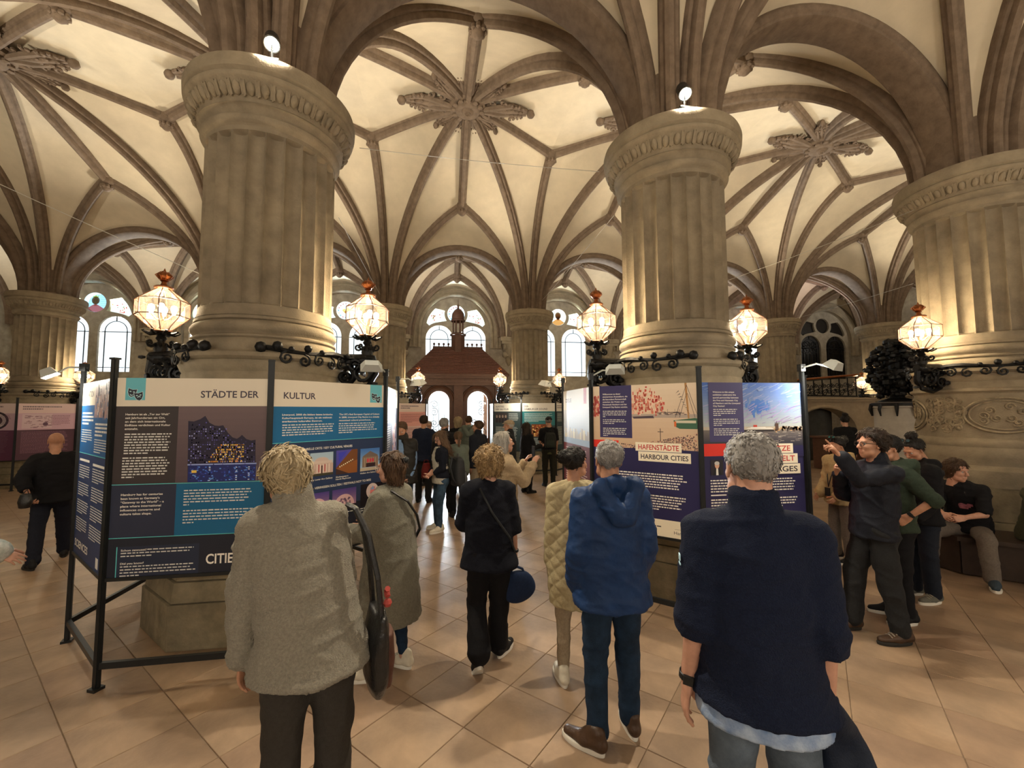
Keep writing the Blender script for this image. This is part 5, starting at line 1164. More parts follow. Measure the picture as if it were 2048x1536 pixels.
def make_shoe(kind):
    F = Field((-.08, -.12, -.02), (.08, .24, .16), .0075)
    F.cap((0, -.055, .055), (0, .04, .055), .040, .044, .03, sq=(.95, 1, 1)); F.cap((0, .05, .045), (.004, .165, .036), .046, .032, .03, sq=(1.0, 1, .85)); F.cap((0, -.03, .07), (0, -.03, .115), .040, .040, .02, sq=(.95, 1.25, 1))
    if kind == 'sneaker': F.cap((0, .03, .09), (0, -.005, .11), .03, .03, .02)
    F.cut((0, 0, .022), (0, 0, -1)); P, Q = F.mesh(); return relax(P, Q, 2), Q
SHOES = {k: make_shoe(k) for k in ('sneaker',)}
_sole = []
for i in range(24):
    a = 2 * PI * i / 24; y = .063 + .140 * math.sin(a); x = (.040 if y < .02 else .040 + .009 * min(1, (y - .02) / .09)) * math.cos(a) * (1.0 if abs(math.cos(a)) > .3 else 1.05); _sole.append((x, y))
def make_sole(h):
    m = MB(); n = 24; m.add([(x, y, 0) for x, y in _sole] + [(x * 1.06, y + (y - .06) * .03, h * .6) for x, y in _sole] + [(x * 1.0, y, h) for x, y in _sole], [tuple(range(n - 1, -1, -1)), tuple(range(2 * n, 3 * n))] + [(j * n + i, j * n + (i + 1) % n, (j + 1) * n + (i + 1) % n, (j + 1) * n + i) for j in (0, 1) for i in range(n)])
    return m.mesh('sole', 50)
SKIN = {'fair': mat('skin_fair', (0.50, 0.27, 0.19), .5, .12, 30, .05, 120, spec=.4), 'tan': mat('skin_tan', (0.42, 0.21, 0.13), .5, .12, 30, .05, 120, spec=.4), 'warm': mat('skin_warm', (0.46, 0.23, 0.14), .45, .12, 30, .05, 120, spec=.45)}
EYEM = [mat('eye_white', (.42, .39, .36), .3), mat('iris', (.03, .02, .015), .15), mat('lips', (.35, .10, .08), .4)]
eyem = MB()
eyem.ball((0, .0765, .004), .0118, 10, mi=0); eyem.ball((0, .0845, .003), (.0062, .0045, .0062), 8, mi=1)
EYES = eyem.mesh('eye', 60); [EYES.materials.append(x) for x in EYEM]
def cloth(name, col, rough=.85, var=.18, scale=60, bump=.25, bscale=180, sheen=.0, **k): return mat(name, col, rough, var, scale, bump, bscale, sheen=sheen, spec=.2, **k)
def hairmat(name, c, c2): return mat(name, c, .55, .0, 18, .5, 60, col2=c2, spec=.35, stretch=(1, 1, .35))
HAIR = {'white': hairmat('hair_white_blond', (.42, .33, .20), (.24, .18, .10)), 'brown': hairmat('hair_brown', (.085, .042, .018), (.030, .014, .007)), 'blond': hairmat('hair_curly_blond', (.34, .22, .10), (.13, .075, .030)), 'black': hairmat('hair_black', (.012, .009, .008), (.004, .003, .003)),
        'grey': hairmat('hair_grey', (.30, .29, .28), (.13, .12, .115)), 'silver': hairmat('hair_silver', (.50, .49, .46), (.28, .27, .25)), 'darkbrown': hairmat('hair_dark_brown', (.035, .018, .010), (.012, .007, .004)), 'longbrown': hairmat('hair_long_brown', (.13, .075, .04), (.05, .026, .013))}
def rotm(yaw=0, pitch=0, roll=0): return np.array(Matrix.Rotation(yaw, 3, 'Z') @ Matrix.Rotation(pitch, 3, 'X') @ Matrix.Rotation(roll, 3, 'Y'))
def hair_mesh(style, seed, h=.0075):
    """hair in head space: soft cap plus many small tapered locks"""
    r = np.random.RandomState(seed); lo, hi = (-.16, -.19, -.36), (.16, .15, .22); F = Field(lo, hi, h)
    long_ = style in ('long',)
    vol = {'short': .008, 'crop': .004, 'thick': .020, 'curly': .034, 'bob': .014, 'long': .016, 'bun': .008, 'ponytail': .008, 'messy': .024, 'topknot': .008}[style]
    F.ell((0, -.022, .038), (.079 + vol, .099 + vol, .086 + vol), .0)
    F.cut((0, .055, .070), (0, .75, -.62), .012)                       # forehead
    F.cut((0, .005, 0), (0, 1, -1.1), .012)                            # temples and ears
    low = {'short': -.050, 'crop': -.045, 'thick': -.075, 'curly': -.085, 'bob': -.05, 'long': -.05, 'bun': -.055, 'ponytail': -.055, 'messy': -.060, 'topknot': -.05}[style]
    F.cut((0, 0, low), (0, .25, -1), .012)
    if style == 'bob': F.loft([(-.125, 0, -.045, .075, .065), (-.05, 0, -.04, .090, .082), (.03, 0, -.03, .088, .092)], .03); F.cut((0, .018, 0), (0, 1, -.15), .01)
    if style == 'curly': F.loft([(-.105, 0, -.035, .080, .085), (-.03, 0, -.03, .108, .112), (.06, 0, -.02, .110, .118)], .03); F.cut((0, .05, 0), (0, 1, -.5), .012)
    if style == 'thick': F.loft([(-.085, 0, -.045, .066, .065), (-.02, 0, -.035, .088, .094), (.05, 0, -.02, .092, .110)], .03); F.cut((0, .045, 0), (0, 1, -.6), .012)
    if style == 'long':
        F.loft([(-.34, 0, -.055, .085, .045), (-.20, 0, -.055, .105, .060), (-.08, 0, -.045, .098, .075), (.03, 0, -.03, .090, .090)], .03)
        for sx in (-1, 1): F.cap((sx * .078, .015, .02), (sx * .095, .035, -.26), .024, .028, .02)
    if style == 'bun': F.ell((0, -.135, .055), (.062, .050, .058), .02)
    if style == 'topknot': F.ell((0, -.055, .155), (.055, .05, .045), .02)
    if style == 'ponytail': F.cap((0, -.125, .03), (0, -.150, -.16), .028, .018, .02)
    P, Q = F.mesh(); P = relax(P, Q, 1); N = vnormals(P, Q); P = P + N * (wavy(P, 90, seed)[:, None] * (.0022 + vol * .10))
    vs = [P]; fs = Q.tolist(); base = len(P)
    n = {'crop': 500, 'short': 650, 'thick': 620, 'curly': 620, 'bob': 560, 'long': 620, 'bun': 420, 'ponytail': 380, 'messy': 600, 'topknot': 420}[style]
    L = {'crop': .014, 'short': .026, 'thick': .042, 'curly': .044, 'bob': .060, 'long': .110, 'bun': .035, 'ponytail': .045, 'messy': .046, 'topknot': .035}[style]
    pick = r.choice(len(P), n); V = []; T = []
    for i in pick:
        p = P[i].copy(); nn = N[i]
        down = np.array([0, -.5, -.85]) if style != 'bun' else np.array([0, -.9, .3]); down = down + r.normal(size=3) * ({'curly': .9, 'messy': .7, 'thick': .5, 'short': .45, 'crop': .5}.get(style, .25))
        if style in ('long', 'bob'): down = np.array([0, -.05, -1]) + r.normal(size=3) * .12
        t = down - nn * (down @ nn); t /= np.linalg.norm(t) + 1e-9; lift = {'curly': .75, 'messy': .45, 'thick': .30, 'crop': .35, 'short': .30}.get(style, .12); t = t + nn * lift; t /= np.linalg.norm(t)
        sd = np.cross(t, nn); sd /= np.linalg.norm(sd) + 1e-9; l = L * r.uniform(.6, 1.25); w = r.uniform(.0028, .0055) * (1.25 if style in ('curly', 'bob', 'long') else 1); cv = r.normal() * .5
        o = base + len(V)
        for j, (f, ww) in enumerate(((0, 1), (.4, 1), (.75, .7), (1, .08))):
            c = p + t * l * f + nn * (-.35 * l * f * f * lift + .001) + sd * cv * l * f * f * .6
            if style == 'curly': c = c + sd * .008 * math.sin(f * 6 + cv * 5)
            V += [c + sd * w * ww, c + nn * w * ww * .8, c - sd * w * ww]
        for j in range(3):
            a = o + 3 * j
            T += [[a, a + 1, a + 4, a + 3], [a + 1, a + 2, a + 5, a + 4]]
    vs.append(np.array(V)); fs += T; return np.concatenate(vs), fs
# ---- the figure
def person(label, pos, yaw, H, sp):
    """sp: dict describing pose and clothes; local frame faces +y, right hand at +x"""
    s = H / 1.75; g = sp.get('grid', .012); fem = sp.get('fem', False); skin = SKIN[sp.get('skin', 'fair')]; seed = sp.get('seed', 1); fat = sp.get('fat', 1.0)
    A = lambda *p: np.array(p, float) * s
    lx, ly = sp.get('lean', (0, 0)); pz = sp.get('pelvis', .93); pel = A(0, 0, pz); dz = pz - .93
    sh = A(lx, ly, 1.43 + dz); nk = A(lx * 1.05, ly * 1.08 + .0, 1.49 + dz); hoff = sp.get('head', (0, 0, 0)); hc = A(lx * 1.15 + hoff[0], ly * 1.2 + .015 + hoff[1], 1.632 + dz + hoff[2])
    hy, hp, hr = [math.radians(q) for q in sp.get('look', (0, 0, 0))]; HM = rotm(hy, hp, hr); hs = s * sp.get('headscale', .98)
    sw = sp.get('shoulder', .150 if fem else .166); hw = .085
    # limbs
    arms = []
    for k, sx in ((0, -1), (1, 1)):
        d1, d2, hand = sp.get('arms', [None, None])[k] or ((sx * .16, -.05, -1), (sx * .02, .14, -1), 'relax')
        d1 = np.array(d1, float); d2 = np.array(d2, float); d1[0] *= .5 if d1[2] < -.9 else 1; S0 = sh + A(sx * sw, 0, -.032)
        E_ = S0 + d1 / np.linalg.norm(d1) * .285 * s; W_ = E_ + d2 / np.linalg.norm(d2) * .25 * s; arms.append((S0, E_, W_, d2 / np.linalg.norm(d2), hand, sx))
    legs = []
    for k, sx in ((0, -1), (1, 1)):
        L = sp.get('legs', [None, None])[k] or {}
        hip = pel + A(sx * hw, 0, -.02); an = A(*L['ankle']) if 'ankle' in L else A(sx * .10, 0, .085)
        kn = A(*L['knee']) if 'knee' in L else (hip + an) / 2 + A(sx * .01, .025, .01); legs.append((hip, kn, an, math.radians(L.get('toe', -sx * 8)), math.radians(L.get('pitch', 0)), sx))
    allp = np.array([q for a in arms for q in a[:3]] + [q for l in legs for q in l[:3]] + [sh, pel, hc]); lo = allp.min(0) - .26; hi = allp.max(0) + .26; lo[2] = max(lo[2], -.02)
    def torso(F, ex, z0, z1, st=None, k=.03):
        """ellipses from z0 to z1 (normalised heights) following the lean"""
        prof = st or [(.86, .170, .125), (.95, .172, .122), (1.05, .150, .108), (1.15, .152, .112), (1.28, .164, .118), (1.37, .160, .110), (1.43, .128, .090), (1.49, .075, .068)]
        rows = []
        for z, rx, ry in prof:
            t = np.clip((z - .93) / .5, -.35, 1.1); c = pel * (1 - max(t, -.0)) + sh * max(t, 0) if t > 0 else pel
            f = fat if z < 1.3 else 1
            rows.append((z * s + dz * s, c[0], c[1] + (.012 * s if z > 1.2 else 0), rx * s * f * sp.get('wid', 1) + ex, ry * s * f + ex))
        rows = [q for q in rows if z0 * s + dz * s - 1e-6 <= q[0] <= z1 * s + dz * s + 1e-6]
        F.loft(rows, k)
    # ---------------- body: trunk, limbs, neck (slim, under the clothes), then head and hands
    F = Field(lo, hi, max(g, .014)); torso(F, -.022, .86, 1.49)
    F.cap(nk + A(0, -.01, -.06), hc + HM @ A(0, -.03, -.10), .056 * s * (.9 if fem else 1), .052 * s * (.9 if fem else 1), .03)
    for S0, E_, W_, d, hand, sx in arms: F.cap(S0, E_, .044 * s, .036 * s, .03); F.cap(E_, W_, .038 * s, .025 * s, .015)
    for hip, kn, an, ty, tp, sx in legs: F.cap(hip, kn, .070 * s, .048 * s, .03); F.cap(kn, an, .048 * s, .034 * s, .02)
    P, Q = F.mesh(); vs = [relax(P, Q, 1)]; fs = Q.tolist(); n = len(P)
    HP, HQ = HEADS[fem]; vs.append((HP * hs) @ HM.T + hc); fs += (HQ + n).tolist(); n += len(HP)
    for S0, E_, W_, d, hand, sx in arms:
        if hand is None: continue
        kind, tw = hand if isinstance(hand, tuple) else (hand, 0)
        P, Q = HANDS[kind]; P = P.copy() * s * (.92 if fem else 1)
        if sx < 0: P[:, 0] *= -1; Q = Q[:, ::-1]
        q = Vector((0, 0, -1)).rotation_difference(Vector(d)); M = np.array(q.to_matrix() @ Matrix.Rotation(math.radians(tw) * sx, 3, 'Z')); vs.append(P @ M.T + W_); fs += (Q + n).tolist(); n += len(P)
    me = np_mesh('person', np.concatenate(vs), fs, skin); body = obj('person', me, None, (pos[0], pos[1], pos[2] if len(pos) > 2 else 0)); body.rotation_euler = (0, 0, math.radians(yaw)); tag(body, label, 'person')
    if sp.get('face', True): 
        for sx in (-1, 1): e = obj('eye', EYES, body); e.matrix_basis = Matrix.Translation(hc) @ Matrix(HM.tolist()).to_4x4() @ Matrix.Scale(hs, 4) @ Matrix.Translation((sx * .031, 0, 0))
    # ---------------- trousers
    tc = sp.get('trousers')
    if tc:
        name, m, r1, r2, zlow = tc; F = Field(lo, hi, g + .002)
        if sp.get('skirt') is None: torso(F, .008 if 'hipr' not in sp else -.012, .86, 1.0, k=.03)
        for hip, kn, an, ty, tp, sx in legs:
            e = kn + (an - kn) * zlow; F.cap(hip + A(0, -.01, -.02), kn, sp.get('hipr', .094) * s * fat, .070 * s * r1, .045); F.cap(kn, e, .070 * s * r1, .060 * s * r2, .02); F.cap(hip + A(0, -.045, .0), hip + A(0, -.04, -.06), .075 * s, .07 * s, .04)
        P, Q = F.mesh(); P = relax(P, Q, 1); N = vnormals(P, Q); am = sp.get('tfold', .006); P += N * (am * wavy(P, 22, seed + 3)[:, None] * .5 + am * 1.1 * np.maximum(0, 1 - 1.6 * np.abs(wavy(P, 20, seed + 5, 4, an=(.8, .8, 1.8))))[:, None]); P[:, 2] = np.maximum(P[:, 2], .012)
        obj(name, np_mesh(name, P, Q, m), body)
    # ---------------- tops: list of garments
    for gi, t in enumerate(sp.get('tops', [])):
        F = Field(lo - .05, hi + .05, t.get('grid', g)); ex = t.get('ex', .012); z0 = t.get('hem', .86)
        prof = t.get('prof') or [(z0, .172 + t.get('flare', .01), .130 + t.get('flare', .01)), (.95, .174, .128), (1.05, .160, .118), (1.15, .158, .118), (1.28, .170, .124), (1.37, .168, .116), (1.43, .135, .095), (1.485, .080, .072)]
        if z0 > .94: prof = [q for q in prof if q[0] >= z0]
        if t.get('straight'): prof = [(z, max(rx, .172) if z < 1.3 else rx, max(ry, .128) if z < 1.3 else ry) for z, rx, ry in prof]
        sl = t.get('sleeve', 1.0); r0 = t.get('arm', .062) - .012
        if sl > 0:
            for S0, E_, W_, d, hand, sx in arms:
                F.cap(nk + A(sx * .03, -.012, -.045), S0 + A(-sx * .02, 0, .004), .044 * s + ex * .7, (r0 - .012) * s + ex * .8, .05); F.cap(S0 + A(-sx * .05, 0, -.01), S0, .050 * s + ex, r0 * s + ex, .05)
                if sl <= .5: F.cap(S0, S0 + (E_ - S0) * sl * 2, r0 * s + ex, (r0 - .006) * s + ex, .014)
                else:
                    e2 = E_ + (W_ - E_) * (sl - .5) * 2; F.cap(S0, E_, r0 * s + ex, (r0 - .010) * s + ex, .014); F.cap(E_, e2, (r0 - .010) * s + ex, (r0 - .018 + t.get('cuff', 0)) * s + ex, .012)
                if sl < .9: q_ = S0 + (E_ - S0) * sl * 2 if sl <= .5 else E_ + (W_ - E_) * (sl - .5) * 2; u_ = (E_ - S0 if sl <= .5 else W_ - E_); u_ = u_ / np.linalg.norm(u_); rr_ = r0 * s + ex; F.cap(q_ + u_ * (rr_ + .012), q_ + u_ * (rr_ + .05), rr_ + .004, rr_ + .01, .012, 'sub')
        torso(F, ex, 0, 1.60, prof, k=.02)
        if t.get('collar'): F.cap(nk + A(0, -.012, -.03), nk + A(0, -.006, t['collar']), .062 * s + ex, .060 * s + ex, .02, sq=(1, .95, 1))
        if t.get('hood'):
            hd = sh + A(0, -.135, .03); F.cap(hd + A(-.105, .03, .03), hd + A(-.03, -.035, -.13), .058 * s, .050 * s, .03); F.cap(hd + A(.105, .03, .03), hd + A(.03, -.035, -.13), .058 * s, .050 * s, .03); F.cap(hd + A(-.10, .07, .035), hd + A(.10, .07, .035), .04 * s, .04 * s, .03); F.cap(nk + A(-.08, .02, -.02), nk + A(0, -.08, .02), .035 * s, .04 * s, .03); F.cap(nk + A(.08, .02, -.02), nk + A(0, -.08, .02), .035 * s, .04 * s, .03)
        if t.get('belly'): F.ell(pel * .55 + sh * .45 + A(0, .06, 0), A(.15, .12, .15), .05)
        if t.get('open'): c_ = A(lx * .5, ly * .5, 0); F.cap(c_ + A(0, .19, z0 - .05), c_ + A(0, .17, 1.5), t['open'] * s, t['open'] * .7 * s, .01, 'sub')
        if t.get('cut'): F.cut(A(*t['cut'][0]), t['cut'][1], .01)
        P, Q = F.mesh(); P = relax(P, Q, t.get('relax', 1)); N = vnormals(P, Q); am = t.get('fold', .006)
        d = am * wavy(P, t.get('freq', 20), seed + 11 * gi) * .6 + am * .9 * np.maximum(0, 1 - 1.6 * np.abs(wavy(P, 17, seed + 7 + gi, 4, an=(1.0, 1.0, 1.7)))) + am * .55 * np.maximum(0, 1 - 1.8 * np.abs(wavy(P, 38, seed + 9 + gi, 4, an=(1, 1, 1.3))))
        if t.get('quilt'):
            q = t['quilt']; a = np.arctan2(P[:, 0] - sh[0], -(P[:, 1] - sh[1])) * .19; u = (a + P[:, 2] - .0) / q; v = (a - P[:, 2]) / q; d = d * .5 + .010 * (np.minimum(np.abs(np.sin(PI * u)), np.abs(np.sin(PI * v))) ** .55 - .5)
        if t.get('fuzz'): d += t['fuzz'] * np.random.RandomState(seed).normal(size=len(P))
        P = P + N * d[:, None]; go = obj(t['name'], np_mesh(t['name'], P, Q, t['mat']), body)
        if t.get('label'): go['label'] = t['label']
    # ---------------- hair
    hn = sp.get('hair')
    if hn:
        style, hm = hn[0], HAIR[hn[1]]; P, Q = hair_mesh(style, seed + 40, .0075 if g < .014 else .011); P = (P * hs) @ HM.T + hc; obj('hair', np_mesh('hair', P, Q, hm), body)
    # ---------------- shoes
    sc = sp.get('shoes')
    if sc:
        for hip, kn, an, ty, tp, sx in legs:
            P, Q = SHOES['sneaker']; M = np.array(Matrix.Rotation(ty, 3, 'Z') @ Matrix.Rotation(tp, 3, 'X')); base = np.array([an[0], an[1], max(0.0, an[2] - .085 * s)]); k = s * sp.get('foot', 1.0)
            off = np.array([0, -.07, 0]); P2 = ((P - off) * k) @ M.T + off * k @ np.eye(3) + base
            so = obj('shoe', np_mesh('shoe', P2, Q, sc[0]), body); sm = make_sole(.028); sm.materials.append(sc[1]); so2 = obj('sole', sm, so)
            so2.matrix_basis = Matrix.Translation(Vector(base) + Vector(off * k)) @ Matrix(M.tolist()).to_4x4() @ Matrix.Scale(k, 4) @ Matrix.Translation(-Vector(off))
            if len(sc) > 2:
                m = MB()
                for q in range(4): m.tube([Vector(M @ ((np.array([x, .045 + .02 * q, .112 - .012 * q - abs(x) * .35]) - off) * k) + off * k + base) for x in (-.032, -.015, 0, .015, .032)], .0035 * k, 5)
                m.build('laces', sc[2], so)
    # ---------------- accessories fixed to the head or wrist
    H4 = Matrix.Translation(hc) @ Matrix(HM.tolist()).to_4x4() @ Matrix.Scale(hs, 4)
    if sp.get('glasses'):
        m = MB(); on_head = sp['glasses'] == 'head'
        for sx in (-1, 1):
            ring = [(sx * .033 + .024 * math.cos(t), .103, .003 + .019 * math.sin(t)) for t in [2 * PI * i / 16 for i in range(17)]]; m.tube(ring, .0026, 5, mi=0)
            m.tube([(sx * .058, .100, .008), (sx * .082, .05, .010), (sx * .084, -.02, .008)], .0024, 5, mi=0)
            if on_head or sp['glasses'] == 'shades': m.add([(sx * .033 + .023 * math.cos(t), .1035, .003 + .018 * math.sin(t)) for t in [2 * PI * i / 16 for i in range(16)]], [tuple(range(16))], None, 1)
        m.tube([(-.010, .108, .008), (.010, .108, .008)], .0024, 5, mi=0)
        o = m.build('sunglasses' if on_head else 'glasses', [mat('frame_dark', (.015, .013, .012), .35), mat('mirror_lens', (.10, .38, .45), .12, metal=.8)] if on_head else [mat('frame_%s' % sp.get('frame', 'dark'), {'dark': (.015, .013, .012), 'clear': (.55, .45, .40)}[sp.get('frame', 'dark')], .35)], body)
        o.matrix_basis = H4 @ (Matrix.Translation((0, -.035, .085)) @ Matrix.Rotation(math.radians(38), 4, 'X') if on_head else Matrix.Identity(4))
    for wk in sp.get('watch', []):
        S0, E_, W_, d, hand, sx = arms[wk]; m = MB(); q = Vector((0, 0, 1)).rotation_difference(Vector(d)).to_matrix()
        m.lathe([(.029, -.012), (.032, -.01), (.032, .01), (.029, .012)], 18); m.box((sx * .031, 0, 0), (.012, .032, .030)); m.v = [tuple(q @ Vector(v) * s + Vector(W_ - d * .025)) for v in m.v]; m.build('wristwatch', BLACK, body, 40)
    if sp.get('cap'):
        F = Field((-.13, -.15, -.05), (.13, .20, .16), .007); F.ell((0, -.02, .045), (.091, .110, .085), 0); F.cut((0, 0, .040), (0, .12, -1), .006)
        if sp['cap'][0] == 'flat': F.cap((-.04, .05, .075), (.04, .05, .075), .05, .05, .03, sq=(1, 1, .5)); F.cap((-.045, .105, .048), (.045, .105, .048), .03, .03, .01, sq=(1, 1.2, .28))
        else: F.cap((-.04, .11, .050), (.04, .11, .050), .032, .032, .01, sq=(1, 1.3, .25))
        P, Q = F.mesh(); obj('cap', np_mesh('cap', (P * hs) @ HM.T + hc, Q, sp['cap'][1]), body)
    return dict(body=body, arms=arms, sh=sh, nk=nk, pel=pel, hc=hc, HM=HM, s=s, legs=legs, M=body.matrix_basis.copy() if False else (Matrix.Translation(body.location) @ Matrix.Rotation(math.radians(yaw), 4, 'Z')))
def sdf_obj(name, lo, hi, h, fn, m, parent=None, M=None, fold=0, seed=1):
    F = Field(lo, hi, h); fn(F); P, Q = F.mesh(); P = relax(P, Q, 1)
    if fold: P = P + vnormals(P, Q) * (fold * wavy(P, 30, seed))[:, None]
    if M is not None: R = np.array(M.to_3x3()); P = P @ R.T + np.array(M.translation)
    return obj(name, np_mesh(name, P, Q, m), parent)
# ================================================================ THE VISITORS
FLEECE = cloth('fleece_grey', (.27, .245, .195), .95, .22, 90, .8, 160, sheen=.12); COATG = cloth('wool_coat_grey', (.175, .165, .128), .95, .2, 70, .5, 150, sheen=.10)
BLK = cloth('black_cloth', (.007, .007, .009)); BLK2 = cloth('charcoal_cloth', (.020, .021, .023)); NVY = cloth('navy_knit', (.008, .013, .034), .9, .25, 120, .5, 220); NVYC = cloth('navy_cardigan', (.006, .007, .013), .9, .25, 90, .4, 200)
QUILT = cloth('quilted_beige', (.40, .335, .20), .7, .12, 40, .2, 120); BJ = cloth('blue_rain_jacket', (.012, .038, .120), .55, .2, 12, .15, 60); DENIM = cloth('dark_denim', (.012, .028, .058), .9, .4, 14, .3, 250); DENIM2 = cloth('faded_denim', (.10, .13, .17), .9, .35, 10, .3, 250); DENIM3 = cloth('mid_denim', (.035, .065, .105), .9, .45, 9, .3, 250)
TRG = cloth('grey_brown_trousers', (.035, .031, .027)); BEI = cloth('beige_trousers', (.30, .235, .16)); BEIJ = cloth('beige_jacket', (.44, .345, .225)); CREAMS = cloth('cream_knit', (.40, .37, .31)); LSH = mat('blue_check_shirt', (.42, .50, .62), .8, 0, 9, .2, 120, col2=(.12, .20, .38))
BSH = cloth('blue_shirt', (.14, .22, .36)); GRN = cloth('dark_green_hoodie', (.030, .044, .030)); OLV = cloth('olive_jacket', (.060, .056, .030)); SAGE = cloth('sage_top', (.12, .14, .115)); BHOOD = cloth('tan_hoodie', (.40, .30, .155)); GRT = cloth('grey_trousers', (.15, .125, .105)); PATT = mat('white_patterned_jacket', (.62, .62, .58), .85, 0, 16, .3, 80, col2=(.25, .30, .28))
WSH = cloth('white_sneaker', (.62, .57, .46), .6, .1, 30, .1, 80); WSO = mat('white_sole', (.70, .67, .60), .6); BRS = mat('brown_leather', (.060, .032, .018), .45, .3, 12, .15, 60); DRS = mat('dark_sole', (.02, .018, .016), .7); BSHOE = cloth('black_shoe', (.012, .012, .013), .6); LACE = mat('shoe_lace', (.35, .32, .26), .8); GSH = cloth('grey_sneaker', (.13, .13, .11)); NSH = cloth('blue_sneaker', (.04, .06, .08)); LEATHER = mat('black_leather', (.010, .010, .011), .35, .3, 25, .25, 90, spec=.5)
def loc(R, p): return R['M'] @ Vector(p)
# 1 --- grey fleece, stooping a little, bag on the right shoulder
R1 = person('short white-blond haired visitor seen from behind in a grey fleece jacket', (1.32, -2.80), 20, 1.83, dict(fem=True, grid=.011, seed=1, skin='tan', lean=(-.075, .09), head=(-.03, .02, -.02), look=(18, -12, -6), hair=('thick', 'white'), fat=1.08,
    arms=[((-.22, -.05, -1), (-.02, .02, -1), ('relax', 20)), ((.42, .12, -1), (-.05, .75, -.55), 'fist')], trousers=('trousers', TRG, 1.12, 1.25, 1.0), shoes=(BSHOE, DRS), tfold=.007,
    tops=[dict(name='fleece_jacket', mat=FLEECE, hem=.80, flare=.045, straight=True, ex=.020, arm=.066, sleeve=1.0, collar=.035, fold=.010, freq=12, fuzz=.0011, grid=.0095)]))
s1 = R1['s']
bag = empty('shoulder_bag', loc(R1, (.30, .02, .60))); bag.rotation_euler = (0, 0, math.radians(20)); tag(bag, 'black leather shoulder bag with brown patch on the grey fleece visitor', 'bag')
sdf_obj('bag_body', (-.16, -.28, -.02), (.16, .28, .52), .011, lambda F: (F.loft([(.02, 0, 0, .035, .10), (.10, 0, 0, .060, .16), (.28, 0, 0, .055, .17), (.42, 0, 0, .03, .15)], .02)), LEATHER, bag, fold=.005)
sdf_obj('brown_patch', (-.16, -.28, -.02), (.16, .28, .52), .011, lambda F: (F.loft([(.07, .028, -.05, .04, .075), (.20, .034, -.05, .045, .085), (.33, .03, -.05, .036, .08)], .02)), mat('brown_patch', (.075, .028, .018), .6, .3, 20), bag, fold=.003)
m = MB()
for dy in (-.12, .10):
    m.tube([(0, dy, .40), (-.02, dy * .9, .60), (-.06, dy * .6, .80), (-.115, dy * .25 - .01, .925), (-.15, dy * .0, .945)], .012, 6, flat=1.6)
m.build('straps', LEATHER, bag); m = MB(); m.tube([(.03, -.10 + .02 * math.sin(q), .50 + .012 * q) for q in range(4)], .014, 6); m.ball((.03, -.10, .47), .022, 8); m.build('tassel', mat('tassel_red', (.35, .05, .04), .7), bag)
# 2 --- long wool coat
R2 = person('brown-haired visitor with glasses in a long grey-green wool coat', (1.52, -1.47), 58, 1.67, dict(fem=True, seed=2, look=(14, -4, 0), hair=('bob', 'brown'), glasses='face', frame='clear', lean=(0, .01),
    arms=[((-.25, .35, -1), (.2, .8, -.15), 'relax'), ((.30, .30, -1), (-.3, .8, -.1), 'relax')], trousers=('jeans', DENIM, .78, .72, .86), shoes=(WSH, WSO, LACE), legs=[dict(ankle=(-.13, .10, .085), toe=22), dict(ankle=(.10, -.06, .085), toe=-6)],
    tops=[dict(name='wool_coat', mat=COATG, ex=.018, grid=.0115, prof=[(.44, .245, .215), (.62, .235, .205), (.86, .225, .190), (1.0, .215, .175), (1.15, .200, .155), (1.28, .188, .140), (1.37, .172, .122), (1.43, .138, .10), (1.485, .086, .078)], sleeve=.95, arm=.070, fold=.012, freq=11, fuzz=.0007)]))
m = MB(); s2 = R2['s']; m.tube([(-.09, -.06, 1.40), (.0, -.150, 1.31), (.09, -.172, 1.19), (.165, -.15, 1.06), (.20, -.07, .95)], .010, 6, flat=1.8); o = m.build('bag_strap', LEATHER, R2['body'])
m = MB(); m.ball((0, 0, 0), (.030, .026, .028), 8); m.tube([(-.02, 0, 0), (.03, 0, .01)], .012, 6); o = m.build('hair_clip', BLACK, R2['body'], 50); o.location = Vector(R2['hc']) + Vector(R2['HM'] @ np.array((0, -.135, .055)))
# 3 --- black cardigan, walking, round bag in the right hand
R3 = person('curly blond visitor walking away in a dark cardigan and black trousers', (2.29, -1.50), 2, 1.69, dict(fem=True, seed=3, look=(10, -6, 0), hair=('curly', 'blond'), lean=(0, .03), watch=[1], fat=1.05,
    arms=[((-.40, .25, -1), (.45, .85, .05), 'relax'), ((.36, -.06, -1), (.10, .05, -1), 'fist')], trousers=('trousers', BLK, 1.15, 1.50, .96), shoes=(BSHOE, WSO, LACE), legs=[dict(ankle=(-.10, -.13, .17), knee=(-.10, .08, .47), toe=4, pitch=-42), dict(ankle=(.09, .14, .085), toe=-34)],
    tops=[dict(name='cardigan', mat=NVYC, hem=.80, flare=.045, straight=True, ex=.018, sleeve=.57, arm=.074, cuff=.012, fold=.009, freq=13)]))
m = MB(); m.tube([(-.09, -.10, 1.40), (0, -.145, 1.22), (.14, -.14, 1.02), (.20, -.05, .88)], .008, 6, flat=1.8); m.build('bag_strap', BLK2, R3['body'])
W3 = R3['arms'][1][2]; rb = empty('round_handbag', loc(R3, (W3[0] + .02, W3[1] + .02, W3[2] - .40))); tag(rb, 'round navy felt handbag in the hand of the curly blond visitor', 'bag')
sdf_obj('bag_body', (-.19, -.12, -.06), (.19, .12, .34), .010, lambda F: (F.ell((0, 0, .125), (.145, .060, .135), 0), F.cut((0, 0, .245), (0, 0, 1), .01)), cloth('navy_felt', (.014, .028, .075)), rb, fold=.006)
m = MB(); m.tube([(-.06, 0, .22), (-.045, 0, .265), (0, 0, .285), (.045, 0, .265), (.06, 0, .22)], .011, 6); m.build('handle', cloth('navy_felt', (.014, .028, .075)), rb)
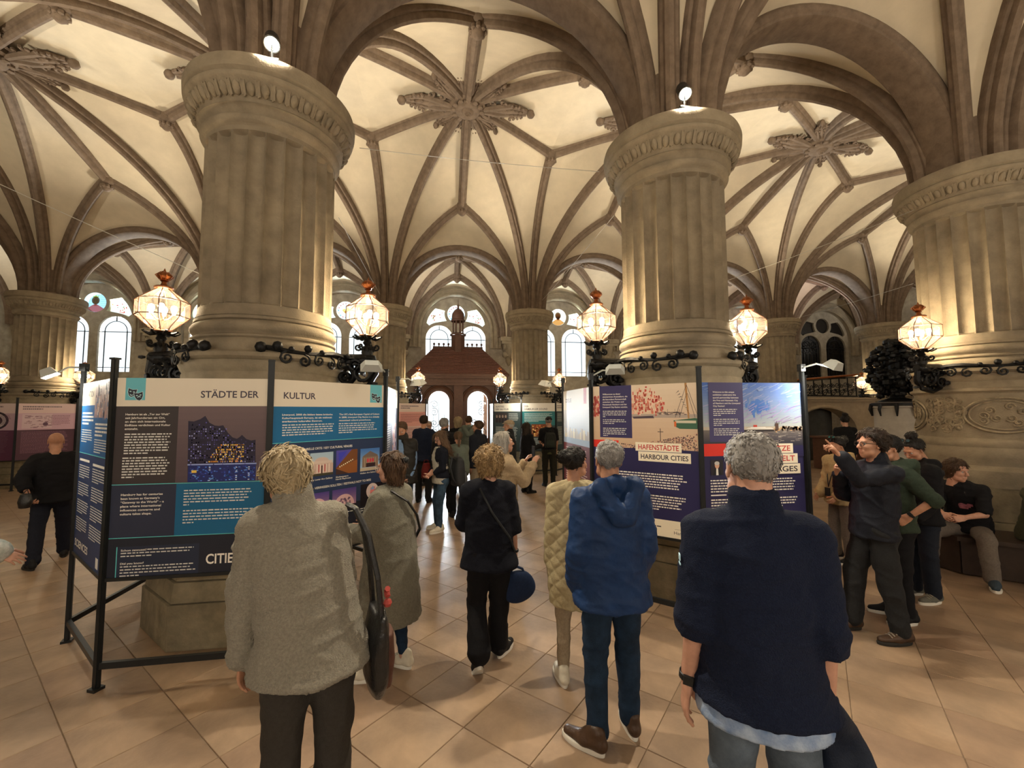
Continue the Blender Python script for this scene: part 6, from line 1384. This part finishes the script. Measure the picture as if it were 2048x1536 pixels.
# 4 --- quilted coat
R4 = person('visitor with a dark hair bun in a beige quilted coat beside the blue hooded jacket', (2.93, -1.80), -6, 1.72, dict(fem=True, seed=4, look=(-48, 0, 0), hair=('bun', 'black'), skin='tan', arms=[((-.20, -.02, -1), (-.04, .12, -1), 'relax'), None], trousers=('trousers', BEI, .82, .74, .90), shoes=(WSH, WSO), legs=[dict(ankle=(-.12, -.02, .085), toe=6), dict(ankle=(.08, -.10, .085), toe=-4)],
    tops=[dict(name='quilted_coat', mat=QUILT, hem=.56, ex=.026, grid=.0085, quilt=.105, prof=[(.58, .185, .150), (.75, .205, .165), (.95, .200, .150), (1.15, .185, .135), (1.28, .178, .130), (1.37, .168, .118), (1.43, .135, .095), (1.49, .080, .074)], sleeve=.97, arm=.068, collar=.0, fold=.005, freq=14)]))
# 5 --- blue hooded jacket
R5 = person('grey-haired visitor seen from behind in a blue hooded rain jacket and jeans', (2.96, -2.40), 2, 1.81, dict(seed=5, look=(-8, 0, 0), hair=('crop', 'grey'), fat=1.05, skin='tan', arms=[((-.30, -.10, -1), (.10, .50, -.9), 'fist'), ((.30, -.10, -1), (-.10, .50, -.9), 'fist')], trousers=('jeans', DENIM, 1.0, 1.02, .97), shoes=(BRS, WSO), legs=[dict(ankle=(-.11, -.02, .085), toe=38), dict(ankle=(.12, .05, .085), toe=-10)],
    tops=[dict(name='rain_jacket', mat=BJ, hem=.80, flare=.030, straight=True, ex=.026, sleeve=1.0, arm=.072, hood=True, fold=.009, freq=14)]))
# 6 --- navy pullover
R6 = person('broad grey-haired visitor in a navy half-sleeved pullover nearest on the right', (3.10, -3.48), -24, 1.905, dict(seed=6, grid=.011, look=(6, -4, 0), hair=('crop', 'grey'), skin='fair', fat=.96, wid=1.06, shoulder=.156, watch=[0], headscale=1.0, arms=[((-.34, -.10, -1), (-.12, .14, -1), 'relax'), ((.20, -.16, -1), (.04, .16, -1), 'fist')], trousers=('jeans', DENIM2, 1.02, 1.02, 1.0), hipr=.084, shoes=(BSHOE, DRS),
    tops=[dict(name='check_shirt', mat=LSH, hem=.825, ex=.006, prof=[(.800, .200, .160), (.88, .186, .148), (.93, .160, .118), (.96, .12, .09)], sleeve=0, fold=.004, freq=22), dict(name='shirt_collar', mat=LSH, ex=.0, prof=[(1.40, .06, .05), (1.47, .06, .055)], sleeve=0, collar=.048, fold=.001), dict(name='pullover', mat=NVY, hem=.855, flare=.034, straight=True, ex=.022, sleeve=.58, arm=.070, cuff=.006, collar=.022, fold=.008, freq=13, grid=.0105)]))
q = R6['arms'][0]; pm = (q[0] * .62 + q[1] * .38); m = MB(); m.box(pm + np.array((-.086, -.03, .03)), (.004, .030, .022)); m.box(pm + np.array((-.086, -.03, .006)), (.004, .036, .005)); m.build('sleeve_badge', mat('badge_blue', (.45, .70, .85), .6), R6['body'])
W6 = R6['arms'][1][2]; jk = empty('carried_jacket', loc(R6, (W6[0] + .09, W6[1] + .03, .02))); jk.rotation_euler = (0, 0, math.radians(-24)); tag(jk, 'dark navy jacket with an olive lining hanging from the hand of the navy pullover visitor', 'jacket')
zt6 = W6[2] - .06
sdf_obj('shell', (-.28, -.22, -.02), (.30, .22, 1.0), .013, lambda F: (F.loft([(.18, .03, 0, .20, .08), (.35, .02, 0, .205, .095), (.6, -.02, 0, .15, .085), (zt6 - .05, -.06, 0, .07, .05), (zt6 + .03, -.09, 0, .035, .04)], .02)), cloth('navy_shell', (.010, .016, .032), .6), jk, fold=.018, seed=9)
sdf_obj('lining', (-.28, -.22, -.02), (.30, .22, 1.0), .013, lambda F: (F.loft([(.16, .0, -.045, .06, .045), (.35, .02, -.055, .055, .045), (.55, .04, -.05, .03, .04)], .02)), cloth('olive_lining', (.075, .085, .022)), jk, fold=.012, seed=4)
# 7 --- grey-haired woman taking a picture
R7 = person('silver-haired visitor in a beige jacket holding up a phone', (2.62, .02), -76, 1.75, dict(fem=True, seed=7, grid=.013, look=(0, 6, 0), hair=('bob', 'silver'), arms=[((-.05, .62, -.70), (.22, .60, .85), ('hold', 90)), ((.05, .62, -.70), (-.16, .60, .85), ('hold', 90))], trousers=('trousers', BEI, 1.0, 1.0, .97), shoes=(WSH, WSO), tops=[dict(name='jacket', mat=BEIJ, hem=.80, flare=.02, straight=True, ex=.016, sleeve=.95, arm=.066, collar=.02, fold=.012, freq=18)]))
pw = loc(R7, (R7['arms'][0][2] + R7['arms'][1][2]) / 2 + np.array((0, .06, .12))); ph = empty('smartphone', pw); ph.rotation_euler = (0, 0, math.radians(-76)); tag(ph, 'black smartphone held up by the silver-haired visitor', 'phone')
m = MB(); m.box((0, 0, 0), (.075, .009, .15)); m.build('phone_case', BLACK, ph); m = MB(); m.box((0, -.0055, 0), (.068, .002, .14)); m.build('screen', mat('phone_screen', (.03, .03, .035), .1), ph); m = MB(); m.tube([(.022, .004, .055), (.022, .008, .055)], .009, 10); m.tube([(.022, .004, .032), (.022, .008, .032)], .009, 10); m.build('camera_lens', mat('lens_black', (.01, .01, .012), .1), ph)
# 8 --- long hair, backpack
R8 = person('long-haired visitor with glasses in jeans and a dark cardigan looking down', (1.863, 2.436), 112, 1.66, dict(fem=True, seed=8, grid=.013, look=(8, -26, 0), hair=('long', 'longbrown'), glasses='face', arms=[((-.20, .10, -1), (.55, .65, -.45), 'relax'), ((.20, .10, -1), (-.55, .65, -.45), 'relax')], trousers=('jeans', DENIM3, .98, .95, .97), shoes=(WSH, WSO, LACE), legs=[dict(ankle=(-.12, .06, .085), toe=10), dict(ankle=(.12, .0, .085), toe=-12)],
    tops=[dict(name='shirt', mat=CREAMS, hem=.84, flare=.0, ex=.010, sleeve=0, fold=.006), dict(name='cardigan', mat=NVYC, hem=.95, ex=.018, sleeve=.98, arm=.062, open=.115, fold=.007, freq=18)]))
def backpack(name, R, p, rz, size, m1, m2, label):
    b = empty(name, loc(R, p), rz); tag(b, label, 'backpack'); w, d, h = size
    sdf_obj('main_bag', (-.30, -.25, -.05), (.30, .25, .65), .011, lambda F: (F.loft([(.01, 0, 0, w * .92, d * .9), (.06, 0, 0, w, d), (h * .6, 0, 0, w, d), (h * .9, 0, 0, w * .85, d * .8), (h, 0, 0, w * .55, d * .5)], .02, pw=3.2)), m1, b, fold=.004)
    sdf_obj('front_pocket', (-.30, -.28, -.05), (.30, .25, .65), .011, lambda F: (F.loft([(.03, 0, -d * .85, w * .75, d * .5), (h * .25, 0, -d * .95, w * .8, d * .55), (h * .5, 0, -d * .85, w * .7, d * .45)], .02, pw=3)), m2, b, fold=.003)
    k = MB(); k.tube([(w * .55 * math.cos(t), -d * .9, h * .45 + h * .42 * math.sin(t)) for t in [PI * i / 12 for i in range(13)]], .007, 5); k.tube([(-.03, 0, h), (-.025, 0, h + .05), (.025, 0, h + .05), (.03, 0, h)], .009, 6); k.build('zip_and_handle', m2 if m2 is not m1 else BLACK, b)
    k = MB()
    for sx in (-1, 1): k.tube([(sx * w * .5, d * .9, h * .92), (sx * w * .6, d + .05, h * 1.0), (sx * w * .65, d + .09, h * .7), (sx * w * .7, d + .04, h * .3), (sx * w * .7, d * .9, .08)], .014, 6, flat=1.7)
    k.build('shoulder_straps', m1, b); return b
backpack('backpack', R8, (-.05, -.30, .72), math.radians(112), (.165, .10, .50), cloth('pack_charcoal', (.028, .028, .030), .6), cloth('pack_grey', (.085, .085, .085), .6), 'charcoal and grey backpack slung behind the long-haired visitor')
hb = empty('red_bag', loc(R8, (.16, .20, .84))); tag(hb, 'small red bag at the hip of the long-haired visitor', 'bag'); sdf_obj('bag_body', (-.16, -.12, -.02), (.16, .12, .36), .012, lambda F: F.loft([(.02, 0, 0, .08, .05), (.15, 0, 0, .09, .055), (.28, 0, 0, .06, .04)], .02), cloth('red_cloth', (.10, .010, .008)), hb, fold=.006); m = MB(); m.tube([(-.04, 0, .27), (-.03, .02, .33), (.03, .02, .33), (.04, 0, .27)], .007, 6); m.build('handle', cloth('red_cloth', (.10, .010, .008)), hb)
# 9 --- blue shirt and dark vest
R9 = person('man in a light blue shirt and open dark vest looking down beside the KULTUR board', (1.22, 2.35), 163, 1.82, dict(seed=9, grid=.013, skin='tan', fat=1.18, look=(0, -24, 0), hair=('short', 'brown'), arms=[((-.28, -.05, -1), (.15, .45, -.9), 'fist'), ((.28, -.05, -1), (-.15, .45, -.9), 'fist')], trousers=('trousers', DENIM, 1.1, 1.1, .97), shoes=(BSHOE, DRS), tops=[dict(name='shirt', mat=BSH, hem=.86, ex=.012, sleeve=.98, arm=.064, collar=.02, belly=True, fold=.008), dict(name='vest', mat=cloth('dark_vest', (.016, .014, .012), .6), hem=.80, flare=.02, straight=True, ex=.040, sleeve=.12, arm=.070, collar=.02, open=.13, fold=.008)]))
# 10 --- bald man, hands behind the back
R10 = person('bald man in black walking away with a hand behind his back at the left', (-3.25, 1.66), 42, 1.74, dict(seed=10, grid=.013, skin='tan', fat=1.10, look=(-6, -8, 0), hair=None, face=True, arms=[((-.45, -.40, -.85), (.25, -.55, -.75), 'fist'), ((.30, .10, -1), (.0, .35, -1), 'relax')], trousers=('trousers', cloth('navy_trousers', (.012, .014, .024)), 1.1, 1.1, .97), shoes=(BSHOE, DRS), legs=[dict(ankle=(-.14, -.10, .085), toe=14), dict(ankle=(.16, .32, .085), toe=-6)], tops=[dict(name='jacket', mat=BLK, hem=.84, flare=.03, straight=True, ex=.022, sleeve=.80, arm=.070, fold=.009)]))
W10 = R10['arms'][0][2]; dc = empty('dark_pouch', loc(R10, W10 + np.array((-.03, -.08, -.16)))); tag(dc, 'small dark pouch held behind the back of the bald man', 'pouch'); sdf_obj('pouch_body', (-.14, -.12, -.02), (.14, .12, .26), .012, lambda F: F.loft([(.02, 0, 0, .06, .05), (.10, 0, 0, .075, .06), (.20, 0, 0, .05, .04)], .02), LEATHER, dc, fold=.006); m = MB(); m.tube([(-.03, 0, .2), (0, .02, .25), (.03, 0, .2)], .006, 5); m.build('loop', LEATHER, dc)
# 11 --- passer-by cut by the left edge
R11 = person('passer-by in a white patterned jacket cut off by the left edge', (-1.55, -1.36), -74, 1.72, dict(fem=True, seed=11, look=(0, 0, 0), hair=('bob', 'blond'), arms=[((-.1, -.35, -1), (0, -.1, -1), 'relax'), ((.12, .62, -.80), (.02, .90, -.50), ('relax', 40))], trousers=('trousers', BEI, 1, 1, .95), shoes=(WSH, WSO), legs=[dict(ankle=(-.10, .02, .085), toe=0), dict(ankle=(.10, -.28, .12), toe=0, pitch=-20)], tops=[dict(name='jacket', mat=PATT, hem=.80, flare=.03, straight=True, ex=.022, sleeve=.96, arm=.072, cuff=.012, fold=.012)]))
# 12-19 --- visitors further back
FAR = dict(grid=.017, shoes=(BSHOE, DRS))
def far(label, pos, yaw, H, top, tr, hair, look=(0, 0, 0), arms=[None, None], fem=False, seed=1, extra=None, **kw):
    d = dict(FAR, seed=seed, fem=fem, look=look, hair=hair, arms=arms, trousers=('trousers', tr, 1.05, 1.05, .97), tops=[dict(name='jacket', mat=top, hem=kw.pop('hem', .82), flare=.02, straight=True, ex=.018, sleeve=kw.pop('sleeve', .97), arm=.066, collar=kw.pop('collar', 0), hood=kw.pop('hood', False), fold=.008)]); d.update(kw); return person(label, pos, yaw, H, d)
DOWN = ((-.18, .0, -1), (.05, .5, -.85), 'fist')
R12 = far('man in a black cap and black T-shirt with a backpack facing the HAMBURGER SOUND board', (4.72, 6.2), -4, 1.86, BLK, cloth('dark_khaki', (.020, .018, .012)), ('crop', 'grey'), sleeve=.40, seed=12, hem=.93, cap=('peak', BLK), skin='tan', arms=[((-.35, .15, -1), (.2, .75, -.3), 'fist'), ((.26, .0, -1), (.0, .3, -1), 'relax')])
backpack('small_backpack', R12, (0, -.22, 1.03), math.radians(-4), (.15, .07, .42), cloth('pack_black', (.016, .018, .016), .6), cloth('pack_dark_green', (.022, .028, .022), .6), 'dark backpack on the man in the black cap')
m = MB(); m.lathe([(.155, .86), (.165, .88), (.165, .97), (.155, 1.0)], 24); m.v = [(x, y * .78, z) for x, y, z in m.v]; m.build('belt_bag', mat('camouflage', (.12, .12, .05), .8, 0, 25, col2=(.03, .035, .02)), R12['body'], 40)
far('dark-haired woman in black talking in front of the HAMBURGER SOUND board', (3.95, 5.4), -62, 1.72, BLK, BLK, ('long', 'darkbrown'), fem=True, seed=13, arms=[DOWN, ((.25, .35, -1), (-.1, .9, .1), 'relax')], skin='tan')
far('man in a beige flat cap and dark coat facing left', (3.30, 4.0), 78, 1.82, BLK2, BLK, ('crop', 'silver'), seed=14, cap=('flat', cloth('cap_beige', (.35, .27, .18))), skin='tan', collar=.03)
far('tall brown-haired man in a navy T-shirt at the pale pink board', (1.47, 4.74), -14, 1.92, cloth('navy_tee', (.012, .018, .040)), BLK2, ('short', 'darkbrown'), seed=15, sleeve=.42, hem=.84, skin='tan')
far('small grey-haired visitor facing the hall in front of the bright door pane', (1.50, 7.0), 178, 1.74, BLK2, BLK, ('short', 'silver'), seed=16, glasses='face', look=(10, -6, 0))
far('grey-haired man in a dark jacket behind the long-haired visitor', (1.93, 3.72), 6, 1.87, BLK, BLK2, ('short', 'grey'), seed=17, collar=.02, look=(-34, 0, 0), skin='tan')
far('woman with a ponytail in a sage green top and black trousers', (2.19, 3.28), 4, 1.62, SAGE, BLK, ('ponytail', 'longbrown'), seed=18, fem=True, hem=.90)
far('tall man in an olive jacket with a dark hood facing the porch', (2.52, 5.6), 0, 1.90, SAGE, BLK2, ('crop', 'brown'), seed=19, hood=True)
far('blond woman beside the tall olive-jacketed man', (2.28, 6.3), -10, 1.86, BLK, BLK, ('bob', 'white'), seed=20, fem=True)
far('man in a dark navy jacket and beige trousers turned left near the porch', (2.62, 3.86), 44, 1.81, cloth('navy_jacket', (.012, .014, .022)), BEI, ('short', 'brown'), seed=21, collar=.03, skin='tan', look=(20, 0, 0))
far('visitor in black with a topknot before the staircase arch', (12.2, 4.5), -30, 1.86, BLK, BLK, ('topknot', 'black'), seed=22)
# right-hand group
R16 = person('curly-haired man with glasses in a navy jacket pointing at the harbour boards', (5.74, -1.66), 76, 1.81, dict(seed=23, grid=.0125, look=(4, 4, 0), skin='warm', hair=('messy', 'darkbrown'), glasses='face', lean=(0, -.055), head=(0, .03, 0), arms=[((-.12, .95, -.16), (-.02, .60, .80), ('point', 60)), ((.25, .45, -.85), (-.42, .42, .80), ('fist', 60))], trousers=('trousers', BLK2, 1.12, 1.15, .96), tfold=.010, shoes=(BRS, DRS, LACE), legs=[dict(ankle=(-.10, -.10, .085), toe=4), dict(ankle=(.12, .14, .085), toe=-4)],
    tops=[dict(name='jacket', mat=cloth('navy_quilt', (.010, .012, .020), .65), hem=.84, flare=.012, straight=True, ex=.018, sleeve=.96, arm=.066, collar=.02, fold=.010, freq=26)]))
R17 = person('man in a dark green hoodie with a hand on his hip', (6.26, -1.42), 72, 1.74, dict(seed=24, grid=.0125, skin='warm', look=(10, -8, 0), hair=('short', 'black'), watch=[0], arms=[((-.55, -.45, -.70), (.32, .55, -.62), ('fist', 30)), None], trousers=('trousers', BLK, 1.0, 1.0, .97), shoes=(BSHOE, WSO), tops=[dict(name='hoodie', mat=GRN, hem=.86, flare=.01, straight=True, ex=.018, sleeve=.58, arm=.068, hood=True, fold=.010)]))
R18 = person('dark-haired visitor in a black hooded jacket with sunglasses pushed up, looking down', (6.98, -1.10), 82, 1.68, dict(seed=25, grid=.0125, skin='warm', look=(6, -28, 0), hair=('topknot', 'black'), glasses='head', arms=[((-.2, .1, -1), (.1, .6, -.7), 'fist'), DOWN and ((.2, .1, -1), (-.1, .6, -.7), 'fist')], trousers=('jeans', cloth('indigo_jeans', (.012, .016, .026)), 1.1, 1.1, .97), shoes=(GSH, WSO, LACE), tops=[dict(name='jacket', mat=BLK, hem=.84, flare=.02, straight=True, ex=.024, sleeve=.97, arm=.070, hood=True, fold=.010)]))
R19 = person('woman in a tan hoodie with mirrored sunglasses on black hair behind the pointing man', (7.20, .02), 88, 1.63, dict(fem=True, seed=26, grid=.014, skin='warm', look=(0, -16, 0), hair=('bun', 'black'), glasses='head', arms=[((-.2, .1, -1), (.1, .6, -.6), 'relax'), ((.2, .1, -1), (-.1, .6, -.6), 'relax')], trousers=('trousers', GRT, 1.0, 1.0, .97), shoes=(BSHOE, WSO), tops=[dict(name='hoodie', mat=BHOOD, hem=.82, flare=.015, straight=True, ex=.022, sleeve=.97, arm=.072, hood=True, fold=.010)]))
m = MB(); m.tube([(-.05, .10, 1.36), (-.03, .155, 1.2), (0, .175, 1.05)], .006, 5); m.tube([(.05, .10, 1.36), (.03, .155, 1.2), (0, .175, 1.05)], .006, 5); m.box((0, .19, .98), (.075, .012, .12)); m.v = [(x, y, z * .93) for x, y, z in m.v]; m.build('lanyard_badge', BLACK, R19['body'])
# seated on the bench
R21 = person('young man in a black printed T-shirt sitting on the bench, looking right', (8.36, -.60), 112, 1.80, dict(seed=27, grid=.0125, skin='fair', pelvis=.545, lean=(0, .20), head=(0, .05, -.02), look=(66, -6, 0), hair=('thick', 'brown'), arms=[((-.12, .45, -.80), (.45, .78, -.12), ('fist', 60)), ((.12, .45, -.80), (-.45, .78, -.10), ('fist', 60))], trousers=('trousers', GRT, 1.10, 1.15, .97), shoes=(NSH, WSO), legs=[dict(knee=(-.22, .42, .50), ankle=(-.24, .44, .085), toe=14), dict(knee=(.22, .42, .50), ankle=(.24, .52, .085), toe=-24)], tops=[dict(name='t_shirt', mat=BLK, hem=.88, ex=.016, straight=True, sleeve=.46, arm=.062, fold=.010)]))
m = MB(); c = R21['sh'] * .62 + R21['pel'] * .38
for k in range(10):
    for j in range(8):
        x0, x1 = -.10 + .02 * k, -.08 + .02 * k; z0, z1 = -.07 + .0175 * j, -.0525 + .0175 * j
        if ((x0 + .01) / .10) ** 2 + ((z0 + .01) / .075) ** 2 < 1: m.add([(c[0] + x, c[1] + .150 - x * x * 2.0 + z * .36, c[2] + z) for x, z in ((x0, z0), (x1, z0), (x1, z1), (x0, z1))], [(0, 1, 2, 3)])
m.build('chest_print', mat('pink_print', (.30, .10, .14), .8, .5, 30), R21['body'])
R22 = person('person in an olive jacket sitting on the bench at the right edge', (8.80, -.98), 165, 1.74, dict(seed=28, grid=.014, skin='warm', pelvis=.56, lean=(0, .12), look=(10, -20, 0), hair=('short', 'black'), arms=[((-.12, .45, -.80), (.4, .8, -.1), 'fist'), ((.12, .45, -.80), (-.4, .8, -.1), 'fist')], trousers=('jeans', DENIM, 1.05, 1.05, .97), shoes=(GSH, WSO), legs=[dict(knee=(-.16, .43, .52), ankle=(-.16, .42, .085), toe=8), dict(knee=(.16, .43, .52), ankle=(.16, .44, .085), toe=-8)], tops=[dict(name='jacket', mat=OLV, hem=.86, ex=.024, straight=True, sleeve=.97, arm=.072, collar=.03, fold=.010)]))
# ================================================================ GENERAL LIGHT OF THE HALL
# lanterns of the piers hidden from here, added fill behind the visitor and in the aisle, floodlights standing on the capitals, daylight at the windows
for x, y in ((-S, 0.0), (-S, D), (2 * S + 1.05, 0.0), (2 * S + 1.05, D), (3 * S, 0)):
    light('lantern_or_fill_light', 'POINT', (x - 1.05, y, 3.1), 50, WARM, 0.09)
for i in range(-1, 4):
    for sg in (-1.05, 1.05): light('lantern_or_fill_light', 'POINT', (i * S + sg, -D + .9, 3.3), 66, (1, .91, .78), 0.15)  # unseen fill without fixtures, added to brighten boards and backs
FLOOD = 470.0
for i in range(-2, 5):
    light('vault_flood', 'SPOT', (i * S + .45, .80, 5.6), FLOOD, UPW, .12, ((i + .5) * S, D * .52, 9.7), 92, 1.0)
    light('vault_flood', 'SPOT', ((i + 1) * S - .45, D - .80, 5.6), FLOOD * .8, UPW, .12, ((i + .5) * S, D * .48, 9.7), 92, 1.0)
for i in range(-2, 4):
    light('vault_flood', 'SPOT', (i * S + .45, -D + 1.0, 5.6), FLOOD * .6, UPW, .12, ((i + .5) * S, -D * .40, 9.4), 120, 1.0)  # unseen floods behind the visitor, added to lift the near vault
for i in range(-3, 4):
    a = light('window_daylight', 'AREA', ((i + .5) * S, YW + 1.9, 2.1), 3500, (.84, .92, 1.0), 2.6, ((i + .5) * S, YW - 2.2, 6.6))
for i in range(-3, 5):
    light('aisle_fill', 'SPOT', ((i + .5) * S + (1.9 if i >= 1 else -1.9), D + .75, 5.65), 190, (1, .78, .78) if i == 3 else (1.0, .95, .86), .12, ((i + .5) * S, YW - 1.9, 8.4), 120, 1.0)  # spots added to brighten the aisle vault, one tinted pink; no fixtures
